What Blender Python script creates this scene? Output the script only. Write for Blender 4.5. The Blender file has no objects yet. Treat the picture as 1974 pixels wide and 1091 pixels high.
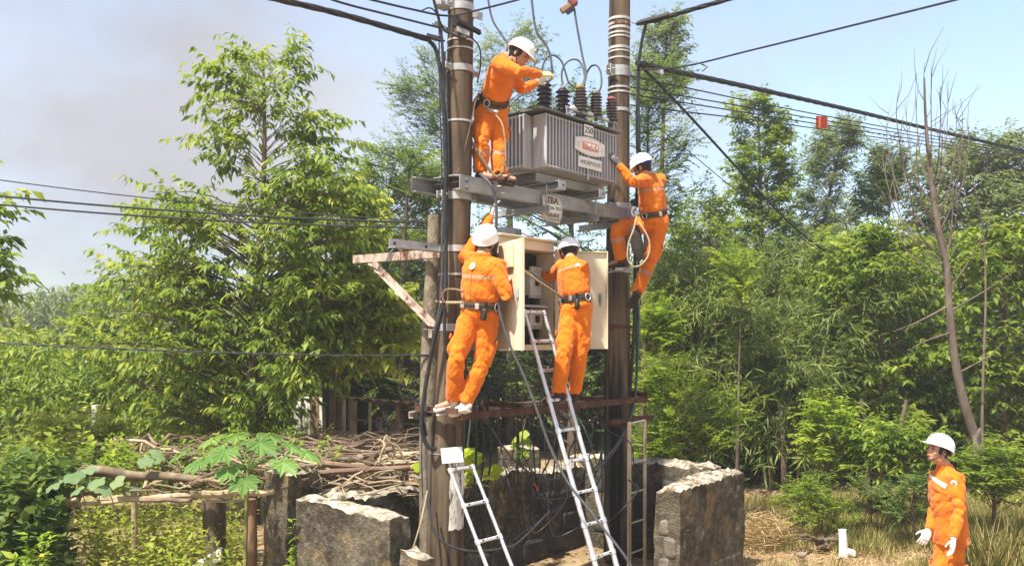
import bpy, bmesh, math, random
import numpy as np
from mathutils import Vector, Matrix, noise

# ---------------------------------------------------------------- camera, sky, sun, exposure
scene = bpy.context.scene
FPX, CX, HY, CAMH = 1700.0, 987.0, 655.0, 2.6      # focal length in px of the 1974 px wide photo, centre column, horizon row, eye height
cam_data = bpy.data.cameras.new('camera')
cam = bpy.data.objects.new('camera', cam_data)
scene.collection.objects.link(cam)
cam.location = (0, 0, CAMH)
cam.rotation_euler = (math.radians(90), 0, 0)
cam_data.sensor_width = 36
cam_data.lens = 36 * FPX / 1974
cam_data.shift_y = (HY - 545.5) / 1974
cam_data.clip_start = 0.1
cam_data.clip_end = 3000
scene.camera = cam

SUN_DIR = Vector((-0.30, -0.36, 0.88)).normalized()    # towards the sun
sun_el = math.asin(SUN_DIR.z)
sun_az = math.atan2(SUN_DIR.x, SUN_DIR.y)              # clockwise from +Y
world = bpy.data.worlds.new('World')
scene.world = world
world.use_nodes = True
wn, wl = world.node_tree.nodes, world.node_tree.links
wn.clear()
w_out = wn.new('ShaderNodeOutputWorld')
w_bg = wn.new('ShaderNodeBackground')
w_sky = wn.new('ShaderNodeTexSky')
w_sky.sky_type = 'NISHITA'
w_sky.sun_disc = False
w_sky.sun_elevation = sun_el
w_sky.sun_rotation = sun_az
w_sky.air_density = 1.0
w_sky.dust_density = 2.2
w_sky.ozone_density = 1.6
w_bg.inputs['Strength'].default_value = 0.15
w_tc = wn.new('ShaderNodeTexCoord')
w_map = wn.new('ShaderNodeMapping')
w_map.inputs['Location'].default_value = (3.42, 0.5, 1.62)
w_map.inputs['Scale'].default_value = (1.0, 1.0, 1.7)
w_noise = wn.new('ShaderNodeTexNoise')
w_noise.inputs['Scale'].default_value = 1.15
w_noise.inputs['Detail'].default_value = 8
w_noise.inputs['Roughness'].default_value = 0.56
w_ramp = wn.new('ShaderNodeValToRGB')
w_ramp.color_ramp.elements[0].position = 0.39
w_ramp.color_ramp.elements[1].position = 0.57
w_noise2 = wn.new('ShaderNodeTexNoise')
w_noise2.inputs['Scale'].default_value = 2.2
w_noise2.inputs['Detail'].default_value = 4
w_cramp = wn.new('ShaderNodeValToRGB')                  # cloud body: mauve grey to white
w_cramp.color_ramp.elements[0].position = 0.35
w_cramp.color_ramp.elements[0].color = (1.38, 1.35, 1.52, 1)
w_cramp.color_ramp.elements[1].position = 0.68
w_cramp.color_ramp.elements[1].color = (2.0, 2.05, 2.25, 1)
w_mix = wn.new('ShaderNodeMixRGB')
wl.new(w_tc.outputs['Generated'], w_map.inputs['Vector'])
wl.new(w_map.outputs['Vector'], w_noise.inputs['Vector'])
wl.new(w_map.outputs['Vector'], w_noise2.inputs['Vector'])
wl.new(w_noise.outputs['Fac'], w_ramp.inputs['Fac'])
wl.new(w_noise2.outputs['Fac'], w_cramp.inputs['Fac'])
wl.new(w_ramp.outputs['Color'], w_mix.inputs['Fac'])
wl.new(w_sky.outputs['Color'], w_mix.inputs['Color1'])
wl.new(w_cramp.outputs['Color'], w_mix.inputs['Color2'])
wl.new(w_mix.outputs['Color'], w_bg.inputs['Color'])
wl.new(w_bg.outputs['Background'], w_out.inputs['Surface'])

sun_data = bpy.data.lights.new('sun', 'SUN')
sun_data.energy = 4.8
sun_data.angle = math.radians(1.5)
sun_data.color = (1.0, 0.93, 0.80)
sun = bpy.data.objects.new('sun', sun_data)
scene.collection.objects.link(sun)
sun.rotation_euler = (-SUN_DIR).to_track_quat('-Z', 'Y').to_euler()
sun.location = SUN_DIR * 40

scene.view_settings.view_transform = 'Standard'
scene.view_settings.look = 'None'
scene.view_settings.exposure = 1.2
scene.view_settings.gamma = 1.0
scene.view_settings.use_curve_mapping = False

# ---------------------------------------------------------------- helpers
V = Vector
rng = np.random.default_rng(7)
random.seed(7)
COL = scene.collection

def P(u, v, d):
    """point at distance d along the view axis seen at photo column u, row v"""
    return V(((u - CX) / FPX * d, d, CAMH + (HY - v) / FPX * d))

T2 = V((0.65, 0.76, 0)).normalized()      # along the two poles, left to right
N2 = V((T2.y, -T2.x, 0))                  # out of the station, towards the viewer
L0 = V((-0.51, 8.5, 0))
def S(t, n, z):
    return L0 + T2 * t + N2 * n + V((0, 0, z))

def tag(o, label, cat, group=None, kind=None):
    if label: o['label'] = label
    if cat: o['category'] = cat
    if group: o['group'] = group
    if kind: o['kind'] = kind
    return o

def thing(name, label, cat, loc, group=None):
    o = bpy.data.objects.new(name, None)
    COL.objects.link(o)
    o.location = loc
    o.empty_display_size = 0.1
    return tag(o, label, cat, group)

def world_loc(o):
    m = V(o.location)
    return m

def attach(o, parent):
    if parent is not None:
        o.parent = parent
        if parent.type == 'EMPTY':
            o.matrix_parent_inverse = Matrix.Translation(-V(parent.location))
    return o

def obj(name, me, parent=None):
    o = bpy.data.objects.new(name, me)
    COL.objects.link(o)
    return attach(o, parent)

class MB:
    """collects shapes and links them as one mesh"""
    def __init__(self):
        self.v, self.f = [], []
    def add(self, vs, fs):
        b = len(self.v)
        self.v.extend([tuple(x) for x in vs])
        self.f.extend([tuple(i + b for i in f) for f in fs])
    def box(self, c, sx, sy, sz, X=V((1,0,0)), Y=V((0,1,0)), Z=V((0,0,1))):
        vs = []
        for k in (-1, 1):
            for j in (-1, 1):
                for i in (-1, 1):
                    vs.append(V(c) + X*(i*sx/2) + Y*(j*sy/2) + Z*(k*sz/2))
        self.add(vs, [(0,2,3,1),(4,5,7,6),(0,1,5,4),(2,6,7,3),(0,4,6,2),(1,3,7,5)])
    def bbox(self, c, sx, sy, sz, X=V((1,0,0)), Y=V((0,1,0)), Z=V((0,0,1)), b=0.008):
        """box with chamfered edges"""
        bm = bmesh.new()
        bmesh.ops.create_cube(bm, size=1)
        for q in bm.verts:
            q.co = V((q.co.x*sx, q.co.y*sy, q.co.z*sz))
        bmesh.ops.bevel(bm, geom=bm.edges[:], offset=min(b, sx*.45, sy*.45, sz*.45), segments=1, affect='EDGES')
        bm.verts.index_update()
        self.add([V(c) + X*q.co.x + Y*q.co.y + Z*q.co.z for q in bm.verts], [[q.index for q in f.verts] for f in bm.faces])
        bm.free()
    def tube(self, pts, radii, seg=8, caps=True, xaxis=None, flat=None):
        """swept ellipse; radii float, list of floats or list of (rx, ry)"""
        pts = [V(p) for p in pts]
        n = len(pts)
        if not hasattr(radii, '__len__'): radii = [radii]*n
        vs, fs = [], []
        ref = V(xaxis) if xaxis is not None else None
        prevX = None
        for i, p in enumerate(pts):
            a = pts[max(i-1, 0)]; b = pts[min(i+1, n-1)]
            t = (b - a)
            t = t.normalized() if t.length > 1e-9 else V((0,0,1))
            if ref is not None:
                X = ref - t * ref.dot(t)
            elif prevX is not None:
                X = prevX - t * prevX.dot(t)
            else:
                h = V((0,0,1)) if abs(t.z) < .9 else V((1,0,0))
                X = h.cross(t)
            X = X.normalized() if X.length > 1e-6 else t.orthogonal().normalized()
            prevX = X
            Y = t.cross(X)
            r = radii[i]
            rx, ry = r if hasattr(r, '__len__') else (r, r)
            for k in range(seg):
                th = 2*math.pi*k/seg
                vs.append(p + X*(rx*math.cos(th)) + Y*(ry*math.sin(th)))
        for i in range(n-1):
            for k in range(seg):
                k2 = (k+1) % seg
                fs.append((i*seg+k, i*seg+k2, (i+1)*seg+k2, (i+1)*seg+k))
        if caps:
            fs.append(tuple(reversed(range(seg))))
            fs.append(tuple((n-1)*seg+k for k in range(seg)))
        self.add(vs, fs)
    def ell(self, c, X, Y, Z, nu=14, nv=9):
        """ellipsoid with half axes X, Y, Z"""
        vs, fs = [V(c) - Z], []
        for j in range(1, nv):
            ph = math.pi * j / nv - math.pi/2
            for i in range(nu):
                th = 2*math.pi*i/nu
                vs.append(V(c) + X*(math.cos(ph)*math.cos(th)) + Y*(math.cos(ph)*math.sin(th)) + Z*math.sin(ph))
        vs.append(V(c) + Z)
        for i in range(nu):
            fs.append((0, 1+(i+1) % nu, 1+i))
        for j in range(nv-2):
            for i in range(nu):
                a = 1+j*nu+i; b = 1+j*nu+(i+1) % nu
                fs.append((a, b, b+nu, a+nu))
        top = len(vs)-1
        for i in range(nu):
            fs.append((1+(nv-2)*nu+i, 1+(nv-2)*nu+(i+1) % nu, top))
        self.add(vs, fs)
    def lathe(self, c, prof, seg=20, X=V((1,0,0)), Y=V((0,1,0)), Z=V((0,0,1))):
        """prof: list of (radius, height)"""
        vs, fs = [], []
        for r, h in prof:
            for k in range(seg):
                th = 2*math.pi*k/seg
                vs.append(V(c) + X*(r*math.cos(th)) + Y*(r*math.sin(th)) + Z*h)
        for i in range(len(prof)-1):
            for k in range(seg):
                k2 = (k+1) % seg
                fs.append((i*seg+k, i*seg+k2, (i+1)*seg+k2, (i+1)*seg+k))
        fs.append(tuple(reversed(range(seg))))
        fs.append(tuple((len(prof)-1)*seg+k for k in range(seg)))
        self.add(vs, fs)
    def prism(self, p0, p1, prof, up):
        """extrude the closed outline prof [(a, b)] from p0 to p1; b runs along up, a across"""
        p0, p1 = V(p0), V(p1)
        t = (p1-p0).normalized()
        U = (V(up) - t*V(up).dot(t)).normalized()
        A = t.cross(U)
        n = len(prof)
        vs = [p0 + A*a + U*b for a, b in prof] + [p1 + A*a + U*b for a, b in prof]
        fs = [(i, (i+1) % n, n+(i+1) % n, n+i) for i in range(n)]
        fs += [tuple(reversed(range(n))), tuple(range(n, 2*n))]
        self.add(vs, fs)
    def mesh(self, name):
        me = bpy.data.meshes.new(name)
        me.from_pydata(self.v, [], self.f)
        bm = bmesh.new(); bm.from_mesh(me)
        bmesh.ops.recalc_face_normals(bm, faces=bm.faces[:])
        bm.to_mesh(me); bm.free()
        return me
    def build(self, name, mat, parent=None, smooth=True, angle=40):
        me = self.mesh(name)
        me.materials.append(mat)
        if smooth:
            me.polygons.foreach_set('use_smooth', [True]*len(me.polygons))
            try: me.set_sharp_from_angle(angle=math.radians(angle))
            except Exception: pass
        return obj(name, me, parent)

def catmull(pts, k=8):
    pts = [V(p) for p in pts]
    if len(pts) < 3:
        return [pts[0].lerp(pts[-1], i/k) for i in range(k+1)]
    out = []
    for i in range(len(pts)-1):
        p1, p2 = pts[i], pts[i+1]
        p0 = pts[i-1] if i else p1*2 - p2
        p3 = pts[i+2] if i+2 < len(pts) else p2*2 - p1
        for j in range(k):
            t = j/k
            out.append(0.5*((2*p1) + (p2-p0)*t + (2*p0-5*p1+4*p2-p3)*t*t + (3*p1-p0-3*p2+p3)*t**3))
    out.append(pts[-1])
    return out

# ---------------------------------------------------------------- materials
def nodes_of(name):
    m = bpy.data.materials.new(name)
    m.use_nodes = True
    n, l = m.node_tree.nodes, m.node_tree.links
    return m, n, l, n['Principled BSDF']

def ramp_node(n, stops):
    r = n.new('ShaderNodeValToRGB')
    el = r.color_ramp.elements
    while len(el) < len(stops): el.new(0.5)
    for e, (p, c) in zip(el, stops):
        e.position = p
        e.color = (*c, 1)
    return r

def noise_node(n, l, scale, detail=5, vec=(1,1,1), rough=.6, coord='Object'):
    tc = n.new('ShaderNodeTexCoord')
    mp = n.new('ShaderNodeMapping')
    mp.inputs['Scale'].default_value = vec
    l.new(tc.outputs[coord], mp.inputs['Vector'])
    t = n.new('ShaderNodeTexNoise')
    t.inputs['Scale'].default_value = scale
    t.inputs['Detail'].default_value = detail
    t.inputs['Roughness'].default_value = rough
    l.new(mp.outputs['Vector'], t.inputs['Vector'])
    return t

def mat_noise(name, stops, scale=6, vec=(1,1,1), rough=.7, bump=.3, bscale=30, bdist=.01, metal=0, spec=.3, detail=6):
    m, n, l, b = nodes_of(name)
    t = noise_node(n, l, scale, detail, vec)
    r = ramp_node(n, stops)
    l.new(t.outputs['Fac'], r.inputs['Fac'])
    l.new(r.outputs['Color'], b.inputs['Base Color'])
    b.inputs['Roughness'].default_value = rough
    b.inputs['Metallic'].default_value = metal
    b.inputs['Specular IOR Level'].default_value = spec
    if bump:
        t2 = noise_node(n, l, bscale, 4, vec)
        bp = n.new('ShaderNodeBump')
        bp.inputs['Strength'].default_value = bump
        bp.inputs['Distance'].default_value = bdist
        l.new(t2.outputs['Fac'], bp.inputs['Height'])
        l.new(bp.outputs['Normal'], b.inputs['Normal'])
    return m

def mat_layer(name, stops, scale, vec, stain, sscale, svec, lo, hi, rough=.8, bump=.4, bscale=25, bdist=.01, metal=0, spec=.25):
    """noise colour with a second stain colour over it"""
    m, n, l, b = nodes_of(name)
    t = noise_node(n, l, scale, 6, vec)
    r = ramp_node(n, stops)
    l.new(t.outputs['Fac'], r.inputs['Fac'])
    t2 = noise_node(n, l, sscale, 6, svec, .65)
    mr = n.new('ShaderNodeMapRange')
    mr.inputs['From Min'].default_value = lo
    mr.inputs['From Max'].default_value = hi
    l.new(t2.outputs['Fac'], mr.inputs['Value'])
    mx = n.new('ShaderNodeMixRGB')
    l.new(mr.outputs['Result'], mx.inputs['Fac'])
    l.new(r.outputs['Color'], mx.inputs['Color1'])
    mx.inputs['Color2'].default_value = (*stain, 1)
    l.new(mx.outputs['Color'], b.inputs['Base Color'])
    b.inputs['Roughness'].default_value = rough
    b.inputs['Metallic'].default_value = metal
    b.inputs['Specular IOR Level'].default_value = spec
    t3 = noise_node(n, l, bscale, 5)
    bp = n.new('ShaderNodeBump')
    bp.inputs['Strength'].default_value = bump
    bp.inputs['Distance'].default_value = bdist
    l.new(t3.outputs['Fac'], bp.inputs['Height'])
    l.new(bp.outputs['Normal'], b.inputs['Normal'])
    return m

def mat_leaf(name, dark, mid, light, transl=.35, rough=.5, clump=1.6, spec=.25):
    m, n, l, b = nodes_of(name)
    at = n.new('ShaderNodeAttribute'); at.attribute_name = 'rnd'
    cl = noise_node(n, l, clump, 3)
    ad = n.new('ShaderNodeMath'); ad.operation = 'MULTIPLY_ADD'
    l.new(cl.outputs['Fac'], ad.inputs[0]); ad.inputs[1].default_value = .9
    sub = n.new('ShaderNodeMath'); sub.operation = 'MULTIPLY_ADD'
    l.new(at.outputs['Fac'], sub.inputs[0]); sub.inputs[1].default_value = .75; sub.inputs[2].default_value = -.33
    l.new(sub.outputs[0], ad.inputs[2])
    r = ramp_node(n, [(0.10, dark), (0.45, mid), (.82, light), (.97, tuple(.5*a+.5*b for a, b in zip(light, (.50,.42,.12))))])
    l.new(ad.outputs[0], r.inputs['Fac'])
    l.new(r.outputs['Color'], b.inputs['Base Color'])
    b.inputs['Roughness'].default_value = rough
    b.inputs['Specular IOR Level'].default_value = spec
    tr = n.new('ShaderNodeBsdfTranslucent')
    hs = n.new('ShaderNodeHueSaturation')
    hs.inputs['Hue'].default_value = .485
    hs.inputs['Saturation'].default_value = 1.05
    hs.inputs['Value'].default_value = 1.7
    l.new(r.outputs['Color'], hs.inputs['Color'])
    l.new(hs.outputs['Color'], tr.inputs['Color'])
    mx = n.new('ShaderNodeMixShader')
    mx.inputs['Fac'].default_value = transl
    l.new(b.outputs[0], mx.inputs[1]); l.new(tr.outputs[0], mx.inputs[2])
    l.new(mx.outputs[0], n['Material Output'].inputs['Surface'])
    return m

M = {}
M['pole_left'] = mat_layer('concrete_brown', [(.25,(.055,.040,.027)),(.5,(.115,.082,.053)),(.75,(.20,.15,.10))], 6, (1,1,.2), (.022,.017,.013), 9, (1,1,.05), .48, .66, bump=.35)
M['pole_right'] = mat_layer('concrete_black_stained', [(.25,(.07,.05,.034)),(.55,(.15,.105,.066)),(.8,(.30,.21,.12))], 5, (1,1,.18), (.012,.011,.011), 6, (1,1,.05), .44, .58, bump=.35)
M['old_pole'] = mat_noise('concrete_pitted', [(.3,(.10,.082,.06)),(.5,(.20,.165,.12)),(.75,(.31,.26,.2))], 14, (1,1,.6), .9, .9, 45, .015)
M['galv'] = mat_noise('galvanised_steel', [(.3,(.30,.31,.32)),(.7,(.5,.5,.51))], 9, (1,1,1), .5, .1, 60, .002, .35, .5)
M['galv_light'] = mat_noise('bright_steel_band', [(.3,(.42,.41,.38)),(.7,(.62,.61,.58))], 20, (1,1,1), .42, .1, 60, .002, .4, .5)
M['beam'] = mat_noise('grey_painted_steel', [(.3,(.20,.205,.21)),(.6,(.33,.335,.34)),(.8,(.40,.40,.40))], 4, (1,1,1.5), .55, .2, 40, .003, .15, .4)
M['rust'] = mat_noise('rusty_steel', [(.25,(.035,.016,.011)),(.5,(.085,.038,.025)),(.8,(.17,.095,.065))], 9, (1,1,1), .85, .5, 60, .004)
M['rust_paint'] = mat_layer('paint_over_rust', [(.3,(.30,.24,.20)),(.7,(.52,.45,.38))], 6, (1,1,1), (.12,.04,.022), 9, (1,1,.5), .47, .6, bump=.3)
M['ladder_rust'] = mat_layer('pale_rusted_angle', [(.3,(.42,.33,.22)),(.7,(.66,.55,.40))], 8, (1,1,.4), (.16,.06,.03), 6, (1,1,.6), .55, .72)
M['tank'] = mat_layer('transformer_paint', [(.3,(.33,.335,.355)),(.55,(.43,.435,.455)),(.8,(.53,.53,.545))], 3.5, (1,1,.5), (.20,.185,.175), 11, (1,1,.07), .56, .78, rough=.5, bump=.1, bscale=50, bdist=.002, metal=.1, spec=.4)
M['tank_dark'] = mat_noise('transformer_lid_dark', [(.3,(.09,.085,.085)),(.7,(.18,.17,.17))], 6, (1,1,1), .6, .2, 40, .003)
M['porcelain'] = mat_noise('brown_porcelain', [(.3,(.018,.011,.012)),(.7,(.045,.028,.026))], 12, (1,1,1), .22, .05, 30, .002, 0, .6)
M['polymer'] = mat_noise('grey_polymer', [(.3,(.06,.05,.05)),(.7,(.12,.10,.10))], 12, (1,1,1), .4, .05, 30, .002)
M['white_plastic'] = mat_noise('white_plastic', [(.3,(.62,.61,.58)),(.7,(.8,.79,.77))], 5, (1,1,1), .4, .03, 40, .001)
M['yellow_cap'] = mat_noise('ochre_cap', [(.3,(.16,.10,.03)),(.7,(.28,.19,.06))], 14, (1,1,1), .6, .2, 40, .003)
M['grey_cap'] = mat_noise('moss_grey_cap', [(.3,(.09,.09,.07)),(.7,(.17,.17,.12))], 14, (1,1,1), .6, .2, 40, .003)
M['red_cap'] = mat_noise('faded_red_cap', [(.3,(.13,.035,.03)),(.7,(.25,.08,.065))], 14, (1,1,1), .6, .2, 40, .003)
M['cable'] = mat_noise('black_cable', [(.3,(.012,.013,.015)),(.7,(.035,.036,.04))], 20, (1,1,1), .5, .1, 60, .002)
M['cable_grey'] = mat_noise('grey_cable', [(.3,(.055,.06,.068)),(.7,(.11,.115,.125))], 20, (1,1,1), .5, .1, 60, .002)
M['cable_brown'] = mat_noise('dusty_brown_cable', [(.3,(.11,.075,.05)),(.7,(.22,.16,.11))], 20, (1,1,1), .7, .1, 60, .002)
M['cream'] = mat_layer('cream_cabinet_paint', [(.3,(.60,.53,.38)),(.7,(.72,.65,.49))], 3, (1,1,.6), (.42,.32,.18), 7, (1,1,.3), .62, .85, rough=.5, bump=.06, bscale=30, bdist=.003)
M['cream_in'] = mat_noise('cream_inner_darkened', [(.3,(.40,.34,.24)),(.7,(.55,.48,.34))], 4, (1,1,.5), .55, .06, 30, .003)  # cream darkened in colour so the open cabinet looks shaded inside
M['dark_in'] = mat_noise('darkened_inner_plate', [(.3,(.012,.012,.012)),(.7,(.04,.036,.032))], 12, (1,1,1), .7, .3, 30, .006)  # near-black colour stands for the dark inside of the open cabinet
M['breaker'] = mat_noise('pale_grey_breaker', [(.3,(.42,.42,.38)),(.7,(.60,.60,.55))], 12, (1,1,1), .5, .1, 30, .002)
M['alu'] = mat_layer('scuffed_aluminium', [(.3,(.55,.56,.58)),(.7,(.84,.84,.86))], 14, (1,1,.3), (.34,.31,.27), 22, (1,1,.6), .58, .75, rough=.36, bump=.1, bscale=80, bdist=.002, metal=.6, spec=.5)
M['black'] = mat_noise('black_plastic', [(.3,(.010,.010,.011)),(.7,(.03,.03,.03))], 20, (1,1,1), .5, .1, 40, .002)
M['sign_white'] = mat_noise('white_enamel', [(.3,(.66,.66,.64)),(.7,(.82,.82,.80))], 8, (1,1,1), .35, .03, 40, .001)
M['sign_old'] = mat_layer('weathered_board', [(.3,(.42,.37,.30)),(.7,(.62,.57,.49))], 10, (1,1,1), (.2,.15,.10), 16, (1,1,1), .55, .7)
M['ink'] = mat_noise('dark_lettering', [(.3,(.02,.02,.03)),(.7,(.05,.05,.06))], 30, (1,1,1), .6, 0)
M['ink_grey'] = mat_noise('faded_lettering', [(.3,(.16,.14,.14)),(.7,(.30,.27,.26))], 30, (1,1,1), .7, 0)
M['sign_red'] = mat_noise('faded_orange_red', [(.3,(.60,.16,.08)),(.7,(.72,.25,.15))], 12, (1,1,1), .4, 0)
M['tag_red'] = mat_noise('red_marker_plate', [(.3,(.42,.06,.02)),(.7,(.55,.11,.05))], 12, (1,1,1), .6, .1)
M['helmet'] = mat_noise('white_helmet_shell', [(.3,(.78,.78,.77)),(.7,(.86,.86,.86))], 9, (1,1,1), .28, .03, 30, .001, 0, .5)
M['skin'] = mat_noise('tanned_skin', [(.3,(.36,.185,.115)),(.7,(.48,.265,.175))], 14, (1,1,1), .55, .15, 80, .002, 0, .35)
M['hair'] = mat_noise('black_hair', [(.3,(.008,.007,.006)),(.7,(.025,.02,.018))], 60, (1,1,.3), .5, .5, 90, .004)
M['glove'] = mat_noise('white_work_glove', [(.3,(.50,.49,.46)),(.7,(.70,.69,.66))], 18, (1,1,1), .9, .4, 120, .003, 0, .1)
M['glove_dark'] = mat_noise('dark_grey_glove', [(.3,(.09,.08,.085)),(.7,(.19,.175,.18))], 18, (1,1,1), .9, .4, 120, .003, 0, .1)
M['belt'] = mat_noise('brown_webbing', [(.3,(.075,.045,.025)),(.7,(.16,.105,.06))], 20, (1,1,4), .85, .5, 90, .003, 0, .1)
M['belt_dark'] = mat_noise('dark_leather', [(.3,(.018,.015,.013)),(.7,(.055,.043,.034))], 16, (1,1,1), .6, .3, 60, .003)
M['boot'] = mat_noise('red_brown_shoe', [(.3,(.05,.02,.015)),(.7,(.10,.042,.03))], 14, (1,1,1), .75, .3, 60, .003)
M['boot_light'] = mat_noise('pale_canvas_shoe', [(.3,(.48,.38,.32)),(.7,(.72,.66,.6))], 12, (1,1,1), .8, .3, 60, .003)
M['rope'] = mat_noise('fibre_rope', [(.3,(.30,.22,.13)),(.7,(.52,.41,.27))], 60, (1,1,1), .95, .8, 160, .004, 0, .1)
M['rope_brown'] = mat_noise('brown_rope', [(.3,(.16,.10,.06)),(.7,(.30,.21,.13))], 60, (1,1,1), .95, .8, 160, .004, 0, .1)
M['steel'] = mat_noise('shiny_hook_steel', [(.3,(.5,.5,.5)),(.7,(.72,.72,.72))], 14, (1,1,1), .3, .1, 40, .002, .8, .5)
M['blue'] = mat_noise('blue_band', [(.3,(.012,.03,.25)),(.7,(.025,.06,.42))], 14, (1,1,1), .6, .1)
M['eye'] = mat_noise('dark_eye', [(.3,(.008,.006,.005)),(.7,(.02,.015,.012))], 14, (1,1,1), .2, 0)
M['lip'] = mat_noise('lip_skin', [(.3,(.30,.11,.085)),(.7,(.36,.15,.11))], 14, (1,1,1), .5, 0)
M['bark'] = mat_noise('grey_brown_bark', [(.3,(.06,.042,.03)),(.55,(.13,.095,.07)),(.8,(.22,.17,.13))], 9, (1,1,.35), .9, .8, 30, .012)
M['bark_pale'] = mat_noise('pale_bare_bark', [(.3,(.085,.065,.052)),(.55,(.15,.118,.095)),(.8,(.24,.195,.16))], 9, (1,1,.35), .9, .6, 30, .012)
M['bamboo'] = mat_noise('bamboo_culm', [(.3,(.12,.13,.05)),(.7,(.26,.24,.11))], 8, (1,1,.3), .5, .1, 30, .003)
M['stick'] = mat_noise('dry_branch_wood', [(.25,(.07,.05,.035)),(.5,(.17,.125,.085)),(.8,(.33,.26,.19))], 7, (1,1,1), .9, .6, 40, .008)
M['stick_red'] = mat_noise('reddish_dry_wood', [(.25,(.09,.055,.038)),(.5,(.18,.115,.08)),(.8,(.31,.22,.16))], 7, (1,1,1), .9, .6, 40, .008)
M['stick_pale'] = mat_noise('pale_peeled_wood', [(.25,(.20,.14,.085)),(.5,(.36,.28,.18)),(.8,(.54,.46,.34))], 7, (1,1,1), .85, .5, 40, .006)
M['post_wood'] = mat_noise('weathered_post', [(.25,(.12,.065,.035)),(.5,(.24,.145,.085)),(.8,(.38,.26,.17))], 6, (1,1,.3), .9, .7, 35, .01)
M['old_lime'] = mat_layer('flaking_lime_paint', [(.3,(.55,.52,.46)),(.7,(.74,.72,.67))], 9, (1,1,.6), (.10,.075,.05), 16, (1,1,.35), .50, .60)
M['glove_yellow'] = mat_noise('pale_yellow_glove', [(.3,(.62,.50,.20)),(.7,(.78,.66,.32))], 18, (1,1,1), .9, .4, 120, .003, 0, .1)
M['limewash'] = mat_layer('limewashed', [(.3,(.62,.60,.55)),(.7,(.80,.79,.76))], 7, (1,1,1), (.25,.2,.15), 12, (1,1,.5), .6, .75)
M['straw'] = mat_leaf('dry_straw', (.30,.21,.10), (.46,.36,.19), (.60,.50,.29), .2, .8)
# ---------------------------------------------------------------- ground
def ground_z(x, y):
    a = noise.noise(V((x*.35, y*.35, 3.1)))*.10 + noise.noise(V((x*1.3, y*1.3, 7.7)))*.035
    far = min(1, max(0, (y-14)/10))
    return a - .03 + far*.25*noise.noise(V((x*.08, y*.08, 1.0)))

def make_ground():
    xs = sorted(set([-600,-300,-140,-70,-40,-28,-20] + [round(-14+.25*i, 3) for i in range(121)] + [20,28,40,70,140,300,600]))
    ys = sorted(set([-200,-90,-40,-15,-5,0,3] + [round(5+.25*i, 3) for i in range(90)] + [30,36,45,60,90,150,300,800,2000]))
    vs = [(x, y, ground_z(x, y) if -15 < x < 18 and y < 40 else 0) for y in ys for x in xs]
    nx = len(xs)
    fs = [(j*nx+i, j*nx+i+1, (j+1)*nx+i+1, (j+1)*nx+i) for j in range(len(ys)-1) for i in range(nx-1)]
    me = bpy.data.meshes.new('ground'); me.from_pydata(vs, [], fs)
    me.polygons.foreach_set('use_smooth', [True]*len(me.polygons))
    m, n, l, b = nodes_of('dry_soil_and_litter')
    t1 = noise_node(n, l, .8, 6); t2 = noise_node(n, l, 9, 8, rough=.7); t3 = noise_node(n, l, 60, 4)
    r1 = ramp_node(n, [(.3,(.22,.16,.09)),(.5,(.37,.28,.17)),(.72,(.54,.44,.29))])
    r2 = ramp_node(n, [(.3,(.10,.065,.035)),(.55,(.28,.19,.10)),(.75,(.52,.40,.24))])
    l.new(t1.outputs['Fac'], r1.inputs['Fac']); l.new(t2.outputs['Fac'], r2.inputs['Fac'])
    mx = n.new('ShaderNodeMixRGB'); mx.inputs['Fac'].default_value = .55
    l.new(r1.outputs['Color'], mx.inputs['Color1']); l.new(r2.outputs['Color'], mx.inputs['Color2'])
    l.new(mx.outputs['Color'], b.inputs['Base Color'])
    b.inputs['Roughness'].default_value = .95
    b.inputs['Specular IOR Level'].default_value = .1
    bp = n.new('ShaderNodeBump'); bp.inputs['Strength'].default_value = .7; bp.inputs['Distance'].default_value = .03
    ad = n.new('ShaderNodeMath'); ad.operation = 'ADD'
    l.new(t2.outputs['Fac'], ad.inputs[0]); l.new(t3.outputs['Fac'], ad.inputs[1])
    l.new(ad.outputs[0], bp.inputs['Height']); l.new(bp.outputs['Normal'], b.inputs['Normal'])
    me.materials.append(m)
    o = obj('ground', me); o['kind'] = 'structure'
make_ground()

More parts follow.
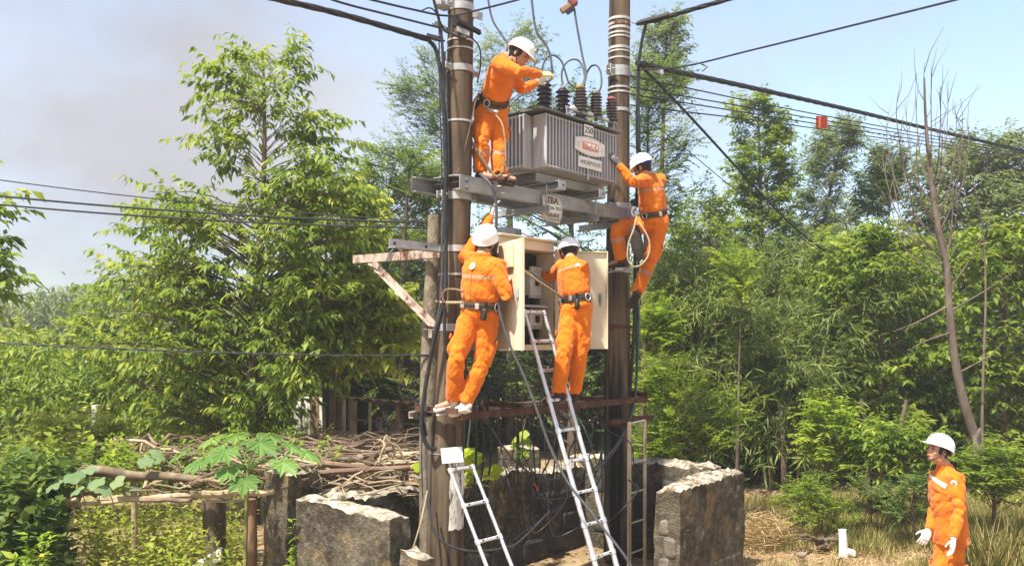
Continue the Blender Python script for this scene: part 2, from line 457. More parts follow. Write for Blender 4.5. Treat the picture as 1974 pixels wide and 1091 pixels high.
# ---------------------------------------------------------------- masonry yard wall
def mat_wall():
    m, n, l, b = nodes_of('mouldy_lime_plaster')
    t1 = noise_node(n, l, 2.6, 9, (1,1,1), .7); t2 = noise_node(n, l, 13, 10, (1,1,1.2), .78); t3 = noise_node(n, l, 4.0, 8, (1,1,.9), .72)
    t4 = noise_node(n, l, 40, 5)
    r1 = ramp_node(n, [(.30,(.036,.031,.023)),(.45,(.105,.09,.067)),(.58,(.22,.19,.14)),(.74,(.40,.35,.27))])
    l.new(t1.outputs['Fac'], r1.inputs['Fac'])
    r2 = ramp_node(n, [(.42,(.02,.017,.013)),(.55,(.11,.095,.072)),(.65,(.33,.29,.225)),(.74,(.58,.53,.45))])
    l.new(t2.outputs['Fac'], r2.inputs['Fac'])
    mx = n.new('ShaderNodeMixRGB'); mx.inputs['Fac'].default_value = .5
    l.new(r1.outputs['Color'], mx.inputs['Color1']); l.new(r2.outputs['Color'], mx.inputs['Color2'])
    mr = n.new('ShaderNodeMapRange'); mr.inputs['From Min'].default_value = .54; mr.inputs['From Max'].default_value = .66
    l.new(t3.outputs['Fac'], mr.inputs['Value'])
    mul = n.new('ShaderNodeMath'); mul.operation = 'MULTIPLY'; mul.inputs[1].default_value = .7
    l.new(mr.outputs['Result'], mul.inputs[0])
    mx2 = n.new('ShaderNodeMixRGB'); l.new(mul.outputs[0], mx2.inputs['Fac'])
    l.new(mx.outputs['Color'], mx2.inputs['Color1']); mx2.inputs['Color2'].default_value = (.34,.235,.11,1)
    l.new(mx2.outputs['Color'], b.inputs['Base Color'])
    b.inputs['Roughness'].default_value = .95; b.inputs['Specular IOR Level'].default_value = .1
    ad = n.new('ShaderNodeMath'); ad.operation = 'ADD'
    l.new(t2.outputs['Fac'], ad.inputs[0]); l.new(t4.outputs['Fac'], ad.inputs[1])
    bp = n.new('ShaderNodeBump'); bp.inputs['Strength'].default_value = .9; bp.inputs['Distance'].default_value = .04
    l.new(ad.outputs[0], bp.inputs['Height']); l.new(bp.outputs['Normal'], b.inputs['Normal'])
    return m
M['wall'] = mat_wall()
M['wall_top'] = mat_noise('pale_wall_top', [(.34,(.07,.058,.042)),(.46,(.25,.21,.155)),(.66,(.56,.51,.42))], 11, (1,1,1), .95, .9, 40, .02, 0, .1)
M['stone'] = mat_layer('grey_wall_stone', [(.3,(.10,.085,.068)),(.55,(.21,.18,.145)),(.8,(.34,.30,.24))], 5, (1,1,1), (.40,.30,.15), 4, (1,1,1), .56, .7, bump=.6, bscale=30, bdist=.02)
M['stone_dark'] = mat_layer('dark_wall_stone', [(.3,(.035,.032,.03)),(.55,(.075,.068,.06)),(.8,(.14,.125,.105))], 5, (1,1,1), (.22,.18,.12), 4, (1,1,1), .64, .78, bump=.6, bscale=30, bdist=.02)  # darker stone tone for inner faces of rear and return walls

def rough_slab(A, B, thick, z0, ztop, seed, mat, name, parent, res=.042, jag=.035, amp=.022):
    """wall from base point A to B (xy), centred on that line, displaced and broken along its top"""
    A, B = V((A[0], A[1], 0)), V((B[0], B[1], 0))
    Lx = (B-A).length
    X = (B-A)/Lx; Y = V((-X.y, X.x, 0))
    nx, ny, nz = max(2, int(Lx/res)), max(2, int(thick/res)), max(2, int((1.1-z0)/res))
    bm = bmesh.new(); cache = {}
    def vert(i, j, k):
        key = (i, j, k)
        if key not in cache: cache[key] = bm.verts.new((i, j, k))
        return cache[key]
    faces = []
    for i in range(nx):
        for j in range(ny):
            for k in (0, nz): faces.append([(i,j,k),(i+1,j,k),(i+1,j+1,k),(i,j+1,k)])
    for i in range(nx):
        for k in range(nz):
            for j in (0, ny): faces.append([(i,j,k),(i+1,j,k),(i+1,j,k+1),(i,j,k+1)])
    for j in range(ny):
        for k in range(nz):
            for i in (0, nx): faces.append([(i,j,k),(i,j+1,k),(i,j+1,k+1),(i,j,k+1)])
    for f in faces: bm.faces.new([vert(*q) for q in f])
    top_faces = []
    for (i, j, k), q in cache.items():
        s = i/nx*Lx
        zt = ztop(s/Lx) if callable(ztop) else ztop
        zt += jag*(.9*noise.noise(V((s*1.7, seed, j*.25))) + .6*noise.noise(V((s*6.3, seed+5, j*.8))) + .55*noise.noise(V((s*17, seed+9, j*1.9))))
        f = k/nz
        z = z0 + (zt-z0)*f
        y = (j/ny-.5)*thick
        # rounded worn arris
        if k >= nz-1:
            ej = min(j, ny-j); ei = min(i, nx-i); e_ = min(ej, ei)
            if e_ == 0: z -= .035 if k == nz else .012
            elif e_ == 1 and k == nz: z -= .008
        p = A + X*s + Y*y + V((0,0,z))
        d = V((noise.noise(p*2.3+V((seed,0,0))), noise.noise(p*2.3+V((0,seed,9))), .4*noise.noise(p*4)))*amp*1.2
        d += V((noise.noise(p*11+V((seed,0,0))), noise.noise(p*11+V((0,seed,4))), noise.noise(p*12)))*amp*.6
        q.co = p + d
    bmesh.ops.recalc_face_normals(bm, faces=bm.faces[:])
    me = bpy.data.meshes.new(name); bm.to_mesh(me); bm.free()
    me.materials.append(mat); me.materials.append(M['wall_top'])
    zs = [v.co.z for v in me.vertices]
    for p in me.polygons:
        if p.normal.z > .45 and p.center.z > .5: p.material_index = 1  # upward faces near the top take the paler colour
        p.use_smooth = True
    me.set_sharp_from_angle(angle=math.radians(50))
    return obj(name, me, parent)

def stone_courses(A, B, n_out, z0, z1, parent, seed, hole, mat, row=(.17,.25), wid=(.24,.44), off=.0):
    """stones proud of the wall face that runs A to B, joints left open"""
    r = random.Random(seed)
    A, B = V((A[0], A[1], 0)), V((B[0], B[1], 0))
    Lx = (B-A).length; X = (B-A)/Lx
    z = z0
    while z < z1-.08:
        h = r.uniform(*row); s = r.uniform(-.2, 0)
        while s < Lx:
            w = r.uniform(*wid)
            a, b2 = max(s, .02), min(s+w, Lx-.02)
            if b2-a > .09 and hole(( a+b2)/2/Lx, z+h/2, r):
                bm = bmesh.new(); bmesh.ops.create_cube(bm, size=1)
                bmesh.ops.bevel(bm, geom=bm.edges[:], offset=.16, segments=1, affect='EDGES')
                for q in bm.verts:
                    e = V((q.co.x*(b2-a-.018), q.co.y*.07, q.co.z*(h-.018)))
                    e.x *= 1 + .05*noise.noise(V((q.co.z*2, z*7+seed, s*5)))
                    e.z *= 1 + .08*noise.noise(V((q.co.x*2, z*7, s*5+seed)))
                    p = A + X*((a+b2)/2 + e.x) + n_out*(off + e.y + .008) + V((0,0,z+h/2+e.z))
                    q.co = p + V((noise.noise(p*9), noise.noise(p*9+V((5,0,0))), noise.noise(p*8+V((0,5,0)))))*.014
                bmesh.ops.recalc_face_normals(bm, faces=bm.faces[:])
                me = bpy.data.meshes.new('stone'); bm.to_mesh(me); bm.free()
                me.materials.append(mat)
                obj('stone', me, parent)
            s += w
        z += h

def xy(t, n): return S(t, n, 0)
yard = thing('yard_wall', 'low mouldy masonry wall of roofless yard around both poles, pale broken top', 'wall', S(1.3, -.91, 0))
TH = .24
# left wing (faces camera-left), rear wall, right return, front wall at right
wA0, wA1 = xy(-1.02, -1.05), xy(-.93, .20)
rough_slab(wA0, wA1, TH, -.1, lambda s: 1.13-.05*s, 1, M['wall'], 'wing_wall', yard)
lowend = rough_slab(xy(-.93, .30), xy(-.91, .48), TH-.03, -.1, lambda s: .84-.06*s, 4, M['wall'], 'broken_wall_end', yard)
rough_slab(xy(-.88, -.91), xy(3.16, -.91), TH, -.1, lambda s: 1.13-.10*abs(math.sin(s*5))*.6-.08*s, 2, M['wall'], 'rear_wall', yard, jag=.06)
rough_slab(xy(3.28, -1.03), xy(3.28, 1.02), TH, -.1, lambda s: 1.10+.03*s, 3, M['wall'], 'return_wall', yard, jag=.05)
rough_slab(xy(1.92, 1.16), xy(3.38, 1.16), TH+.06, -.1, lambda s: 1.06+.05*s, 5, M['wall'], 'front_wall', yard, jag=.045)
stone_courses(xy(1.95, 1.31), xy(3.34, 1.31), N2, -.05, .80, yard, 11, lambda s, z, r: z < .32+.22*math.sin(s*5+1) and r.random() < .8, M['wall'], row=(.2,.28), wid=(.3,.5), off=-.030)
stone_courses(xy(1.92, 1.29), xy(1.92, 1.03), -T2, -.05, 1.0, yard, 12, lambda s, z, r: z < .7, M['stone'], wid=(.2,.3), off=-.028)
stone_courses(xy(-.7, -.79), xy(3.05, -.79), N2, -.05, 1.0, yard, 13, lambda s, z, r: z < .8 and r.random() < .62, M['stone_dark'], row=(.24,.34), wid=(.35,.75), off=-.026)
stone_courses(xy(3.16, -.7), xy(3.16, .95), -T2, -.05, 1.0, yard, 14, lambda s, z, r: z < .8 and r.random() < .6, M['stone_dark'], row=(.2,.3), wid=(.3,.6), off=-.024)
# square gate pillar at the left
pc = P(563, 900, 8.95)
pil = thing('gate_pillar', 'square lichen-blotched masonry pillar beside the low wall, by the trellis', 'pillar', (pc.x, pc.y, 0))
a = V((pc.x, pc.y, 0))
rough_slab(a - T2*.20, a + T2*.20, .42, -.1, lambda s: 1.30, 8, M['wall'], 'shaft', pil, jag=.02)
# small stub post of the old wall behind
pc = P(1000, 860, 10.9)
stub = thing('wall_stub', 'short dark concrete stub standing above the rear wall between the poles', 'post', (pc.x, pc.y, 0))
rough_slab(V((pc.x-.24, pc.y, 0)), V((pc.x+.24, pc.y+.1, 0)), .3, -.1, lambda s: 1.30, 9, M['wall'], 'shaft', stub, jag=.03)

# ---------------------------------------------------------------- poles
def pole(name, label, path, mat, seg=28):
    t = thing(name, label, 'pole', (path[0][0].x, path[0][0].y, 0))
    mb = MB(); pts = catmull([p for p, r in path], 6)
    rs = np.interp(np.linspace(0, len(path)-1, len(pts)), range(len(path)), [r for p, r in path])
    mb.tube(pts, list(rs), seg)
    mb.build('shaft', mat, t)
    return t, (pts, rs)
dl = 8.5
def path_from(rows, d):
    out = []
    for u, v, wpx in rows:
        out.append((P(u, v, d), wpx/2/FPX*d))
    return out
pl_rows = [(857, 1182, 74), (859, 950, 69), (869, 700, 62), (881, 360, 55), (886, 150, 51), (889, -40, 48), (892, -330, 44)]
pole_l, PL = pole('concrete_pole', 'brown concrete utility pole at left, worker strapped to it, white plate low down', path_from(pl_rows, dl), M['pole_left'])
pr_rows = [(1192, 1075, 58), (1192, 950, 56), (1190, 700, 50), (1192, 350, 43), (1193, 150, 41.5), (1195, -40, 40), (1196, -220, 38)]
pole_r, PR = pole('concrete_pole', 'black-stained concrete utility pole at right with stacked steel rings', path_from(pr_rows, 10.6), M['pole_right'])
old_rows = [(828, 1140, 38), (826, 850, 36), (829, 640, 33), (836, 500, 29), (838, 415, 25)]
pole_o, PO = pole('concrete_pole', 'short pitted old concrete post right behind the left pole', path_from(old_rows, 9.0), M['old_pole'])

def pole_at(PP, z):
    pts, rs = PP
    for i in range(len(pts)-1):
        if (pts[i].z <= z <= pts[i+1].z):
            f = (z-pts[i].z)/(pts[i+1].z-pts[i].z)
            return pts[i].lerp(pts[i+1], f), rs[i]*(1-f)+rs[i+1]*f
    return pts[-1], rs[-1]

def band(PP, v, d, h, mat, parent, name='band', proud=.006, lug=None, tilt=0):
    """steel strap round a pole at photo row v"""
    z = CAMH + (HY-v)/FPX*d
    c, r = pole_at(PP, z)
    mb = MB()
    mb.lathe(c - V((0,0,h/2)), [(r*.9, 0), (r+proud, 0), (r+proud, h), (r*.9, h)], 28, Z=V((0,tilt,1)))
    if lug:
        for s in (-1, 1):
            mb.bbox(c + T2*(s*(r+.045)) + N2*.03, .11, .012, h*.95, T2, N2, b=.002)
            mb.bbox(c + T2*(s*(r+.045)) - N2*.03, .11, .012, h*.95, T2, N2, b=.002)
            mb.tube([c + T2*(s*(r+.06)) - N2*.07, c + T2*(s*(r+.06)) + N2*.07], .011, 6)
    return mb.build(name, mat, parent)
for v, h, mt, lug in [(18, .07, 'galv', 1), (82, .016, 'galv_light', 0), (98, .014, 'galv_light', 0), (136, .062, 'galv', 1), (237, .02, 'galv_light', 0),
                      (380, .075, 'galv', 1), (481, .06, 'galv_light', 0), (530, .022, 'galv_light', 0), (631, .07, 'galv', 0)]:
    band(PL, v, dl, h, M[mt], pole_l, lug=lug)
for v, h, mt, lug in [(40, .03, 'galv_light', 0), (50, .03, 'rust_paint', 0), (58, .03, 'galv_light', 0), (68, .02, 'galv_light', 0), (75, .02, 'galv_light', 0), (96, .03, 'galv_light', 0), (103, .02, 'galv_light', 0), (116, .02, 'galv_light', 0),
                      (141, .12, 'galv', 1), (172, .022, 'galv_light', 0), (181, .022, 'galv_light', 0), (215, .04, 'galv', 1), (400, .08, 'galv', 1), (522, .06, 'galv', 0), (630, .05, 'rust', 1), (815, .06, 'rust', 1)]:
    band(PR, v, 10.6, h, M[mt], pole_r, lug=lug)
# cast step irons and bolt holes on the left pole
for u, v in [(862, 655), (860, 748), (842, 843), (840, 935), (836, 1034)]:
    p = P(u, v, 8.36); mb = MB(); mb.tube([p, p + V((0, .06, 0))], .011, 8); mb.build('bolt', M['rust'], pole_l)
# lime-painted patch at the foot of the left pole
c0, r0 = pole_at(PL, 1.05)
mb = MB(); nz, na = 30, 12
vs, fs = [], []
for k in range(nz+1):
    z = .80 + .66*k/nz
    c, r = pole_at(PL, z)
    for i in range(na+1):
        a0 = math.radians(-74); a1 = math.radians(14) + .10*noise.noise(V((z*9, 1, 1)))
        a0 += .16*noise.noise(V((z*8, 4, 2)))
        if k == 0: z2 = z + .03*noise.noise(V((i*.5, 2, 0)))
        else: z2 = z
        th = a0 + (a1-a0)*i/na
        vs.append(c + V((math.cos(th), math.sin(th), 0))*(r+.003) + V((0,0,z2-z)))
for k in range(nz):
    for i in range(na): fs.append((k*(na+1)+i, k*(na+1)+i+1, (k+1)*(na+1)+i+1, (k+1)*(na+1)+i))
mb.add(vs, fs); mb.build('paint_patch', M['old_lime'], pole_l)

# ---------------------------------------------------------------- steel platforms
def channel(mb, p0, p1, h, w, th, flip=1):
    """C section, web on the flip side"""
    o = [(-w/2, -h/2), (w/2, -h/2), (w/2, -h/2+th), (-w/2+th, -h/2+th), (-w/2+th, h/2-th), (w/2, h/2-th), (w/2, h/2), (-w/2, h/2)]
    mb.prism(p0, p1, [(a*flip, b) for a, b in o], V((0,0,1)))
def angle(mb, p0, p1, w, th, up, flip=1):
    o = [(0,0),(w,0),(w,th),(th,th),(th,w),(0,w)]
    mb.prism(p0, p1, [(a*flip, b) for a, b in o], up)

platform = thing('transformer_platform', 'grey steel channel platform bolted across both poles under the transformer', 'platform', S(1.38, 0, 4.0))
ZB = 4.06
for n, fl in ((.19, -1), (-.21, 1)):
    mb = MB(); channel(mb, S(-.22 if n > 0 else -.40, n, ZB+.008), S(2.90, n, ZB+.008), .14, .07, .011, fl)
    mb.build('beam', M['beam'], platform, angle=25)
for t in (-.13, -.13, 2.62, 2.88):
    for z in (ZB-.035, ZB+.035):
        mb = MB(); mb.tube([S(t, -.30, z), S(t, .25, z)], .011, 8); mb.lathe(S(t, .225, z), [(.02,0),(.02,.014)], 6, X=T2, Y=V((0,0,1)), Z=N2)
        mb.build('bolt', M['galv'], platform)
for t in (.30, .36):
    for z in (ZB-.03, ZB+.03):
        mb = MB(); mb.tube([S(t, .19, z), S(t+.01, .27, z)], .010, 8); mb.build('bolt', M['galv'], platform)
for t in (.98, 1.86, 2.5):          # cross angles hung below
    mb = MB(); angle(mb, S(t, -.40, ZB-.155), S(t, .34, ZB-.155), .075, .008, V((0,0,1)))
    mb.build('cross_angle', M['beam'], platform, angle=25)
    for n in (-.28, .27):
        mb = MB(); mb.tube([S(t+.04, n, ZB-.17), S(t+.04, n, ZB+.14)], .008, 6); mb.build('hanger_rod', M['galv'], platform)
mb = MB(); mb.box(S(.08, 0, ZB+.087), .55, .30, .012, T2, N2); mb.build('foot_plate', M['beam'], platform, smooth=False)
mb = MB(); mb.box(S(.48, 0, ZB+.087), .24, .36, .012, T2, N2); mb.build('foot_plate', M['beam'], platform, smooth=False)

lowp = thing('lower_platform', 'rusty brown steel beams across the poles at ladder height', 'platform', S(1.38, 0, 1.8))
ZL = 1.87
for n, fl in ((.24, -1), (-.25, 1)):
    mb = MB(); channel(mb, S(-.24 if n > 0 else -.40, n, ZL+.018), S(2.98, n, ZL+.018), .064, .055, .008, fl)
    mb.build('beam', M['rust'] if n > 0 else M['rust_paint'], lowp, angle=25)
for t in (-.30, .6, 1.9, 2.95):
    mb = MB(); angle(mb, S(t, -.29, ZL+.052), S(t, .28, ZL+.052), .05, .006, V((0,0,1))); mb.build('cross_angle', M['rust'], lowp, angle=25)

arm = thing('bracket_arm', 'rust-streaked steel bracket with diagonal brace sticking out left of left pole', 'bracket', S(0, -.2, 3.3))
mb = MB(); angle(mb, S(.02, -.14, 3.41), S(.02, -1.62, 3.43), .085, .008, V((0,0,1)), 1); mb.build('arm', M['rust_paint'], arm, angle=25)
mb = MB(); angle(mb, S(.0, -1.28, 3.40), S(.0, -.34, 2.72), .06, .007, V((0,0,1)), 1); mb.build('brace', M['rust_paint'], arm, angle=25)
mb = MB(); angle(mb, S(-.03, -.42, 2.70), S(.12, -.10, 2.70), .09, .008, V((0,0,1)), 1); mb.box(S(0, -.30, 2.66), .20, .05, .08, T2, N2); mb.build('foot_bracket', M['rust_paint'], arm, angle=25)
arm2 = thing('bracket_arm', 'pale galvanised steel arm with bolt holes at left of left pole', 'bracket', S(-.3, -.2, 3.45))
mb = MB(); angle(mb, S(.05, -.175, 3.44), S(-.74, -.175, 3.44), .085, .008, V((0,0,1)), -1); mb.build('arm', M['galv'], arm2, angle=25)
for t in (-.68, -.28):
    mb = MB(); mb.lathe(S(t, -.165, 3.485), [(.014,0),(.014,.006)], 10, X=T2, Y=V((0,0,1)), Z=N2); mb.build('bolt_hole', M['black'], arm2)

rail = thing('cabinet_rail', 'rusty steel angle holding the cabinet between the poles', 'rail', S(1.38, -.2, 2.7))
for z in (2.73, 3.40):
    mb = MB(); angle(mb, S(.0, -.225, z), S(2.9, -.225, z), .06, .007, V((0,0,1)), 1); mb.build('angle_bar', M['rust'], rail, angle=25)

# ---------------------------------------------------------------- text
def text_mesh(s, size, mat, origin, X, Y, parent, name='lettering', depth=.0015, align='CENTER'):
    cu = bpy.data.curves.new('lettering', 'FONT')
    cu.body = s; cu.size = size; cu.align_x = align; cu.align_y = 'CENTER'; cu.extrude = depth
    tmp = bpy.data.objects.new('tmp', cu); COL.objects.link(tmp)
    dg = bpy.context.evaluated_depsgraph_get()
    me = bpy.data.meshes.new_from_object(tmp.evaluated_get(dg))
    bpy.data.objects.remove(tmp)
    Z = X.cross(Y).normalized()
    mtx = Matrix.Identity(4)
    for i, a in enumerate((X.normalized(), Y.normalized(), Z)):
        mtx[0][i], mtx[1][i], mtx[2][i] = a
    mtx.translation = origin
    me.transform(mtx)
    me.materials.clear(); me.materials.append(mat)
    return obj(name, me, parent)

# ---------------------------------------------------------------- transformer
tr = thing('transformer', 'grey finned oil transformer with number plates on the high platform', 'transformer', S(1.5, 0, ZB+.08))
z0, z1 = 4.335, 4.905
mb = MB(); mb.bbox(S(1.50, -.02, (z0+z1)/2), 1.16, .46, z1-z0, T2, N2, b=.01); mb.build('tank', M['tank'], tr, angle=30)
fin_mb = MB(); fin_mb.bbox(V((0,0,0)), .020, .175, z1-z0-.02, b=.006)
fin_me = fin_mb.mesh('fin'); fin_me.materials.append(M['tank'])
def rotz(v): return math.atan2(v.y, v.x)
def put(me, name, loc, rz, parent):
    o = obj(name, me); o.location = loc; o.rotation_euler = (0, 0, rz)
    return attach(o, parent)
for i in range(24):
    t = .875 + 1.25*i/23
    put(fin_me, 'fin', S(t, .21+.09, (z0+z1)/2), rotz(T2), tr)
    put(fin_me, 'fin', S(t, -.25-.09, (z0+z1)/2), rotz(T2), tr)
for i in range(9):
    n = -.22 + .40*i/8
    put(fin_me, 'fin', S(.92-.0875, n, (z0+z1)/2), rotz(N2), tr)
    put(fin_me, 'fin', S(2.08+.0875, n, (z0+z1)/2), rotz(N2), tr)
for z in (z0+.03, z1-.03):
    mb = MB(); mb.tube([S(.865, .385, z), S(2.135, .385, z)], .007, 6); mb.tube([S(.75, .19, z), S(.75, -.23, z)], .007, 6); mb.build('tie_rod', M['tank'], tr)
mb = MB(); mb.bbox(S(1.50, -.02, z1+.022), 1.44, .86, .018, T2, N2, b=.004)
mb.build('lid', M['tank_dark'], tr, angle=30)
mb = MB(); mb.bbox(S(1.50, -.02, z0-.055), 1.05, .40, .11, T2, N2, b=.01); mb.build('base_pan', M['tank_dark'], tr, angle=30)
mb = MB(); channel(mb, S(.90, .20, z0-.062), S(2.1, .20, z0-.062), .09, .05, .007, -1); channel(mb, S(.90, -.24, z0-.062), S(2.1, -.24, z0-.062), .09, .05, .007, 1); mb.build('underframe', M['beam'], tr, angle=25)
for t in (1.08, 1.80):
    mb = MB(); channel(mb, S(t, -.46, ZB+.108), S(t, .42, ZB+.125), .09, .12, .008, 1); mb.bbox(S(t, .424, ZB+.125), .12, .008, .09, T2, N2, b=.002)
    o = mb.build('skid', M['galv'], tr, angle=25)
    mb = MB(); mb.lathe(S(t+.015, .428, ZB+.128), [(.011,0),(.011,.003)], 10, X=T2, Y=V((0,0,1)), Z=N2); mb.build('bolt_hole', M['black'], tr)
# plates: rod, 250, brand lozenge, type plate
mb = MB(); mb.bbox(S(1.575, .395, (z0+z1)/2-.02), .03, .008, z1-z0+.02, T2, N2, b=.002); mb.build('plate_holder', M['tank'], tr, angle=30)
mb = MB(); mb.bbox(S(1.575, .403, 4.835), .165, .007, .115, T2, N2, b=.002); pl250 = mb.build('number_plate', M['sign_white'], tr, angle=30)
text_mesh('250', .098, M['ink'], S(1.575, .4085, 4.835), T2, V((0,0,1)), pl250)
mb = MB(); ov = []
for i in range(25):
    a = i/24*2-1; ov.append((a*.27, .062 + .036*math.cos(a*math.pi/2)))
for i in range(25):
    a = 1-i/24*2; ov.append((a*.27, -.062 - .036*math.cos(a*math.pi/2)))
c = S(1.60, .405, 4.665)
vs = [c + T2*a + V((0,0,b)) + N2*q for q in (-.004, .004) for a, b in ov]; nn = len(ov)
mb.add(vs, [tuple(range(nn, 2*nn)), tuple(reversed(range(nn)))] + [(i, (i+1) % nn, nn+(i+1) % nn, nn+i) for i in range(nn)])
brand = mb.build('brand_plate', M['sign_white'], tr, angle=30)
def rim(c, outline, w, mat, parent, name):
    mb = MB(); mb.tube([c + T2*a + V((0,0,b)) + N2*.005 for a, b in outline] + [c + T2*outline[0][0] + V((0,0,outline[0][1])) + N2*.005], w, 5); return mb.build(name, mat, parent)
rim(c, [(a*.96, b*.92) for a, b in ov], .0010, M['sign_red'], brand, 'border_line')
mb = MB(); mb.bbox(c + N2*.0055, .30, .003, .084, T2, N2, b=.001); red = mb.build('red_panel', M['sign_red'], brand, angle=30)
text_mesh('THIBIDI', .078, M['sign_white'], c + N2*.0085, T2, V((0,0,1)), brand)
for s in (-1, 1):
    mb = MB(); q = c + T2*(s*.215) + N2*.005
    mb.tube([q + T2*(.022*math.cos(k*math.pi/8)) + V((0,0,.026*math.sin(k*math.pi/8))) for k in range(17)], .0025, 5); mb.build('emblem', M['galv'], brand)
c = S(1.60, .405, 4.485)
mb = MB(); mb.bbox(c, .42, .008, .118, T2, N2, b=.003); tp = mb.build('type_plate', M['sign_white'], tr, angle=30)
text_mesh('AMORPHOUS', .062, M['ink_grey'], c + N2*.0055, T2, V((0,0,1)), tp)

def bushing(mb, c, r, h, n, core=.55):
    prof = [(r*core, 0)]
    for i in range(n):
        z = h*(i+.2)/n
        prof += [(r*core, z), (r, z+h/n*.18), (r*.97, z+h/n*.28), (r*core, z+h/n*.62)]
    prof += [(r*core, h), (r*.3, h+.02)]
    mb.lathe(c, prof, 20)
ZLID = z1+.03
for i, t in enumerate((1.318, 1.65, 1.98)):
    mb = MB(); mb.lathe(S(t, 0, ZLID), [(.095,0),(.095,.02),(.07,.035)], 20); bushing(mb, S(t, 0, ZLID+.03), .084, .40, 8, .66); b = mb.build('high_voltage_bushing', M['porcelain'], tr)
    mb = MB(); mb.lathe(S(t, 0, ZLID+.43), [(.03,0),(.034,.03),(.014,.04),(.014,.09)], 12); mb.build('terminal', M['galv'], b)
for i, t in enumerate((1.2, 1.45, 1.7, 1.95)):
    mb = MB(); bushing(mb, S(t, -.27, ZLID), .04, .14, 4); mb.build('low_voltage_bushing', M['porcelain'], tr)
mb = MB(); angle(mb, S(1.30, .30, 5.035), S(2.25, .30, 5.035), .035, .005, V((0,0,1))); arb = mb.build('arrester_bar', M['galv'], tr, angle=25)
for t in (1.34, 2.2):
    mb = MB(); mb.box(S(t, .30, 4.985), .03, .02, .11, T2, N2); mb.build('bar_bracket', M['galv'], tr)
for i, (t, cm) in enumerate(((1.55, 'yellow_cap'), (1.838, 'grey_cap'), (2.142, 'red_cap'))):
    mb = MB(); bushing(mb, S(t, .315, 5.06), .068, .22, 7, .6); mb.lathe(S(t, .315, 5.0), [(.012,0),(.02,.01),(.02,.06)], 10); a = mb.build('surge_arrester', M['polymer'], tr)
    mb = MB(); mb.bbox(S(t, .315, 5.30), .12, .08, .05, T2, N2, b=.02); mb.bbox(S(t+.03, .30, 5.325), .07, .06, .04, T2, N2, b=.018); mb.build('bird_cap', M[cm], a)
for t in (1.40, 1.70, 2.0):
    mb = MB(); mb.tube([S(t-.05, .33, 5.05), S(t, .33, 5.055), S(t+.05, .33, 5.05)], [.014,.024,.014], 10); mb.build('post_insulator', M['white_plastic'], tr)

# station name board hung on the front beam
bc = S(1.10, .262, 3.965)
board = thing('station_board', 'weathered round-topped station name board hanging below the transformer', 'sign', bc)
out = [(-.135,-.125),(-.04,-.135),(.06,-.145),(.125,-.15),(.165,-.06),(.17,.02),(.155,.08),(.12,.115),(.05,.135),(-.04,.14),(-.13,.125),(-.122,.02),(-.125,-.03)]
mb = MB(); nn = len(out)
Xb = (T2*.97 + N2*.1).normalized(); Nb = V((Xb.y, -Xb.x, 0))
vs = [bc + Xb*a + V((0,0,b)) + Nb*q for q in (-.006, .006) for a, b in out]
mb.add(vs, [tuple(range(nn, 2*nn)), tuple(reversed(range(nn)))] + [(i, (i+1) % nn, nn+(i+1) % nn, nn+i) for i in range(nn)])
face = mb.build('panel', M['sign_old'], board, angle=30)
text_mesh('TBA', .095, M['ink'], bc + Nb*.008 + V((0,0,.078)) + Xb*.015, Xb, V((0,0,1)) - Xb*.02, face)
mb = MB(); mb.bbox(bc + Nb*.008 + V((0,0,.0)) + Xb*.02, .25, .005, .085, Xb, Nb, b=.002); strip = mb.build('name_strip', M['sign_white'], board, angle=30)
text_mesh('THON TEO', .050, M['ink'], bc + Nb*.012 + Xb*.02, Xb, V((0,0,1)), strip)
text_mesh('22/0,4KV', .05, M['ink'], bc + Nb*.008 + V((0,0,-.075)) + Xb*.02, Xb, V((0,0,1)), face)
mb = MB(); mb.box(bc + Nb*.008 + V((0,0,-.115)) + Xb*.04, .16, .002, .009, Xb, Nb); mb.build('small_print', M['ink_grey'], board)
mb = MB(); mb.tube([bc + V((0,0,.10)) - Xb*.10, S(1.02, .24, ZB+.08)], .004, 6); mb.tube([bc + V((0,0,.11)) + Xb*.08, S(1.2, .24, ZB+.08)], .004, 6); mb.build('hanger', M['galv'], board)

# ---------------------------------------------------------------- low-voltage cabinet
cab = thing('electrical_cabinet', 'cream steel switch cabinet with both doors open between the poles', 'cabinet', S(.667, .05, 2.5))
ta, tb, nb, nf, zb, zt = .234, 1.10, -.20, .30, 2.50, 3.60
def panel(mb, t0, t1, n0, n1, za, zc, b=.003): mb.bbox(S((t0+t1)/2, (n0+n1)/2, (za+zc)/2), t1-t0, n1-n0, zc-za, T2, N2, b=b)
mb = MB(); panel(mb, ta, tb, nb, nb+.012, zb, zt); panel(mb, ta, ta+.012, nb+.012, nf, zb, zt); panel(mb, tb-.012, tb, nb+.012, nf, zb, zt)
panel(mb, ta+.012, tb-.012, nb+.012, nf, zb, zb+.015); panel(mb, ta+.012, tb-.012, nb+.012, nf-.012, zt-.10, zt-.085)
mb.build('carcass', M['cream_in'], cab, angle=30)
mb = MB(); mb.bbox(S((ta+tb)/2, (nb+nf)/2+.015, zt+.012), tb-ta+.07, nf-nb+.09, .022, T2, N2, b=.005); mb.build('roof_plate', M['cream'], cab, angle=30)
mb = MB(); panel(mb, ta, tb, nf-.006, nf+.004, zt-.095, zt); mb.build('front_header', M['cream'], cab, angle=30)
mb = MB(); panel(mb, ta+.002, tb-.002, nf-.006, nf+.004, zb-.005, zb+.05); mb.build('front_sill', M['cream'], cab, angle=30)
mb = MB(); panel(mb, ta+.02, ta+.05, nf-.04, nf-.01, zb+.05, zt-.1); panel(mb, ta+.16, ta+.20, nf-.05, nf-.02, zb+.05, zt-.1); panel(mb, ta+.20, tb-.02, nf-.07, nf-.04, 2.93, 2.955); mb.build('inner_frame', M['galv'], cab, angle=30)
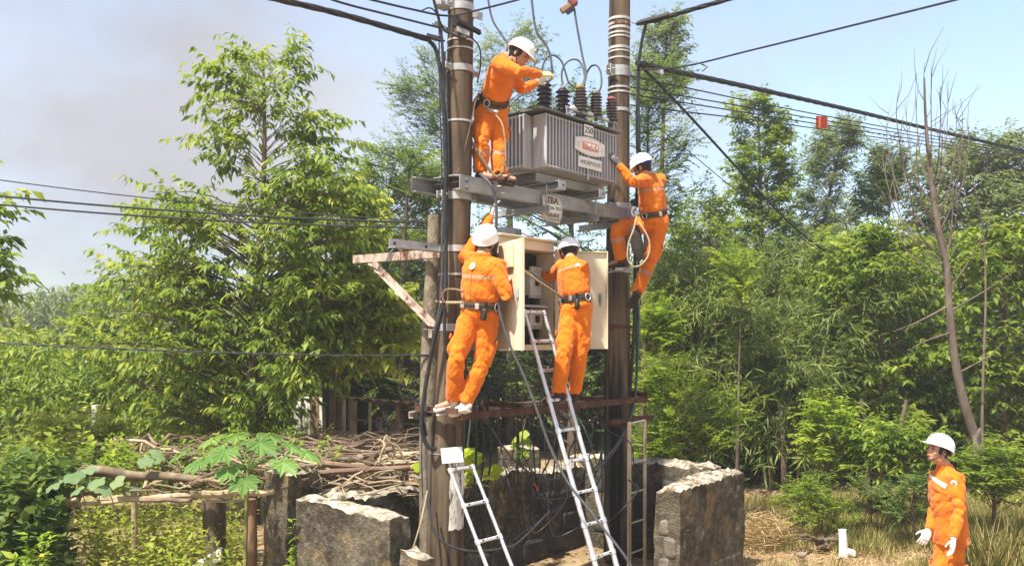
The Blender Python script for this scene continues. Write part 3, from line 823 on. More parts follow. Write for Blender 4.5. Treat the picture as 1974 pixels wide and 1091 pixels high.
mb = MB(); panel(mb, ta+.03, tb-.014, .06, .08, zb+.05, zt-.12); mb.build('mounting_plate', M['dark_in'], cab, angle=30)
def breaker(t0, t1, za, zc, n, k):
    mb = MB(); panel(mb, t0, t1, .082, n, za, zc, .006)
    w = (t1-t0)/k
    for i in range(k):
        panel(mb, t0+w*i+.008, t0+w*(i+1)-.008, n-.03, n+.012, zc-.01, zc+.035, .004)
    br = mb.build('circuit_breaker', M['breaker'], cab, angle=30)
    mb = MB(); panel(mb, (t0+t1)/2-.02, (t0+t1)/2+.02, n, n+.03, (za+zc)/2-.03, (za+zc)/2+.04, .004); mb.build('toggle', M['black'], br)
    mb = MB()
    for i in range(k): panel(mb, t0+w*i+.012, t0+w*(i+1)-.012, n-.04, n+.004, za-.03, za, .003)
    mb.build('terminal_cover', M['breaker'], br)
breaker(.88, 1.065, 3.06, 3.32, .17, 4); breaker(.86, 1.07, 2.74, 2.88, .18, 5); breaker(.55, .78, 2.76, 2.90, .16, 5); breaker(.55, .76, 3.10, 3.32, .16, 4)
for i in range(9):
    t = .56+.06*i
    mb = MB(); mb.tube(catmull([S(t, .13, 3.04), S(t+random.uniform(-.04,.03), .17, 2.98), S(t+.01, .13, 2.91), ], 5), .009, 6); mb.build('inner_cable', M['cable'], cab)
    mb = MB(); mb.tube(catmull([S(t, .13, 2.71), S(t+random.uniform(-.04,.03), .16, 2.64), S(t+random.uniform(-.04,.02), .15, 2.53)], 5), .009, 6); mb.build('inner_cable', M['cable'], cab)
for i in range(7):
    a0 = random.uniform(.45,.72)
    mb = MB(); mb.tube(catmull([S(a0, random.uniform(.1,.24), 2.53), S(a0+.1, random.uniform(.1,.26), 2.55), S(a0+.25, random.uniform(.1,.24), 2.54), S(a0+.35, random.uniform(.1,.26), 2.535)], 5), .008, 6); mb.build('inner_cable', M['cable_brown'], cab)
def door(th, ang, side, w, label):
    """side +1: hinged at the left edge; opens towards the viewer"""
    D = (T2*(side*math.cos(ang)) + N2*math.sin(ang)).normalized()
    O = (N2*math.cos(ang) - T2*(side*math.sin(ang))).normalized()    # outer face
    h = S(th, nf+.004, 0)
    za, zc = zb+.005, zt-.08
    mb = MB(); mb.bbox(h + D*(w/2+.006) + O*.0 + V((0,0,(za+zc)/2)), w, .006, zc-za, D, O, b=.001)
    for s in (.012, w): mb.bbox(h + D*s - O*.014 + V((0,0,(za+zc)/2)), .012, .026, zc-za, D, O, b=.002)
    for z in (za+.006, zc-.006): mb.bbox(h + D*(w/2+.006) - O*.014 + V((0,0,z)), w-.02, .026, .012, D, O, b=.002)
    d = mb.build('door', M['cream'], cab, angle=30); d['label'] = label
    for z in (za+.12, (za+zc)/2, zc-.12):
        mb = MB(); mb.tube([h - D*.004 + O*.012 + V((0,0,z-.035)), h - D*.004 + O*.012 + V((0,0,z+.035))], .011, 8); mb.build('hinge', M['galv'], d)
    hs = 1 if side > 0 else -1
    q = h + D*(w-.07) + O*(.012*hs) + V((0,0,(za+zc)/2+.02))
    mb = MB(); mb.bbox(q, .035, .02, .10, D, O, b=.006); mb.bbox(q + O*(.014*hs) + V((0,0,-.03)), .02, .02, .12, D, O, b=.006); mb.build('handle', M['galv'], d, angle=30)
    if side > 0:
        mb = MB(); mb.bbox(h + D*(w*.42) + O*.02 + V((0,0,zc-.14)), w*.55, .03, .22, D, O, b=.004); mb.build('document_box', M['cream'], d, angle=30)
    return d
door(ta, math.radians(117), 1, .56, 'cream outer face with handle and box')
door(tb, math.radians(138), -1, .56, 'cream inner face with latch')
# grey control box on top
mb = MB(); cbx = S(.90, -.14, zt+.10)
ctrl = thing('control_box', 'small grey louvred box on top of the cream cabinet', 'box', cbx - V((0,0,.07)))
mb.bbox(cbx, .26, .14, .14, T2, N2, b=.008); mb.build('case', M['galv'], ctrl, angle=30)
for i in range(4):
    mb = MB(); mb.bbox(cbx + T2*(.03+.025*i) + N2*.075, .010, .012, .10, T2, N2, b=.003); mb.build('slat', M['galv'], ctrl, angle=30)

# white plate on the left pole
pc = P(871.5, 877, 8.28)
plate = thing('notice_plate', 'small blank-looking white metal plate fixed low on the left pole', 'sign', pc)
Xp = (V((.96, -.1, .10))).normalized(); Yp = V((-.10, 0, 1)).normalized(); Zp = Xp.cross(Yp)
mb = MB(); mb.bbox(pc, .205, .145, .005, Xp, Yp, Zp, b=.001); pp = mb.build('panel', M['sign_white'], plate, angle=30)
M['faint'] = mat_noise('almost_gone_print', [(.3,(.60,.60,.58)),(.7,(.68,.68,.66))], 30, (1,1,1), .6, 0)
for k, z in enumerate((.035, 0, -.035)):
    mb = MB()
    for i in range(6): mb.box(pc + Xp*(-.07+.028*i) + Yp*z + Zp*.004, .018, .014, .001, Xp, Yp, Zp)
    mb.build('faded_print', M['faint'], pp)
mb = MB(); c, r = pole_at(PL, pc.z); mb.lathe(c - V((0,0,.004)), [(r,0),(r+.004,0),(r+.004,.008),(r,.008)], 24); mb.build('tie_wire', M['galv'], plate)

# ---------------------------------------------------------------- ladders
def tele_ladder(label, t0, t1, n_top, z_top, n_bot, k, closed=0, start=0):
    lad = thing('telescopic_ladder', label, 'ladder', S((t0+t1)/2, n_bot, 0))
    A, B = (n_bot, 0.0), (n_top, z_top)
    Lh = math.hypot(B[0]-A[0], B[1]-A[1])
    def pt(t, s): return S(t, A[0]+(B[0]-A[0])*s/Lh, A[1]+(B[1]-A[1])*s/Lh)
    dirv = (pt(0, 1)-pt(0, 0)).normalized(); outv = T2.cross(dirv).normalized()
    pos = []
    s = .03
    for i in range(closed): pos.append(s+.012); s += .062
    nopen = k-closed
    for i in range(nopen): pos.append(s + (Lh-.03-s)*(i+1)/nopen)
    prev = 0
    for i, s1 in enumerate(pos):
        r = .027 - .0010*(i+start)
        for t, sg in ((t0, -1), (t1, 1)):
            tt = t + sg*.0008*(len(pos)-i)
            mb = MB(); mb.tube([pt(tt, prev), pt(tt, s1)], r, 14); mb.build('rail', M['alu'], lad)
            mb = MB(); mb.tube([pt(tt, s1-.022), pt(tt, s1+.022)], r+.006, 14); mb.build('collar', M['alu'], lad)
        mb = MB(); mb.bbox((pt(t0, s1)+pt(t1, s1))/2, (t1-t0)-.03, .036, .028, T2, outv, dirv, b=.006); rg = mb.build('rung', M['alu'], lad, angle=30)
        for sg in (-1, 1):
            q = (pt(t0, s1)+pt(t1, s1))/2 + T2*(sg*((t1-t0)/2-.055)) + outv*(-.019 if outv.dot(N2) < 0 else .019)
            mb = MB(); mb.bbox(q, .022, .006, .014, T2, outv, dirv, b=.002); mb.build('lock_button', M['black'], rg, angle=30)
        prev = s1
    for t in (t0, t1):
        mb = MB(); mb.tube([pt(t, 0), pt(t, .05)], .034, 12); mb.build('rubber_foot', M['black'], lad)
tele_ladder('tall extended aluminium telescopic ladder leaning on the cream cabinet', .535, .835, .37, 2.90, 1.42, 10)
tele_ladder('short aluminium telescopic ladder, lower rungs collapsed, leaning at left pole', -.40, -.10, .26, 1.44, 1.07, 12, closed=9)

# rusty vertical frame ladder at the right pole
fl = thing('angle_iron_ladder', 'narrow vertical rust-stained angle-iron ladder frame beside right pole', 'ladder', P(1228, 1088, 10.2))
zt_ = CAMH + (HY-812)/FPX*10.2
xa, xb = P(1213, 900, 10.15), P(1243, 900, 10.35)
dirx = (V((xb.x, xb.y, 0))-V((xa.x, xa.y, 0))).normalized(); dn = V((dirx.y, -dirx.x, 0))
for q, w in ((xa, .06), (xb, .045)):
    mb = MB(); mb.bbox(V((q.x, q.y, zt_/2-.05)), w, .02, zt_+.1, dirx, dn, b=.003); mb.build('stile', M['ladder_rust'], fl, angle=30)
for k in range(6):
    z = zt_-.02 - .345*k - .12*(k > 0)
    mb = MB(); mb.tube([V((xa.x, xa.y, z)), V((xb.x, xb.y, z+.02))], .011, 8); mb.build('rung', M['ladder_rust'], fl)
mb = MB(); prc = pole_at(PR, zt_)[0]
mb.bbox((V((prc.x, prc.y, zt_))+V((xb.x, xb.y, zt_)))/2 - V((0,.12,0)), (xb-prc).length+.1, .03, .05, dirx, dn, b=.003)
mb.bbox((V((prc.x, prc.y, zt_))+V((xb.x, xb.y, zt_)))/2 + V((.05,.12,0)), (xb-prc).length+.1, .03, .04, dirx, dn, b=.003); mb.build('pole_bracket', M['rust'], fl, angle=30)
# ---------------------------------------------------------------- people
def mat_cloth(name, cols, band=False):
    m, n, l, b = nodes_of(name)
    t = noise_node(n, l, 4, 7, rough=.65); r = ramp_node(n, [(.26, tuple(x*.78 for x in cols[0])), (.42, cols[0]), (.62, cols[1]), (.8, tuple(min(1, x*1.08+.03) for x in cols[1]))])
    l.new(t.outputs['Fac'], r.inputs['Fac']); l.new(r.outputs['Color'], b.inputs['Base Color'])
    b.inputs['Roughness'].default_value = .85; b.inputs['Specular IOR Level'].default_value = .15
    b.inputs['Sheen Weight'].default_value = .15
    t2 = noise_node(n, l, 13, 3, (1.3, 1.3, .8)); t3 = noise_node(n, l, 220, 2)
    bp = n.new('ShaderNodeBump'); bp.inputs['Strength'].default_value = .8; bp.inputs['Distance'].default_value = .035
    l.new(t2.outputs['Fac'], bp.inputs['Height'])
    b2 = n.new('ShaderNodeBump'); b2.inputs['Strength'].default_value = .2; b2.inputs['Distance'].default_value = .002
    l.new(t3.outputs['Fac'], b2.inputs['Height']); l.new(bp.outputs['Normal'], b2.inputs['Normal'])
    l.new(b2.outputs['Normal'], b.inputs['Normal'])
    return m
M['orange'] = mat_cloth('orange_workwear', ((.66,.152,.008), (.75,.195,.012)))
M['orange_dark'] = mat_cloth('orange_seam', ((.30,.06,.004), (.40,.09,.006)))
M['reflect'] = mat_cloth('grey_mauve_reflective_tape', ((.42,.24,.16), (.54,.33,.23)))
M['badge'] = mat_noise('white_cloth_badge', [(.3,(.72,.70,.68)),(.7,(.86,.85,.84))], 20, (1,1,1), .8, .1)

def remeshed(mb, name, mats, parent, voxel, smooth=6, wrinkle=0, seed=0, band=None, joints=(), post=None):
    me0 = mb.mesh(name + '_src')
    tmp = bpy.data.objects.new('tmp', me0); COL.objects.link(tmp)
    md = tmp.modifiers.new('r', 'REMESH'); md.mode = 'VOXEL'; md.voxel_size = voxel; md.adaptivity = 0
    sm = tmp.modifiers.new('s', 'SMOOTH'); sm.iterations = smooth; sm.factor = .5
    dg = bpy.context.evaluated_depsgraph_get()
    me = bpy.data.meshes.new_from_object(tmp.evaluated_get(dg))
    bpy.data.objects.remove(tmp); bpy.data.meshes.remove(me0)
    me.name = name
    if wrinkle:
        nv = len(me.vertices)
        co = np.empty(nv*3); me.vertices.foreach_get('co', co); co = co.reshape(-1, 3)
        no = np.empty(nv*3); me.vertices.foreach_get('normal', no); no = no.reshape(-1, 3)
        k = np.ones(nv)*.45
        for j, rad in joints:
            dd = np.linalg.norm(co - np.array(j), axis=1)
            k = np.maximum(k, 1.35*np.exp(-(dd/rad)**2))
        disp = np.empty(nv)
        for i in range(nv):
            x, y, z = co[i]
            w = V((noise.noise(V((x*4+seed, y*4, z*4))), noise.noise(V((x*4, y*4+seed, z*4+7))), 0))*.10
            a = noise.noise(V(((x+w.x)*3.4+seed, (y+w.y)*3.4, z*8+(x+y)*6)))
            b = noise.noise(V((x*9+seed, y*9, z*15-(x-y)*13)))
            disp[i] = (2*abs(a)**.6-.9)*1.1 + (2*abs(b)**.65-.9)*.38
        co = co + no*(disp*k*wrinkle)[:, None]
        me.vertices.foreach_set('co', co.ravel())
    if post: post(me)
    me.materials.clear()
    for m in mats: me.materials.append(m)
    if band:
        for p in me.polygons:
            p.material_index = band(p.center)
    me.polygons.foreach_set('use_smooth', [True]*len(me.polygons))
    me.update()
    return obj(name, me, parent)

def ray_child(par, u, v, L, s):
    """point seen at photo pixel (u, v) at bone length L from par; s = -1 nearer, +1 farther"""
    o = V((0, 0, CAMH)); r = V(((u-CX)/FPX, 1, (HY-v)/FPX))
    oc = o - par
    a = r.dot(r); b = 2*r.dot(oc); c = oc.dot(oc) - L*L
    disc = b*b - 4*a*c
    if disc <= 0:
        q = o + r*(-b/(2*a))
        return par + (q-par).normalized()*L
    return o + r*((-b + s*math.sqrt(disc))/(2*a))

def frame(f, up):
    f = f.normalized(); l = up.cross(f).normalized(); u = f.cross(l).normalized()
    return f, l, u

def hand(mb, wrist, d, pn, thumb_side, curl=.5, size=1.0, spread=.10):
    """palm, four unequal fingers and a thumb; d along the hand, pn palm normal (fingers curl towards it)"""
    d = d.normalized(); pn = (pn - d*pn.dot(d)).normalized(); sd = d.cross(pn).normalized()*thumb_side
    k = size
    mb.tube([wrist - d*.03*k, wrist + d*.01*k, wrist + d*.05*k, wrist + d*.09*k, wrist + d*.105*k],
            [(.028*k,.022*k), (.032*k,.021*k), (.042*k,.020*k), (.042*k,.017*k), (.03*k,.010*k)], 14, xaxis=sd)
    for i, (off, L) in enumerate(((.031, .070), (.0105, .080), (-.0105, .075), (-.030, .058))):
        base = wrist + d*(.088*k) + sd*(off*k)
        dr = (d + sd*(spread*(1.5-i)*.35)).normalized()
        pts = [base - dr*.015*k, base]
        ang = curl*.5
        for seg in (.42, .33, .25):
            dd = (dr*math.cos(ang) + pn*math.sin(ang)).normalized()
            pts.append(pts[-1] + dd*(L*seg*k)); ang += curl
        r0 = .0098*k if i < 3 else .0088*k
        mb.tube(pts, [r0, r0, r0, r0*.95, r0*.75], 8)
    base = wrist + d*(.03*k) + sd*(.030*k)
    d1 = (d*.72 + sd*.62 + pn*(.25+.3*curl)).normalized(); d2 = (d*.9 + sd*.2 + pn*(.3+.5*curl)).normalized()
    mb.tube([base - d1*.01*k, base + d1*.032*k, base + d1*.055*k, base + d1*.055*k + d2*.03*k], [.014*k, .0125*k, .011*k, .0085*k], 8)

def person(name, label, J, group=None, shoes='boot', gloves=('glove','glove'), belt='belt', hands=None, scale=1.0, hair=True, tilt_helmet=0.0, seed=1, jacket_out=False, blue=False):
    k = scale
    pel, neck, ls, rs = J['pel'], J['neck'], J['ls'], J['rs']
    up = (neck - pel).normalized()
    R = (rs - ls); R = (R - up*R.dot(up)).normalized()
    F = up.cross(R).normalized()
    hr = (J['rh'] - J['lh']); hr = hr.normalized()
    foot_z = min(J['la'].z, J['ra'].z) - .09*k
    root = thing(name, label, 'person', V((pel.x, pel.y, foot_z)), group)
    tl = (neck - pel).length
    def sp(s): return pel + up*(s*tl)
    hf, hl, hu = frame(J['face'], J['hup'])
    hc = J['head']
    # --- body: one continuous mesh, skin
    mb = MB()
    mb.ell(hc - hf*.008*k + hu*.025*k, hf*.098*k, hl*.077*k, hu*.098*k, 18, 12)
    mb.ell(hc + hf*.032*k - hu*.035*k, hf*.062*k, hl*.060*k, hu*.082*k, 16, 12)
    mb.ell(hc + hf*.052*k - hu*.095*k, hf*.036*k, hl*.036*k, hu*.024*k)
    mb.tube([hc - hf*.0*k - hu*.06*k, hc + hf*.03*k - hu*.09*k, hc + hf*.06*k - hu*.10*k], [(.058*k,.03*k),(.052*k,.03*k),(.03*k,.02*k)], 12, xaxis=hl)
    mb.tube([hc + hf*.088*k + hu*.012*k, hc + hf*.100*k - hu*.012*k, hc + hf*.112*k - hu*.030*k, hc + hf*.094*k - hu*.040*k], [.009*k,.011*k,.015*k,.012*k], 10)
    mb.ell(hc + hf*.090*k - hu*.062*k, hf*.012*k, hl*.022*k, hu*.007*k); mb.ell(hc + hf*.087*k - hu*.075*k, hf*.012*k, hl*.020*k, hu*.007*k)
    for s in (-1, 1):
        mb.ell(hc + hl*(s*.080*k) - hf*.006*k - hu*.018*k, hf*.019*k, hl*.010*k, hu*.032*k, 10, 8)
        mb.ell(hc + hl*(s*.033*k) + hf*.082*k + hu*.018*k, hf*.013*k, hl*.022*k, hu*.009*k, 10, 8)
        mb.ell(hc + hl*(s*.045*k) + hf*.058*k - hu*.035*k, hf*.022*k, hl*.020*k, hu*.022*k, 10, 8)
    mb.tube([hc - hu*.02*k - hf*.02*k, hc - hu*.08*k - hf*.015*k, neck.lerp(hc, .28), neck, sp(.9)], [.062*k, .060*k, .058*k, .062*k, .08*k], 14)
    mb.tube([sp(-.05), sp(.2), sp(.45), sp(.7), sp(.88), sp(1.0)], [(.135*k,.10*k),(.13*k,.095*k),(.135*k,.10*k),(.145*k,.10*k),(.12*k,.08*k),(.06*k,.055*k)], 16, xaxis=R)
    for sh, el, wr in (('ls','le','lw'), ('rs','re','rw')):
        mb.tube([sp(.86).lerp(J[sh], .5), J[sh], J[sh].lerp(J[el], .5), J[el], J[el].lerp(J[wr], .45), J[wr]], [.05*k,.052*k,.045*k,.038*k,.037*k,.027*k], 12)
    for h, kn, an, to in (('lh','lk','la','lt'), ('rh','rk','ra','rt')):
        mb.tube([sp(.02).lerp(J[h], .6), J[h], J[h].lerp(J[kn], .5), J[kn], J[kn].lerp(J[an], .4), J[an]], [.075*k,.08*k,.068*k,.052*k,.05*k,.034*k], 12)
        mb.tube([J[an], J[an].lerp(J[to], .5) - V((0,0,.02)), J[to] - V((0,0,.02))], [.034*k,.034*k,.024*k], 10)
    remeshed(mb, 'body', [M['skin']], root, .0075*k, 3)
    for s in (-1, 1):
        mb = MB(); mb.ell(hc + hl*(s*.032*k) + hf*.089*k - hu*.0*k, hf*.007*k, hl*.013*k, hu*.0055*k, 10, 8); mb.build('eye', M['eye'], root)
        mb = MB(); mb.tube([hc + hl*(s*.016*k) + hf*.096*k + hu*.02*k, hc + hl*(s*.034*k) + hf*.093*k + hu*.026*k, hc + hl*(s*.052*k) + hf*.080*k + hu*.020*k], [.003*k,.004*k,.002*k], 6); mb.build('eyebrow', M['hair'], root)
    mb = MB(); mb.ell(hc + hf*.099*k - hu*.0685*k, hf*.006*k, hl*.021*k, hu*.009*k, 10, 8); mb.build('mouth', M['lip'], root)
    if hair:
        mb = MB(); mb.ell(hc - hf*.022*k + hu*.016*k, hf*.094*k, hl*.082*k, hu*.098*k, 18, 12); mb.ell(hc - hf*.062*k - hu*.04*k, hf*.035*k, hl*.055*k, hu*.05*k)
        for s in (-1, 1): mb.ell(hc + hl*(s*.070*k) + hf*.028*k + hu*.005*k, hf*.02*k, hl*.012*k, hu*.045*k)
        remeshed(mb, 'hair', [M['hair']], root, .008*k, 2, .004, seed)
    # --- helmet
    hel = helmet(root, hc, hf, hl, hu, k*1.08, blue, tilt_helmet)
    # --- jacket
    mb = MB()
    s0 = -.16 if jacket_out else -.06
    if jacket_out:
        secs = [(s0,.205,.155),(s0+.02,.21,.16),(.10,.20,.15),(.30,.19,.145),(.55,.20,.145),(.74,.205,.14),(.86,.18,.115),(.95,.115,.09),(1.02,.072,.070)]
    else:
        secs = [(s0,.180,.138),(.0,.188,.142),(.08,.172,.128),(.16,.168,.124),(.26,.196,.148),(.42,.198,.150),(.60,.200,.146),(.76,.200,.136),(.87,.175,.112),(.95,.112,.088),(1.02,.070,.068)]
    bend = J.get('bend', 0)
    mb.tube([sp(s) + F*(bend*math.sin(max(0, min(1, s))*math.pi)) for s, a, b in secs], [(a*k, b*k) for s, a, b in secs], 24, xaxis=R)
    for sh, el, wr in (('ls','le','lw'), ('rs','re','rw')):
        a, e, w = J[sh], J[el], J[wr]
        pts = [sp(.84).lerp(a, .55), a, a.lerp(e, .35), a.lerp(e, .75), e, e.lerp(w, .25), e.lerp(w, .6), e.lerp(w, .93), e.lerp(w, 1.0)]
        mb.tube(pts, [x*k for x in (.088,.084,.074,.066,.062,.063,.056,.046,.044)], 16)
    mb.lathe(neck - up*.01*k, [(.060*k,-.02*k),(.086*k,-.02*k),(.082*k,.035*k),(.066*k,.038*k)], 18, X=R, Y=F, Z=up) if False else mb.tube([neck - up*.03*k, neck + up*.02*k, neck + up*.03*k], [.084*k,.080*k,.074*k], 16)
    cfb, cbb = J.get('band', (.70, .76))
    def jband(c):
        q = c - pel
        s = q.dot(up)/tl
        lat = q.dot(R)
        if cfb < s + .12*abs(lat)*0 < cbb and abs(lat) < .20*k and abs(q.dot(F)) < .19*k: return 1
        return 0
    jk = remeshed(mb, 'jacket', [M['orange'], M['reflect']], root, .0095*k, 4, .017*k, seed, jband,
             [(J['le'], .13), (J['re'], .13), (J['ls'], .10), (J['rs'], .10), (sp(.22), .15)])
    # --- trousers
    mb = MB()
    hs0 = .10 if not jacket_out else .0
    mb.tube([sp(hs0), sp(.02), pel.lerp((J['lh']+J['rh'])/2, .6), (J['lh']+J['rh'])/2 - up*.05*k], [(.166*k,.122*k),(.180*k,.136*k),(.184*k,.142*k),(.15*k,.115*k)], 20, xaxis=hr)
    for h, kn, an, sd in (('lh','lk','la',-1), ('rh','rk','ra',1)):
        a, q, e = J[h], J[kn], J[an]
        pts = [a.lerp(pel, .4), a, a.lerp(q, .35), a.lerp(q, .75), q, q.lerp(e, .3), q.lerp(e, .65), q.lerp(e, .93), q.lerp(e, 1.0)]
        mb.tube(pts, [x*k for x in (.105,.112,.104,.090,.086,.086,.081,.078,.076)], 18)
        th = (q-a).normalized()
        lat = (hr*sd - th*(hr*sd).dot(th)).normalized(); fr = th.cross(lat)
        c = a.lerp(q, .70) + lat*(.082*k)
        mb.ell(c, th*.10*k, lat*.032*k, fr*.075*k)
    def tband(c):
        for h, kn, an in (('lh','lk','la'), ('rh','rk','ra')):
            q, e = J[kn], J[an]; ax = (e-q); s = (c-q).dot(ax)/ax.length_squared
            rad = ((c-q) - ax*s).length
            if .30 < s < .42 and rad < .11*k and J.get('legband', True): return 1
        return 0
    remeshed(mb, 'trousers', [M['orange'], M['reflect']], root, .0095*k, 4, .018*k, seed+9, tband,
             [(J['lk'], .16), (J['rk'], .16), (J['la'], .12), (J['ra'], .12), ((J['lh']+J['rh'])/2, .14)])
    for h, kn, sd in (('lh','lk',-1), ('rh','rk',1)):       # cargo pocket flap
        a, q = J[h], J[kn]; th = (q-a).normalized(); lat = (hr*sd - th*(hr*sd).dot(th)).normalized(); fr = th.cross(lat)
        mb = MB(); mb.bbox(a.lerp(q, .70) + lat*(.112*k) - th*.07*k, .05*k, .012*k, .13*k, th, lat, fr, b=.004)
        mb.build('pocket_flap', M['orange'], root, angle=60)
    # --- stitched seams: centre back and front of the jacket, seat of the trousers
    for sgn in (-1, 1):
        pts = []
        for i in range(12):
            q = sp(.2 + .68*i/11)
            hit, loc, nrm, _ = jk.ray_cast(q + F*(sgn*.5), -F*sgn)
            if hit: pts.append(loc + nrm*.001)
        if len(pts) > 3:
            mb = MB(); mb.tube(pts, .0035, 5); mb.build('seam', M['orange_dark'], jk)
    # --- shoes
    for an, to, kn in (('la','lt','lk'), ('ra','rt','rk')):
        a, t = J[an], J[to]
        d = (t - a); d = d.normalized()
        shin = (J[kn]-a).normalized()
        upv = (shin - d*shin.dot(d)).normalized()
        sdv = d.cross(upv)
        heel = a - d*.05*k - upv*.045*k
        mb = MB()
        pts = [heel - d*.025*k, heel, heel + d*.06*k, heel + d*.13*k, heel + d*.19*k, heel + d*.235*k, heel + d*.25*k]
        mb.tube(pts, [(.018*k,.02*k), (.034*k,.040*k), (.038*k,.046*k), (.044*k,.040*k), (.047*k,.032*k), (.038*k,.024*k), (.02*k,.014*k)], 16, xaxis=sdv)
        mb.tube([a + upv*.05*k, a, a - upv*.04*k], [.046*k, .047*k, .044*k], 14)
        sh = remeshed(mb, 'shoe', [M[shoes]], root, .009*k, 3, .003, seed)
        mb = MB()
        mb.tube([p - upv*.040*k for p in pts[1:-1]], [(.036*k,.012*k), (.041*k,.013*k), (.046*k,.013*k), (.049*k,.013*k), (.038*k,.012*k)], 14, xaxis=sdv)
        mb.build('sole', M['belt_dark'] if shoes == 'boot' else M['white_plastic'], sh)
    # --- hands in gloves
    hands = hands or {}
    for w, e, key, ts, gl in (('lw','le','l',1,gloves[0]), ('rw','re','r',-1,gloves[1])):
        d, pn, curl, ts2 = hands.get(key, ((J[w]-J[e]), -R if key == 'r' else R, .45, ts))
        mb = MB(); hand(mb, J[w], d, pn, ts2, curl, 1.12*k)
        if gl: mb.tube([J[w] - (J[w]-J[e]).normalized()*.05*k, J[w] + d.normalized()*.01*k], [.040*k, .034*k], 12)
        remeshed(mb, 'glove' if gl else 'hand', [M[gl] if gl else M['skin']], root, .0055*k, 2)
    # --- belt
    if belt:
        mb = MB()
        bs = J.get('belt', .13)
        ring = []; nseg = 40
        rx, ry = .182*k, .140*k
        hb = .034*k
        vs, fs = [], []
        for i in range(nseg):
            th = 2*math.pi*i/nseg
            rad = V((rx*math.cos(th), ry*math.sin(th)))
            for rr, hh in ((1.0,-1),(1.055,-1),(1.055,1),(1.0,1)):
                vs.append(sp(bs) + R*(rad.x*rr) + F*(rad.y*rr) + up*(hh*hb))
        for i in range(nseg):
            j = (i+1) % nseg
            for q in range(4): fs.append((i*4+q, j*4+q, j*4+(q+1) % 4, i*4+(q+1) % 4))
        mb.add(vs, fs); bo = mb.build('safety_belt', M[belt], root, angle=30)
        mb = MB()
        vs = []; hb2 = .010*k
        fs = []
        for i in range(nseg):
            th = 2*math.pi*i/nseg
            rad = V((rx*math.cos(th), ry*math.sin(th)))
            for rr, hh in ((1.05,-1),(1.085,-1),(1.085,1),(1.05,1)):
                vs.append(sp(bs) + R*(rad.x*rr) + F*(rad.y*rr) + up*(hh*hb2))
        for i in range(nseg):
            j = (i+1) % nseg
            for q in range(4): fs.append((i*4+q, j*4+q, j*4+(q+1) % 4, i*4+(q+1) % 4))
        mb.add(vs, fs); mb.build('strap', M['belt_dark'], bo, angle=30)
        for s in (-1, 1):
            mb = MB(); c = sp(bs) + R*(s*.19*k)
            mb.tube([c + F*(.03*math.cos(a)) + up*(.036*math.sin(a)) + R*(s*.012) for a in [i*math.pi/8 for i in range(17)]], .0055, 6); mb.build('ring', M['steel'], bo)
            mb = MB(); mb.bbox(sp(bs) - F*(.147*k) + R*(s*.085*k), .045*k, .02, .055*k, R, F, up, b=.006); mb.build('buckle', M['steel'], bo, angle=30)
        mb = MB(); c = sp(bs) + R*(.13*k) - F*(.10*k) - up*.07*k
        mb.bbox(c, .075*k, .045*k, .11*k, (R+F*-.3).normalized(), F, up, b=.012); po = mb.build('tool_pouch', M['belt_dark'], bo, angle=40)
        mb = MB(); mb.tube([c + up*.03, c + up*.11*k + R*.02], [.012,.014], 8); mb.build('tool_handle', M['black'], po)
    root['height_note'] = round((J['head'].z + .15*k) - foot_z, 2)
    del root['height_note']
    return root, dict(up=up, R=R, F=F, sp=sp, hf=hf, hl=hl, hu=hu, hc=hc, k=k)

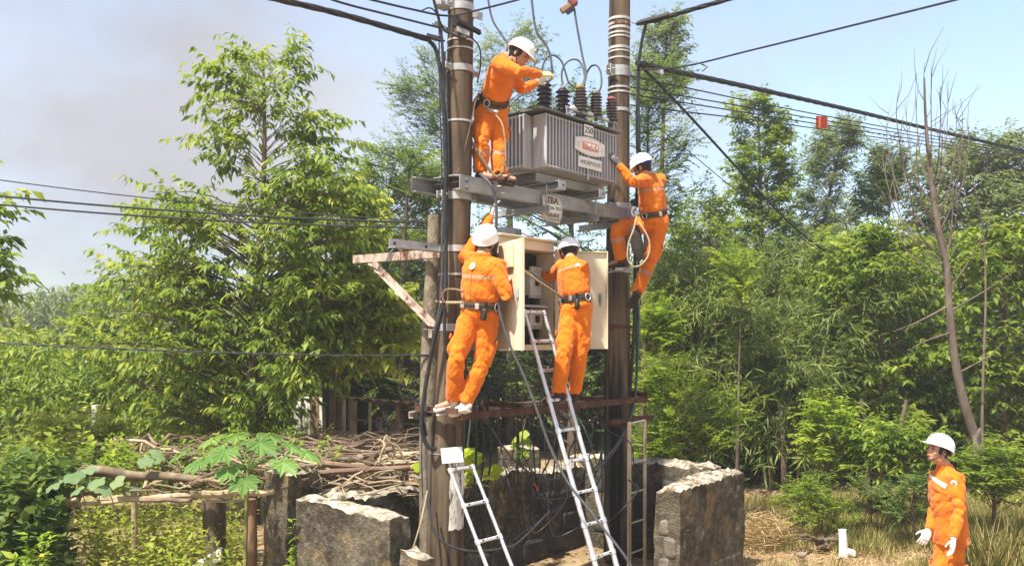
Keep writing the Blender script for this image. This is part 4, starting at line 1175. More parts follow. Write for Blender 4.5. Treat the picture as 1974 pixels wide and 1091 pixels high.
def helmet(root, hc, hf, hl, hu, k, blue, tilt):
    f, l, u = hf, hl, hu
    if tilt:
        q = Matrix.Rotation(tilt, 3, l); f = q @ f; u = q @ u
    c = hc + u*.042*k - f*.004*k
    rings = []; nu_, nv_ = 32, 12
    vs, fs = [], []
    for j in range(nv_+1):
        ph = (math.pi/2)*(1 - j/nv_)
        for i in range(nu_):
            th = 2*math.pi*i/nu_
            rr = math.cos(ph)**.86; zz = math.sin(ph)
            rf, rl, rz = .130*k, .108*k, .112*k
            ridge = 1 + .030*math.exp(-((math.sin(th)*rr)/.16)**2)*(zz > .15)
            vs.append(c + f*(rf*rr*math.cos(th)) + l*(rl*rr*math.sin(th)) + u*(rz*zz*ridge))
    for i in range(nu_):                      # flared rim and front peak
        th = 2*math.pi*i/nu_
        peak = max(0, math.cos(th))**3
        e = 1.07 + .34*peak
        vs.append(c + f*(.130*k*e*math.cos(th)) + l*(.108*k*(1.07+.05*peak)*math.sin(th)) + u*(-.016*k - .012*k*peak - .010*k*max(0, -math.cos(th))))
    for i in range(nu_):                      # underside
        th = 2*math.pi*i/nu_
        vs.append(c + f*(.120*k*math.cos(th)) + l*(.098*k*math.sin(th)) - u*.012*k)
    for j in range(nv_+2):
        for i in range(nu_):
            i2 = (i+1) % nu_
            fs.append((j*nu_+i, j*nu_+i2, (j+1)*nu_+i2, (j+1)*nu_+i))
    fs.append(tuple((nv_+2)*nu_+i for i in range(nu_)))
    mb = MB(); mb.add(vs, fs)
    h = mb.build('helmet', M['helmet'], root, angle=50)
    mb = MB()
    for s in (-1, 1):
        mb.tube(catmull([c + l*(s*.098*k) - u*.01*k, hc + l*(s*.082*k) + f*.012*k - u*.035*k, hc + l*(s*.060*k) + f*.045*k - u*.085*k, hc + f*.062*k - u*.122*k], 5), (.0055 if s else 0)*k, 6)
    st = mb.build('chin_strap', M['belt_dark'], h); st['kind'] = 'part'; del st['kind']
    mb = MB(); mb.tube([c - u*.022*k + f*(-.112*k*math.cos(a)) + l*(.096*k*math.sin(a)) - u*.012*k*math.cos(a) for a in [(-1.2 + 2.4*i/14) for i in range(15)]], [(.004, .013*k)]*15, 8, xaxis=None); mb.build('nape_strap', M['blue'] if blue else M['belt_dark'], h)
    mb = MB(); mb.lathe(c + f*.118*k + u*.055*k, [(.016*k,0),(.016*k,.008*k),(.006*k,.012*k)], 12, X=l, Y=u, Z=f); mb.build('emblem', M['galv'], h)
    return h

def disc_badge(c, nrm, r, parent, name='badge', mat=None):
    nrm = nrm.normalized(); X = nrm.orthogonal().normalized(); Y = nrm.cross(X)
    mb = MB(); mb.lathe(c, [(r, 0), (r, .004), (r*.8, .006)], 18, X=X, Y=Y, Z=nrm)
    b = mb.build(name, mat or M['badge'], parent)
    mb = MB(); mb.lathe(c + nrm*.006, [(r*.55, 0), (r*.5, .0015)], 10, X=X, Y=Y, Z=nrm); mb.build('motif', M['reflect'], b)
    return b

def surf(o, origin, direction):
    """first hit on the mesh o from origin along direction (mesh data is in world coordinates)"""
    ok, loc, nrm, idx = o.ray_cast(origin, direction)
    return (loc, nrm) if ok else (origin + direction*.1, -direction)
RC = ray_child
def limb(J, a, b, c, pa, pb, la, lb, sa, sb):
    J[b] = RC(J[a], *pa, la, sa); J[c] = RC(J[b], *pb, lb, sb)

def kid(root, nm): return [c for c in root.children if c.name.split('.')[0] == nm][0]

# worker on the high platform beside the transformer (facing right, bending over the bushing)
J = {}; k = .96
J['pel'] = P(949, 205, 8.74); J['neck'] = RC(J['pel'], 978, 111, .52*k, -1)
J['rs'] = RC(J['neck'].lerp(J['pel'], .12), 962, 124, .17*k, -1); J['ls'] = RC(J['neck'].lerp(J['pel'], .12), 984, 121, .17*k, 1)
J['re'] = RC(J['rs'], 1001, 139, .28*k, -1); J['rw'] = RC(J['re'], 1041, 144, .25*k, 1)
J['le'] = RC(J['ls'], 1006, 180, .29*k, 1); J['lw'] = RC(J['le'], 1034, 160, .25*k, 1)
J['rh'] = RC(J['pel'], 935, 212, .09*k, -1); J['lh'] = RC(J['pel'], 961, 214, .09*k, 1)
J['rk'] = RC(J['rh'], 927, 276, .39*k, -1); J['ra'] = P(927, 333, 8.60)
J['lk'] = RC(J['lh'], 960, 280, .39*k, -1); J['la'] = P(963, 337, 8.63)
J['rt'] = J['ra'] + V((.12, -.13, -.045)); J['lt'] = J['la'] + V((.16, -.07, -.04))
J['head'] = RC(J['neck'], 1001, 106, .155*k, -1); J['face'] = V((.80, -.28, -.50)); J['hup'] = V((.45, 0, .85))
J['band'] = (2, 3)
p1, I1 = person('person', 'worker in orange bending over the transformer bushings on the high platform', J, 'workers in orange', scale=k, seed=3, gloves=('glove','glove_yellow'),
    hands={'r': (V((.9, .3, .12)), V((.1, .6, -.7)), .75, 1), 'l': (V((.75, .1, .62)), V((.2, .6, .5)), .7, -1)})
J1 = J
# climber at the right pole
J = {}; k = .97
J['pel'] = P(1261, 424, 10.2); J['neck'] = RC(J['pel'], 1253, 337, .52*k, 1)
J['ls'] = RC(J['neck'].lerp(J['pel'], .12), 1242, 347, .18*k, -1); J['rs'] = RC(J['neck'].lerp(J['pel'], .12), 1273, 347, .18*k, 1)
J['le'] = RC(J['ls'], 1219, 352, .28*k, -1); J['lw'] = RC(J['le'], 1193, 317, .26*k, 1)
J['re'] = RC(J['rs'], 1262, 372, .28*k, 1); J['rw'] = RC(J['re'], 1236, 384, .25*k, 1)
J['lh'] = RC(J['pel'], 1248, 434, .09*k, -1); J['rh'] = RC(J['pel'], 1271, 436, .09*k, 1)
J['lk'] = RC(J['lh'], 1187, 441, .40*k, -1); J['la'] = RC(J['lk'], 1197, 500, .37*k, 1)
J['rk'] = RC(J['rh'], 1253, 504, .43*k, -1); J['ra'] = RC(J['rk'], 1226, 566, .41*k, 1)
J['lt'] = J['la'] + V((-.14, .08, -.04)); J['rt'] = J['ra'] + V((-.07, .10, -.11))
J['head'] = RC(J['neck'], 1238, 323, .165*k, -1); J['face'] = V((-.72, .50, -.38)); J['hup'] = V((-.30, .12, .92))
J['band'] = (.66, .72)
p2, I2 = person('person', 'worker in orange climbing the right pole, hand on the transformer', J, 'workers in orange', scale=k, seed=5, gloves=('glove_dark','glove_dark'), blue=True,
    hands={'l': (V((-.55, -.1, .62)), V((-.5, .75, -.3)), .28, -1)})
J2 = J
# worker at the left pole, back to the viewer, arm raised
J = {}; k = 1.0
J['pel'] = P(923, 603, 8.22); J['neck'] = RC(J['pel'], 929, 493, .53*k, 1)
J['ls'] = RC(J['neck'].lerp(J['pel'], .10), 901, 496, .185*k, 1); J['rs'] = RC(J['neck'].lerp(J['pel'], .14), 961, 515, .185*k, -1)
J['le'] = RC(J['ls'], 926, 451, .29*k, 1); J['lw'] = RC(J['le'], 946, 416, .25*k, 1)
J['re'] = RC(J['rs'], 974, 573, .30*k, -1); J['rw'] = RC(J['re'], 979, 548, .25*k, 1)
J['lh'] = RC(J['pel'], 906, 614, .10*k, 1); J['rh'] = RC(J['pel'], 944, 613, .10*k, -1)
J['lk'] = RC(J['lh'], 879, 694, .42*k, -1); J['la'] = RC(J['lk'], 874, 773, .40*k, 1)
J['rk'] = RC(J['rh'], 929, 704, .43*k, -1); J['ra'] = RC(J['rk'], 897, 777, .40*k, 1)
J['lt'] = J['la'] + V((-.17, -.02, -.04)); J['rt'] = J['ra'] + V((-.13, .10, -.045))
J['head'] = RC(J['neck'], 936, 466, .165*k, 1); J['face'] = V((.30, .80, .45)); J['hup'] = V((.05, -.45, .9))
J['band'] = (.60, .66); J['legband'] = False
p3, I3 = person('person', 'worker in orange standing at left pole, seen from behind, one arm raised', J, 'workers in orange', scale=k, seed=7, shoes='boot_light',
    hands={'l': (V((.35, .1, 1)), V((.8, .3, -.2)), .35, 1)})
J3 = J
bk, nn_ = surf(kid(p3, 'jacket'), P(911, 513, 7.6), (P(911, 513, 9) - P(911, 513, 7.6)).normalized()); disc_badge(bk, nn_, .035, kid(p3, 'jacket'))
# worker at the cabinet, back to the viewer
J = {}; k = .93
J['pel'] = P(1110, 592, 8.74); J['neck'] = RC(J['pel'], 1101, 501, .52*k, 1)
J['ls'] = RC(J['neck'].lerp(J['pel'], .13), 1083, 513, .17*k, 1); J['rs'] = RC(J['neck'].lerp(J['pel'], .13), 1124, 513, .175*k, -1)
J['le'] = RC(J['ls'], 1057, 537, .29*k, 1); J['lw'] = RC(J['le'], 1050, 522, .24*k, 1)
J['re'] = RC(J['rs'], 1128, 556, .28*k, 1); J['rw'] = RC(J['re'], 1100, 556, .24*k, 1)
J['lh'] = RC(J['pel'], 1098, 604, .09*k, 1); J['rh'] = RC(J['pel'], 1124, 603, .09*k, -1)
J['la'] = P(1076, 757, 8.60); J['ra'] = P(1109, 754, 8.92)
J['lk'] = P(1087, 684, 8.60); J['rk'] = P(1116, 682, 8.74)
J['lt'] = J['la'] + V((-.14, .05, -.05)); J['rt'] = J['ra'] + V((-.02, .17, -.04))
J['head'] = RC(J['neck'], 1096, 487, .155*k, 1); J['face'] = V((-.28, .85, -.30)); J['hup'] = V((-.1, .3, .95))
J['band'] = (.76, .80); J['legband'] = False
p4, I4 = person('person', 'worker in orange reaching into the open cream cabinet, back turned', J, 'workers in orange', scale=k, seed=11, belt='belt_dark')
J4 = J
bk, nn_ = surf(kid(p4, 'jacket'), P(1113, 511, 8.5), (P(1113, 511, 10) - P(1113, 511, 8.5)).normalized()); disc_badge(bk, nn_, .026, kid(p4, 'jacket'))
# man on the ground at the right, looking up
J = {}; k = .99
J['pel'] = P(1831, 1026, 8.45); J['neck'] = RC(J['pel'], 1822, 899, .62*k, 1)
J['neck'] = P(1822, 900, 8.45)
J['ls'] = RC(P(1827, 918, 8.45), 1844, 921, .17*k, -1); J['rs'] = RC(P(1824, 918, 8.45), 1805, 917, .17*k, 1)
J['le'] = RC(J['ls'], 1849, 984, .30*k, -1); J['lw'] = RC(J['le'], 1838, 1036, .265*k, -1)
J['re'] = RC(J['rs'], 1804, 976, .29*k, 1); J['rw'] = RC(J['re'], 1792, 1020, .255*k, -1)
J['lh'] = RC(J['pel'], 1838, 1045, .10*k, -1); J['rh'] = RC(J['pel'], 1824, 1044, .10*k, 1)
J['lk'] = J['lh'] + V((-.02, -.02, -.40)); J['la'] = J['lk'] + V((.04, .03, -.36)); J['la'].z = .09
J['rk'] = J['rh'] + V((-.06, -.02, -.40)); J['ra'] = J['rk'] + V((.02, .03, -.36)); J['ra'].z = .09
J['lt'] = J['la'] + V((-.17, -.03, -.04)); J['rt'] = J['ra'] + V((-.17, -.0, -.04))
J['head'] = P(1809, 868, 8.43); J['face'] = V((-.90, -.20, .26)); J['hup'] = V((.25, .05, .96))
J['band'] = (2, 3); J['legband'] = False
p5, I5 = person('person', 'worker in orange standing on the ground at right looking up', J, 'workers in orange', scale=k, seed=13, belt=None, jacket_out=True, tilt_helmet=-.12,
    hands={'l': (V((-.12, -.05, -1)), V((-.9, .1, .0)), .35, 1), 'r': (V((-.45, -.1, -.75)), V((-.3, .3, -.6)), .4, -1)})
J5 = J
jk5 = kid(p5, 'jacket')
bk, nn_ = surf(jk5, P(1839, 931, 7.6), (P(1839, 931, 9) - P(1839, 931, 7.6)).normalized()); disc_badge(bk, nn_, .030, jk5, 'sleeve_badge')
pts = []
for u, v in ((1793, 918), (1797, 921), (1801, 924), (1805, 926), (1809, 929), (1814, 932), (1819, 935), (1824, 938)):
    h_, n_ = surf(jk5, P(u, v, 7.6), (P(u, v, 9) - P(u, v, 7.6)).normalized())
    if h_.y > 8: pts.append((h_ + n_*.004))
if len(pts) > 2:
    mb = MB(); mb.tube(pts, [(.024, .004)]*len(pts), 8, xaxis=V((0,0,1))); mb.build('chest_tape', M['badge'], jk5)
mb = MB(); pts = []
for u, v in ((1800, 938), (1807, 942), (1814, 946), (1821, 950), (1825, 952)):
    h_, n_ = surf(jk5, P(u, v, 7.6), (P(u, v, 9) - P(u, v, 7.6)).normalized())
    if h_.y > 8: pts.append((h_ + n_*.003))
if len(pts) > 2:
    mb.tube(pts, [(.020, .004)]*len(pts), 8, xaxis=V((0,0,1))); mb.build('chest_pocket_flap', M['orange'], jk5)

# lanyards and ropes that hang from the belts
def rope(name, label, pts, r, mat, twist=True, cat='rope'):
    pp = catmull(pts, 10)
    mb = MB()
    if twist:
        tot = 0; acc = [0]
        for a, b in zip(pp, pp[1:]): tot += (b-a).length; acc.append(tot)
        for s in range(3):
            q = []
            for i, p in enumerate(pp):
                t = (pp[min(i+1, len(pp)-1)] - pp[max(i-1, 0)]).normalized()
                X = t.orthogonal().normalized() if abs(t.z) > .95 else V((0,0,1)).cross(t).normalized(); Y = t.cross(X)
                a = acc[i]/(r*9)*2*math.pi + s*2.094
                q.append(p + X*(r*.5*math.cos(a)) + Y*(r*.5*math.sin(a)))
            mb.tube(q, r*.62, 6)
    else: mb.tube(pp, r, 8)
    o = mb.build(name, mat)
    return tag(o, label, cat)
rope('lanyard_hose', 'thick tan rope hanging in a long loop from belt of platform worker', [P(924, 182, 8.62), P(912, 203, 8.55), P(905, 235, 8.5), P(908, 270, 8.5), P(928, 305, 8.5), P(947, 332, 8.5), P(959, 341, 8.5), P(970, 330, 8.52), P(975, 310, 8.53)], .016, M['rope_brown'])
rope('lanyard', 'thin pale rope along the trouser leg of platform worker', [P(956, 222, 8.55), P(968, 240, 8.52), P(974, 275, 8.52), P(975, 311, 8.53)], .008, M['rope'])
mb = MB(); mb.bbox(P(950, 214, 8.56), .12, .03, .035, V((.93, -.2, -.3)), V((0,1,0)), V((.3,0,.95)), b=.01); o = mb.build('rope_grab', M['galv'], None, angle=40); tag(o, 'steel rope grab clipped at the hip of platform worker', 'clip')
rope('lanyard', 'plaited tan rope loop hanging from belt of the climbing worker', [P(1228, 412, 9.92), P(1222, 440, 9.78), P(1212, 468, 9.74), P(1210, 498, 9.72), P(1222, 514, 9.72), P(1240, 507, 9.74), P(1252, 485, 9.78), P(1250, 460, 9.8), P(1238, 438, 9.84), P(1229, 425, 9.9)], .009, M['rope'])
mb = MB(); c = P(1223, 408, 9.92); mb.tube([c + V((.03*math.cos(a), 0, .05*math.sin(a))) for a in [i*math.pi/7 for i in range(15)]], .010, 8); mb.bbox(c + V((.02,0,-.02)), .05, .03, .06, b=.008); o = mb.build('carabiner', M['steel']); tag(o, 'shiny steel hook on belt of the climbing worker', 'hook')
mb = MB(); c = P(1226, 468, 10.02); mb.tube([c + V((-.02, 0, .20)), c + V((-.01,0,.09)), c + V((.02, 0, -.07)), c + V((.05, 0, -.20))], [(.05,.03),(.075,.045),(.075,.045),(.04,.02)], 14, xaxis=V((1,0,0)))
o = remeshed(mb, 'tool_bag', [M['belt_dark']], None, .01, 3, .008, 3); tag(o, 'black cloth tool bag hanging at the climbing worker\'s thigh', 'bag')
rope('pole_strap', 'tan safety rope from worker\'s belt around the left pole', [P(893, 583, 8.12), P(878, 583, 8.18), P(860, 583, 8.24), P(846, 582, 8.42), P(842, 581, 8.6), P(850, 579, 8.72)], .012, M['rope'])
rope('pole_strap', 'brown rope loop standing up behind belt at the left pole', [P(856, 583, 8.22), P(853, 567, 8.22), P(862, 558, 8.2), P(880, 558, 8.15), P(893, 562, 8.12)], .010, M['rope_brown'])
rope('work_strap', 'dark rope with chain from cabinet worker\'s belt to the cabinet frame', [P(1085, 573, 8.66), P(1060, 557, 8.62), P(1035, 540, 8.6), P(1010, 522, 8.62)], .013, M['rope_brown'])
rope('work_strap', 'thin black strap above the chained rope at the cabinet', [P(1080, 570, 8.68), P(1055, 548, 8.68), P(1024, 524, 8.75)], .010, M['cable'], False, 'strap')
for J, nm in ((J1,'1'), (J2,'2'), (J3,'3'), (J4,'4'), (J5,'5')):
    print(nm, {a: round((J[b]-J[c]).length, 2) for a, b, c in (('torso','pel','neck'),('sho','ls','rs'),('ua','ls','le'),('fa','le','lw'),('thL','lh','lk'),('shL','lk','la'),('thR','rh','rk'),('shR','rk','ra'))}, 'feet z', round(J['la'].z, 2), round(J['ra'].z, 2), 'y', [round(J[q].y, 2) for q in ('pel','neck','ls','rs','lk','la','rk','ra','lw','rw')])
# ---------------------------------------------------------------- cables
def cable(label, pts, r, mat='cable', name='cable', k=10, cat='cable', twist=0, sag=0):
    pts = [V(p) for p in pts]
    if sag and len(pts) == 2:
        a, b = pts
        pts = [a.lerp(b, f) - V((0,0,sag*4*f*(1-f))) for f in np.linspace(0, 1, 9)]
    pp = catmull(pts, k)
    mb = MB()
    if twist:
        acc = [0]
        for a, b in zip(pp, pp[1:]): acc.append(acc[-1] + (b-a).length)
        fine = []
        step = r*3.0; L = acc[-1]; n = int(min(400, L/step))
        for i in range(n+1):
            s = L*i/n; j = max(0, min(len(acc)-2, int(np.searchsorted(acc, s))-1))
            f = (s-acc[j])/max(1e-9, acc[j+1]-acc[j]); fine.append((pp[j].lerp(pp[j+1], f), s))
        for q in range(twist):
            pl = []
            for i, (p, s) in enumerate(fine):
                t = (fine[min(i+1, n)][0]-fine[max(i-1, 0)][0]).normalized()
                X = V((0,0,1)).cross(t); X = X.normalized() if X.length > .05 else V((1,0,0)); Y = t.cross(X)
                a = s/(r*34)*2*math.pi + q*2*math.pi/twist
                pl.append(p + X*(r*.56*math.cos(a)) + Y*(r*.56*math.sin(a)))
            mb.tube(pl, r*.52, 6)
    else:
        mb.tube(pp, r, 7)
    return tag(mb.build(name, M[mat]), label, cat)

dz = 8.35
# overhead lines, upper left
cable('thick black twisted cable descending from upper left to left pole', [P(440, -24, 7.2), P(530, -2, 7.35), P(650, 26, 7.7), P(770, 60, 8.1), P(828, 77, 8.3)], .026, twist=4)
mb = MB(); angle(mb, P(822, 75, 8.3), P(853, 83, 8.4), .05, .012, V((0,0,1))); tag(mb.build('cable_clamp', M['cable_grey'], None, angle=30), 'dark wedge clamp holding the thick cable at left pole', 'clamp')
cable('thin black line highest of those running to left pole top', [P(560, -40, 7.2), P(640, 0, 7.4), P(760, 32, 8.0), P(855, 56, 8.35)], .010)
cable('thin black line passing in front of left pole top', [P(690, -8, 7.3), P(715, 0, 7.4), P(800, 20, 7.9), P(860, 31, 8.33), P(905, 24, 8.34), P(1000, 0, 8.6), P(1060, -18, 8.8)], .010)
cable('thin wire looping over the clamp beside left pole top', [P(812, 22, 8.1), P(826, 16, 8.15), P(838, 22, 8.2), P(850, 45, 8.3), P(862, 62, 8.33), P(900, 66, 8.33), P(912, 76, 8.35), P(925, 95, 8.4), P(926, 130, 8.45), P(920, 160, 8.5)], .007)
cable('black cable bending down from the clamp along left pole', [P(826, 78, 8.3), P(838, 92, 8.33), P(846, 120, 8.34), P(853, 180, 8.34), P(858, 260, 8.33), P(860, 340, 8.32), P(858, 420, 8.31), P(860, 520, 8.28), P(856, 580, 8.26), P(840, 640, 8.26), P(828, 700, 8.28), P(818, 760, 8.28), P(812, 820, 8.28), P(823, 858, 8.28), P(842, 866, 8.3)], .020)
cable('black cable running straight down left side of left pole', [P(836, 0, 8.3), P(850, 60, 8.34), P(855, 150, 8.34), P(857, 300, 8.33), P(863, 420, 8.32), P(858, 520, 8.3), P(852, 600, 8.28), P(832, 680, 8.28), P(822, 740, 8.28), P(815, 800, 8.3), P(822, 840, 8.32)], .014)
cable('grey cable behind the black ones along left pole', [P(858, 100, 8.36), P(861, 200, 8.35), P(864, 340, 8.34), P(853, 430, 8.36), P(851, 560, 8.36), P(838, 640, 8.36), P(824, 720, 8.36), P(820, 800, 8.36), P(822, 900, 8.36), P(824, 980, 8.36)], .009, 'cable_grey')
cable('thin dark wire hanging at far left of left pole', [P(846, 40, 8.36), P(848, 200, 8.36), P(852, 330, 8.36), P(846, 420, 8.36), P(850, 500, 8.36), P(836, 660, 8.36), P(818, 740, 8.36), P(813, 870, 8.36), P(815, 960, 8.36)], .006)
cable('short thick cable hanging beside the worker at left pole', [P(858, 590, 8.2), P(857, 640, 8.22), P(860, 680, 8.22), P(870, 700, 8.25)], .016)
cable('dark cable curving below left pole across the short ladder', [P(826, 960, 8.2), P(832, 1010, 8.1), P(850, 1040, 8.05), P(880, 1056, 8.02), P(920, 1062, 8.02), P(975, 1055, 8.1), P(1005, 1040, 8.2), P(1060, 985, 8.6)], .011)
cable('black cable dangling from worker\'s belt down past the tall ladder', [P(960, 585, 8.1), P(968, 620, 8.1), P(985, 670, 8.1), P(1010, 725, 8.1), P(1035, 790, 8.1), P(1060, 860, 8.1), P(1092, 925, 8.05), P(1130, 975, 8.0), P(1165, 1020, 7.95), P(1200, 1065, 7.9), P(1222, 1100, 7.9)], .012, 'cable_grey')
cable('grey cable the raised hand holds, coming down from the platform', [P(925, 335, 8.45), P(945, 355, 8.38), P(955, 380, 8.4), P(957, 410, 8.42), P(956, 450, 8.46), P(954, 490, 8.5), P(954, 530, 8.5)], .014, 'cable_grey')
cable('thin brown wire slanting beside worker on the left pole', [P(918, 190, 8.42), P(905, 250, 8.4), P(890, 310, 8.38), P(878, 345, 8.35)], .005, 'cable_brown')
# far lines at left
for i, (v0, v1, r, lab) in enumerate(((346, 428, .006, 'uppermost thin wire crossing the left tree'), (379, 430, .011, 'middle double-looking cable crossing the left tree'), (396, 440, .010, 'lowest of the three wires crossing the left tree'))):
    cable(lab, [P(-60, v0-7, 9.3), P(838, v1, 9.0)], r, sag=.05)
cable('long black cable at knee height crossing in front of left tree', [P(-60, 658, 8.9), P(200, 671, 8.9), P(400, 679, 8.9), P(640, 685, 8.9), P(830, 685, 8.9)], .012, twist=2)
# right side
ra = P(1213, 115, 10.4)
cable('thick black twisted cable from right pole to the right edge', [P(1228, 122, 10.4), P(1300, 138, 11.0), P(1450, 170, 12.6), P(1650, 215, 15.0), P(1800, 251, 17), P(2040, 306, 20)], .034, twist=4)
for i, (v0, v1, lab) in enumerate(((147, 292, 'thin wire just under the thick cable at right'), (168, 295, 'second thin wire under the thick cable at right'), (182, 299, 'third thin wire under the thick cable at right'), (203, 304, 'lowest thin wire under the thick cable at right'))):
    mid = (236 + (i-1.5)*9)
    cable(lab, [P(1215, v0, 10.5), P(1583, mid, 14.3), P(2040, v1+14, 20)], .009)
mb = MB(); c = P(1584, 236, 14.25); mb.bbox(c, .19, .03, .19, V((1,.1,-.05)).normalized(), V((0,1,0)), b=.004)
tag(mb.build('marker_plate', M['tag_red'], None, angle=30), 'square red-brown marker plate hanging on the wires at right', 'sign')
cable('thick black cable rising from right pole to upper right', [P(1228, 46, 10.45), P(1262, 40, 10.3), P(1330, 20, 9.9), P(1400, 0, 9.5), P(1480, -26, 9.1)], .026, twist=4)
mb = MB(); angle(mb, P(1234, 46, 10.42), P(1290, 31, 10.1), .04, .014, V((0,0,1))); mb.tube([P(1215, 42, 10.5), P(1228, 48, 10.45), P(1236, 46, 10.4)], .008, 6); tag(mb.build('cable_clamp', M['cable_grey'], None, angle=30), 'dark wedge clamp and hook high on right pole', 'clamp')
cable('black service line crossing the sky to upper right corner', [P(1222, 136, 10.5), P(1320, 128, 10.0), P(1450, 97, 9.2), P(1650, 48, 8.2), P(1860, -4, 7.4), P(1960, -32, 7.0)], .010)
cable('straight black stay cable slanting down right of right pole', [P(1228, 124, 10.5), P(1250, 142, 10.8), P(1330, 225, 12), P(1450, 355, 14), P(1530, 437, 15.5), P(1610, 500, 16.8), P(1660, 540, 17.8)], .018)
cable('thin wire slanting below the stay cable at right', [P(1222, 215, 10.6), P(1300, 270, 11.6), P(1400, 352, 13), P(1500, 430, 15), P(1600, 495, 16.8)], .006)
cable('black cable loop hanging down right of right pole', [P(1246, 44, 10.35), P(1240, 68, 10.4), P(1234, 100, 10.42), P(1231, 135, 10.44), P(1230, 200, 10.46), P(1232, 290, 10.5), P(1226, 400, 10.75), P(1224, 520, 10.75), P(1223, 620, 10.5), P(1218, 700, 10.5), P(1214, 760, 10.5)], .020)
cable('second black cable hanging right of right pole', [P(1232, 140, 10.46), P(1227, 220, 10.5), P(1229, 320, 10.6), P(1233, 420, 10.8), P(1229, 560, 10.7), P(1227, 650, 10.5), P(1226, 740, 10.5), P(1214, 800, 10.4), P(1195, 850, 10.2), P(1165, 900, 10.0)], .013)
cable('grey cable swinging from right pole foot towards the ladder', [P(1232, 590, 10.6), P(1230, 680, 10.5), P(1224, 770, 10.4), P(1205, 830, 10.2), P(1170, 880, 9.9), P(1130, 910, 9.7), P(1070, 923, 9.6), P(1030, 915, 9.6), P(985, 880, 9.6), P(950, 830, 9.5), P(920, 790, 9.3)], .010, 'cable_grey')
cable('thin grey wire swinging beside it towards the ladder', [P(1226, 780, 10.4), P(1200, 845, 10.2), P(1165, 892, 9.9), P(1120, 930, 9.7), P(1080, 975, 9.6), P(1030, 1010, 9.4), P(990, 1040, 9.2)], .007, 'cable_grey')
mb = MB(); mb.bbox(P(1260, 133, 10.7), .26, .03, .07, V((.9,.2,-.3)).normalized(), V((-.2,.97,0)), b=.006); tag(mb.build('strain_clamp', M['galv'], None, angle=30), 'slotted galvanised strain clamp right of right pole', 'clamp')
c = P(1357, 126, 9.8); mb = MB(); mb.tube([c, c + V((.04,0,-.02)), c + V((-.02,0,-.07))], .008, 6); mb.tube([c, c + V((-.03,0,.01))], .008, 6); tag(mb.build('wire_tie', M['stick'], None), 'frayed brown tie on the service line at upper right', 'tie')
# leads down to the bushings
cable('grey lead dropping from the top behind platform worker\'s head', [P(938, -25, 9.3), P(941, 0, 9.3), P(950, 40, 9.3), P(972, 75, 9.28), P(985, 95, 9.25)], .011, 'cable_grey')
cable('grey lead dropping onto the first bushing', [P(1024, -25, 9.5), P(1026, 10, 9.5), P(1034, 60, 9.5), P(1053, 88, 9.5), P(1062, 115, 9.5), P(1063, 150, 9.5), P(1052, 160, 9.5)], .013, 'cable_grey')
cable('grey lead dropping from the red clamp to the surge arrester', [P(1107, 18, 9.6), P(1112, 50, 9.6), P(1122, 105, 9.6), P(1130, 145, 9.55), P(1122, 172, 9.5)], .012, 'cable_grey')
cable('first arched jumper between bushing and arrester', [P(1046, 160, 9.5), P(1045, 135, 9.5), P(1053, 112, 9.5), P(1067, 107, 9.5), P(1082, 118, 9.5), P(1090, 140, 9.5), P(1097, 160, 9.5), P(1112, 170, 9.5)], .011, 'cable_grey')
cable('second arched jumper between bushings', [P(1085, 170, 9.75), P(1083, 140, 9.75), P(1093, 120, 9.75), P(1110, 115, 9.75), P(1122, 126, 9.72), P(1127, 150, 9.6), P(1126, 172, 9.5)], .011, 'cable_grey')
cable('third arched jumper next to right pole', [P(1120, 180, 10.0), P(1128, 150, 10.0), P(1138, 130, 9.9), P(1150, 127, 9.8), P(1158, 140, 9.75), P(1159, 165, 9.7), P(1152, 182, 9.7)], .011, 'cable_grey')
rc = thing('line_clamp', 'red-brown hinged line clamp hanging at top of picture', 'clamp', P(1096, 12, 9.6))
mb = MB(); mb.bbox(P(1094, 15, 9.6), .17, .05, .07, V((.85,0,.5)).normalized(), V((0,1,0)), V((-.5,0,.85)).normalized(), b=.01); mb.build('jaw', M['post_wood'], rc, angle=30)
mb = MB(); mb.bbox(P(1104, 5, 9.6), .10, .07, .10, V((.85,0,.5)).normalized(), V((0,1,0)), V((-.5,0,.85)).normalized(), b=.02); mb.build('screw_block', M['red_cap'], rc, angle=30)
mb = MB(); mb.bbox(P(1099, 20, 9.58), .11, .02, .06, V((.8,0,.6)).normalized(), V((0,1,0)), V((-.6,0,.8)).normalized(), b=.006); mb.build('flap', M['black'], rc, angle=30)
cable('lead rising from the red clamp out of view', [P(1112, 0, 9.6), P(1118, -25, 9.6)], .012, 'cable_grey')
# steel bracket and fittings at left pole top
br = thing('pole_top_bracket', 'dark crossed brackets and bolts on left pole near its top', 'bracket', P(878, 60, 8.3))
mb = MB(); angle(mb, P(880, 46, 8.26), P(924, 69, 8.36), .05, .012, V((0,0,1))); mb.build('cross_arm', M['black'], br, angle=30)
mb = MB(); mb.tube([P(878, 34, 8.28), P(878, 52, 8.28)], [.05,.035], 10); mb.tube([P(874, 66, 8.3), P(898, 74, 8.28)], .022, 8); mb.build('spool_insulator', M['porcelain'], br)
mb = MB(); mb.bbox(P(893, 61, 8.27), .13, .02, .05, V((.9,.2,-.3)).normalized(), V((-.2,.97,0)), b=.006); mb.build('plate', M['galv'], br, angle=30)
mb = MB(); mb.bbox(P(921, 30, 8.4), .10, .015, .075, V((.93,.2,-.25)).normalized(), V((-.2,.97,0)), b=.004); mb.build('lug_plate', M['galv'], br, angle=30)
mb = MB(); mb.bbox(P(852, 10, 8.4), .16, .10, .08, T2, N2, b=.02); mb.build('clamp_block', M['galv'], br, angle=30)
mb = MB(); angle(mb, P(836, 50, 8.4), P(862, 66, 8.36), .05, .012, V((0,0,1))); mb.build('tail_arm', M['cable_grey'], br, angle=30)
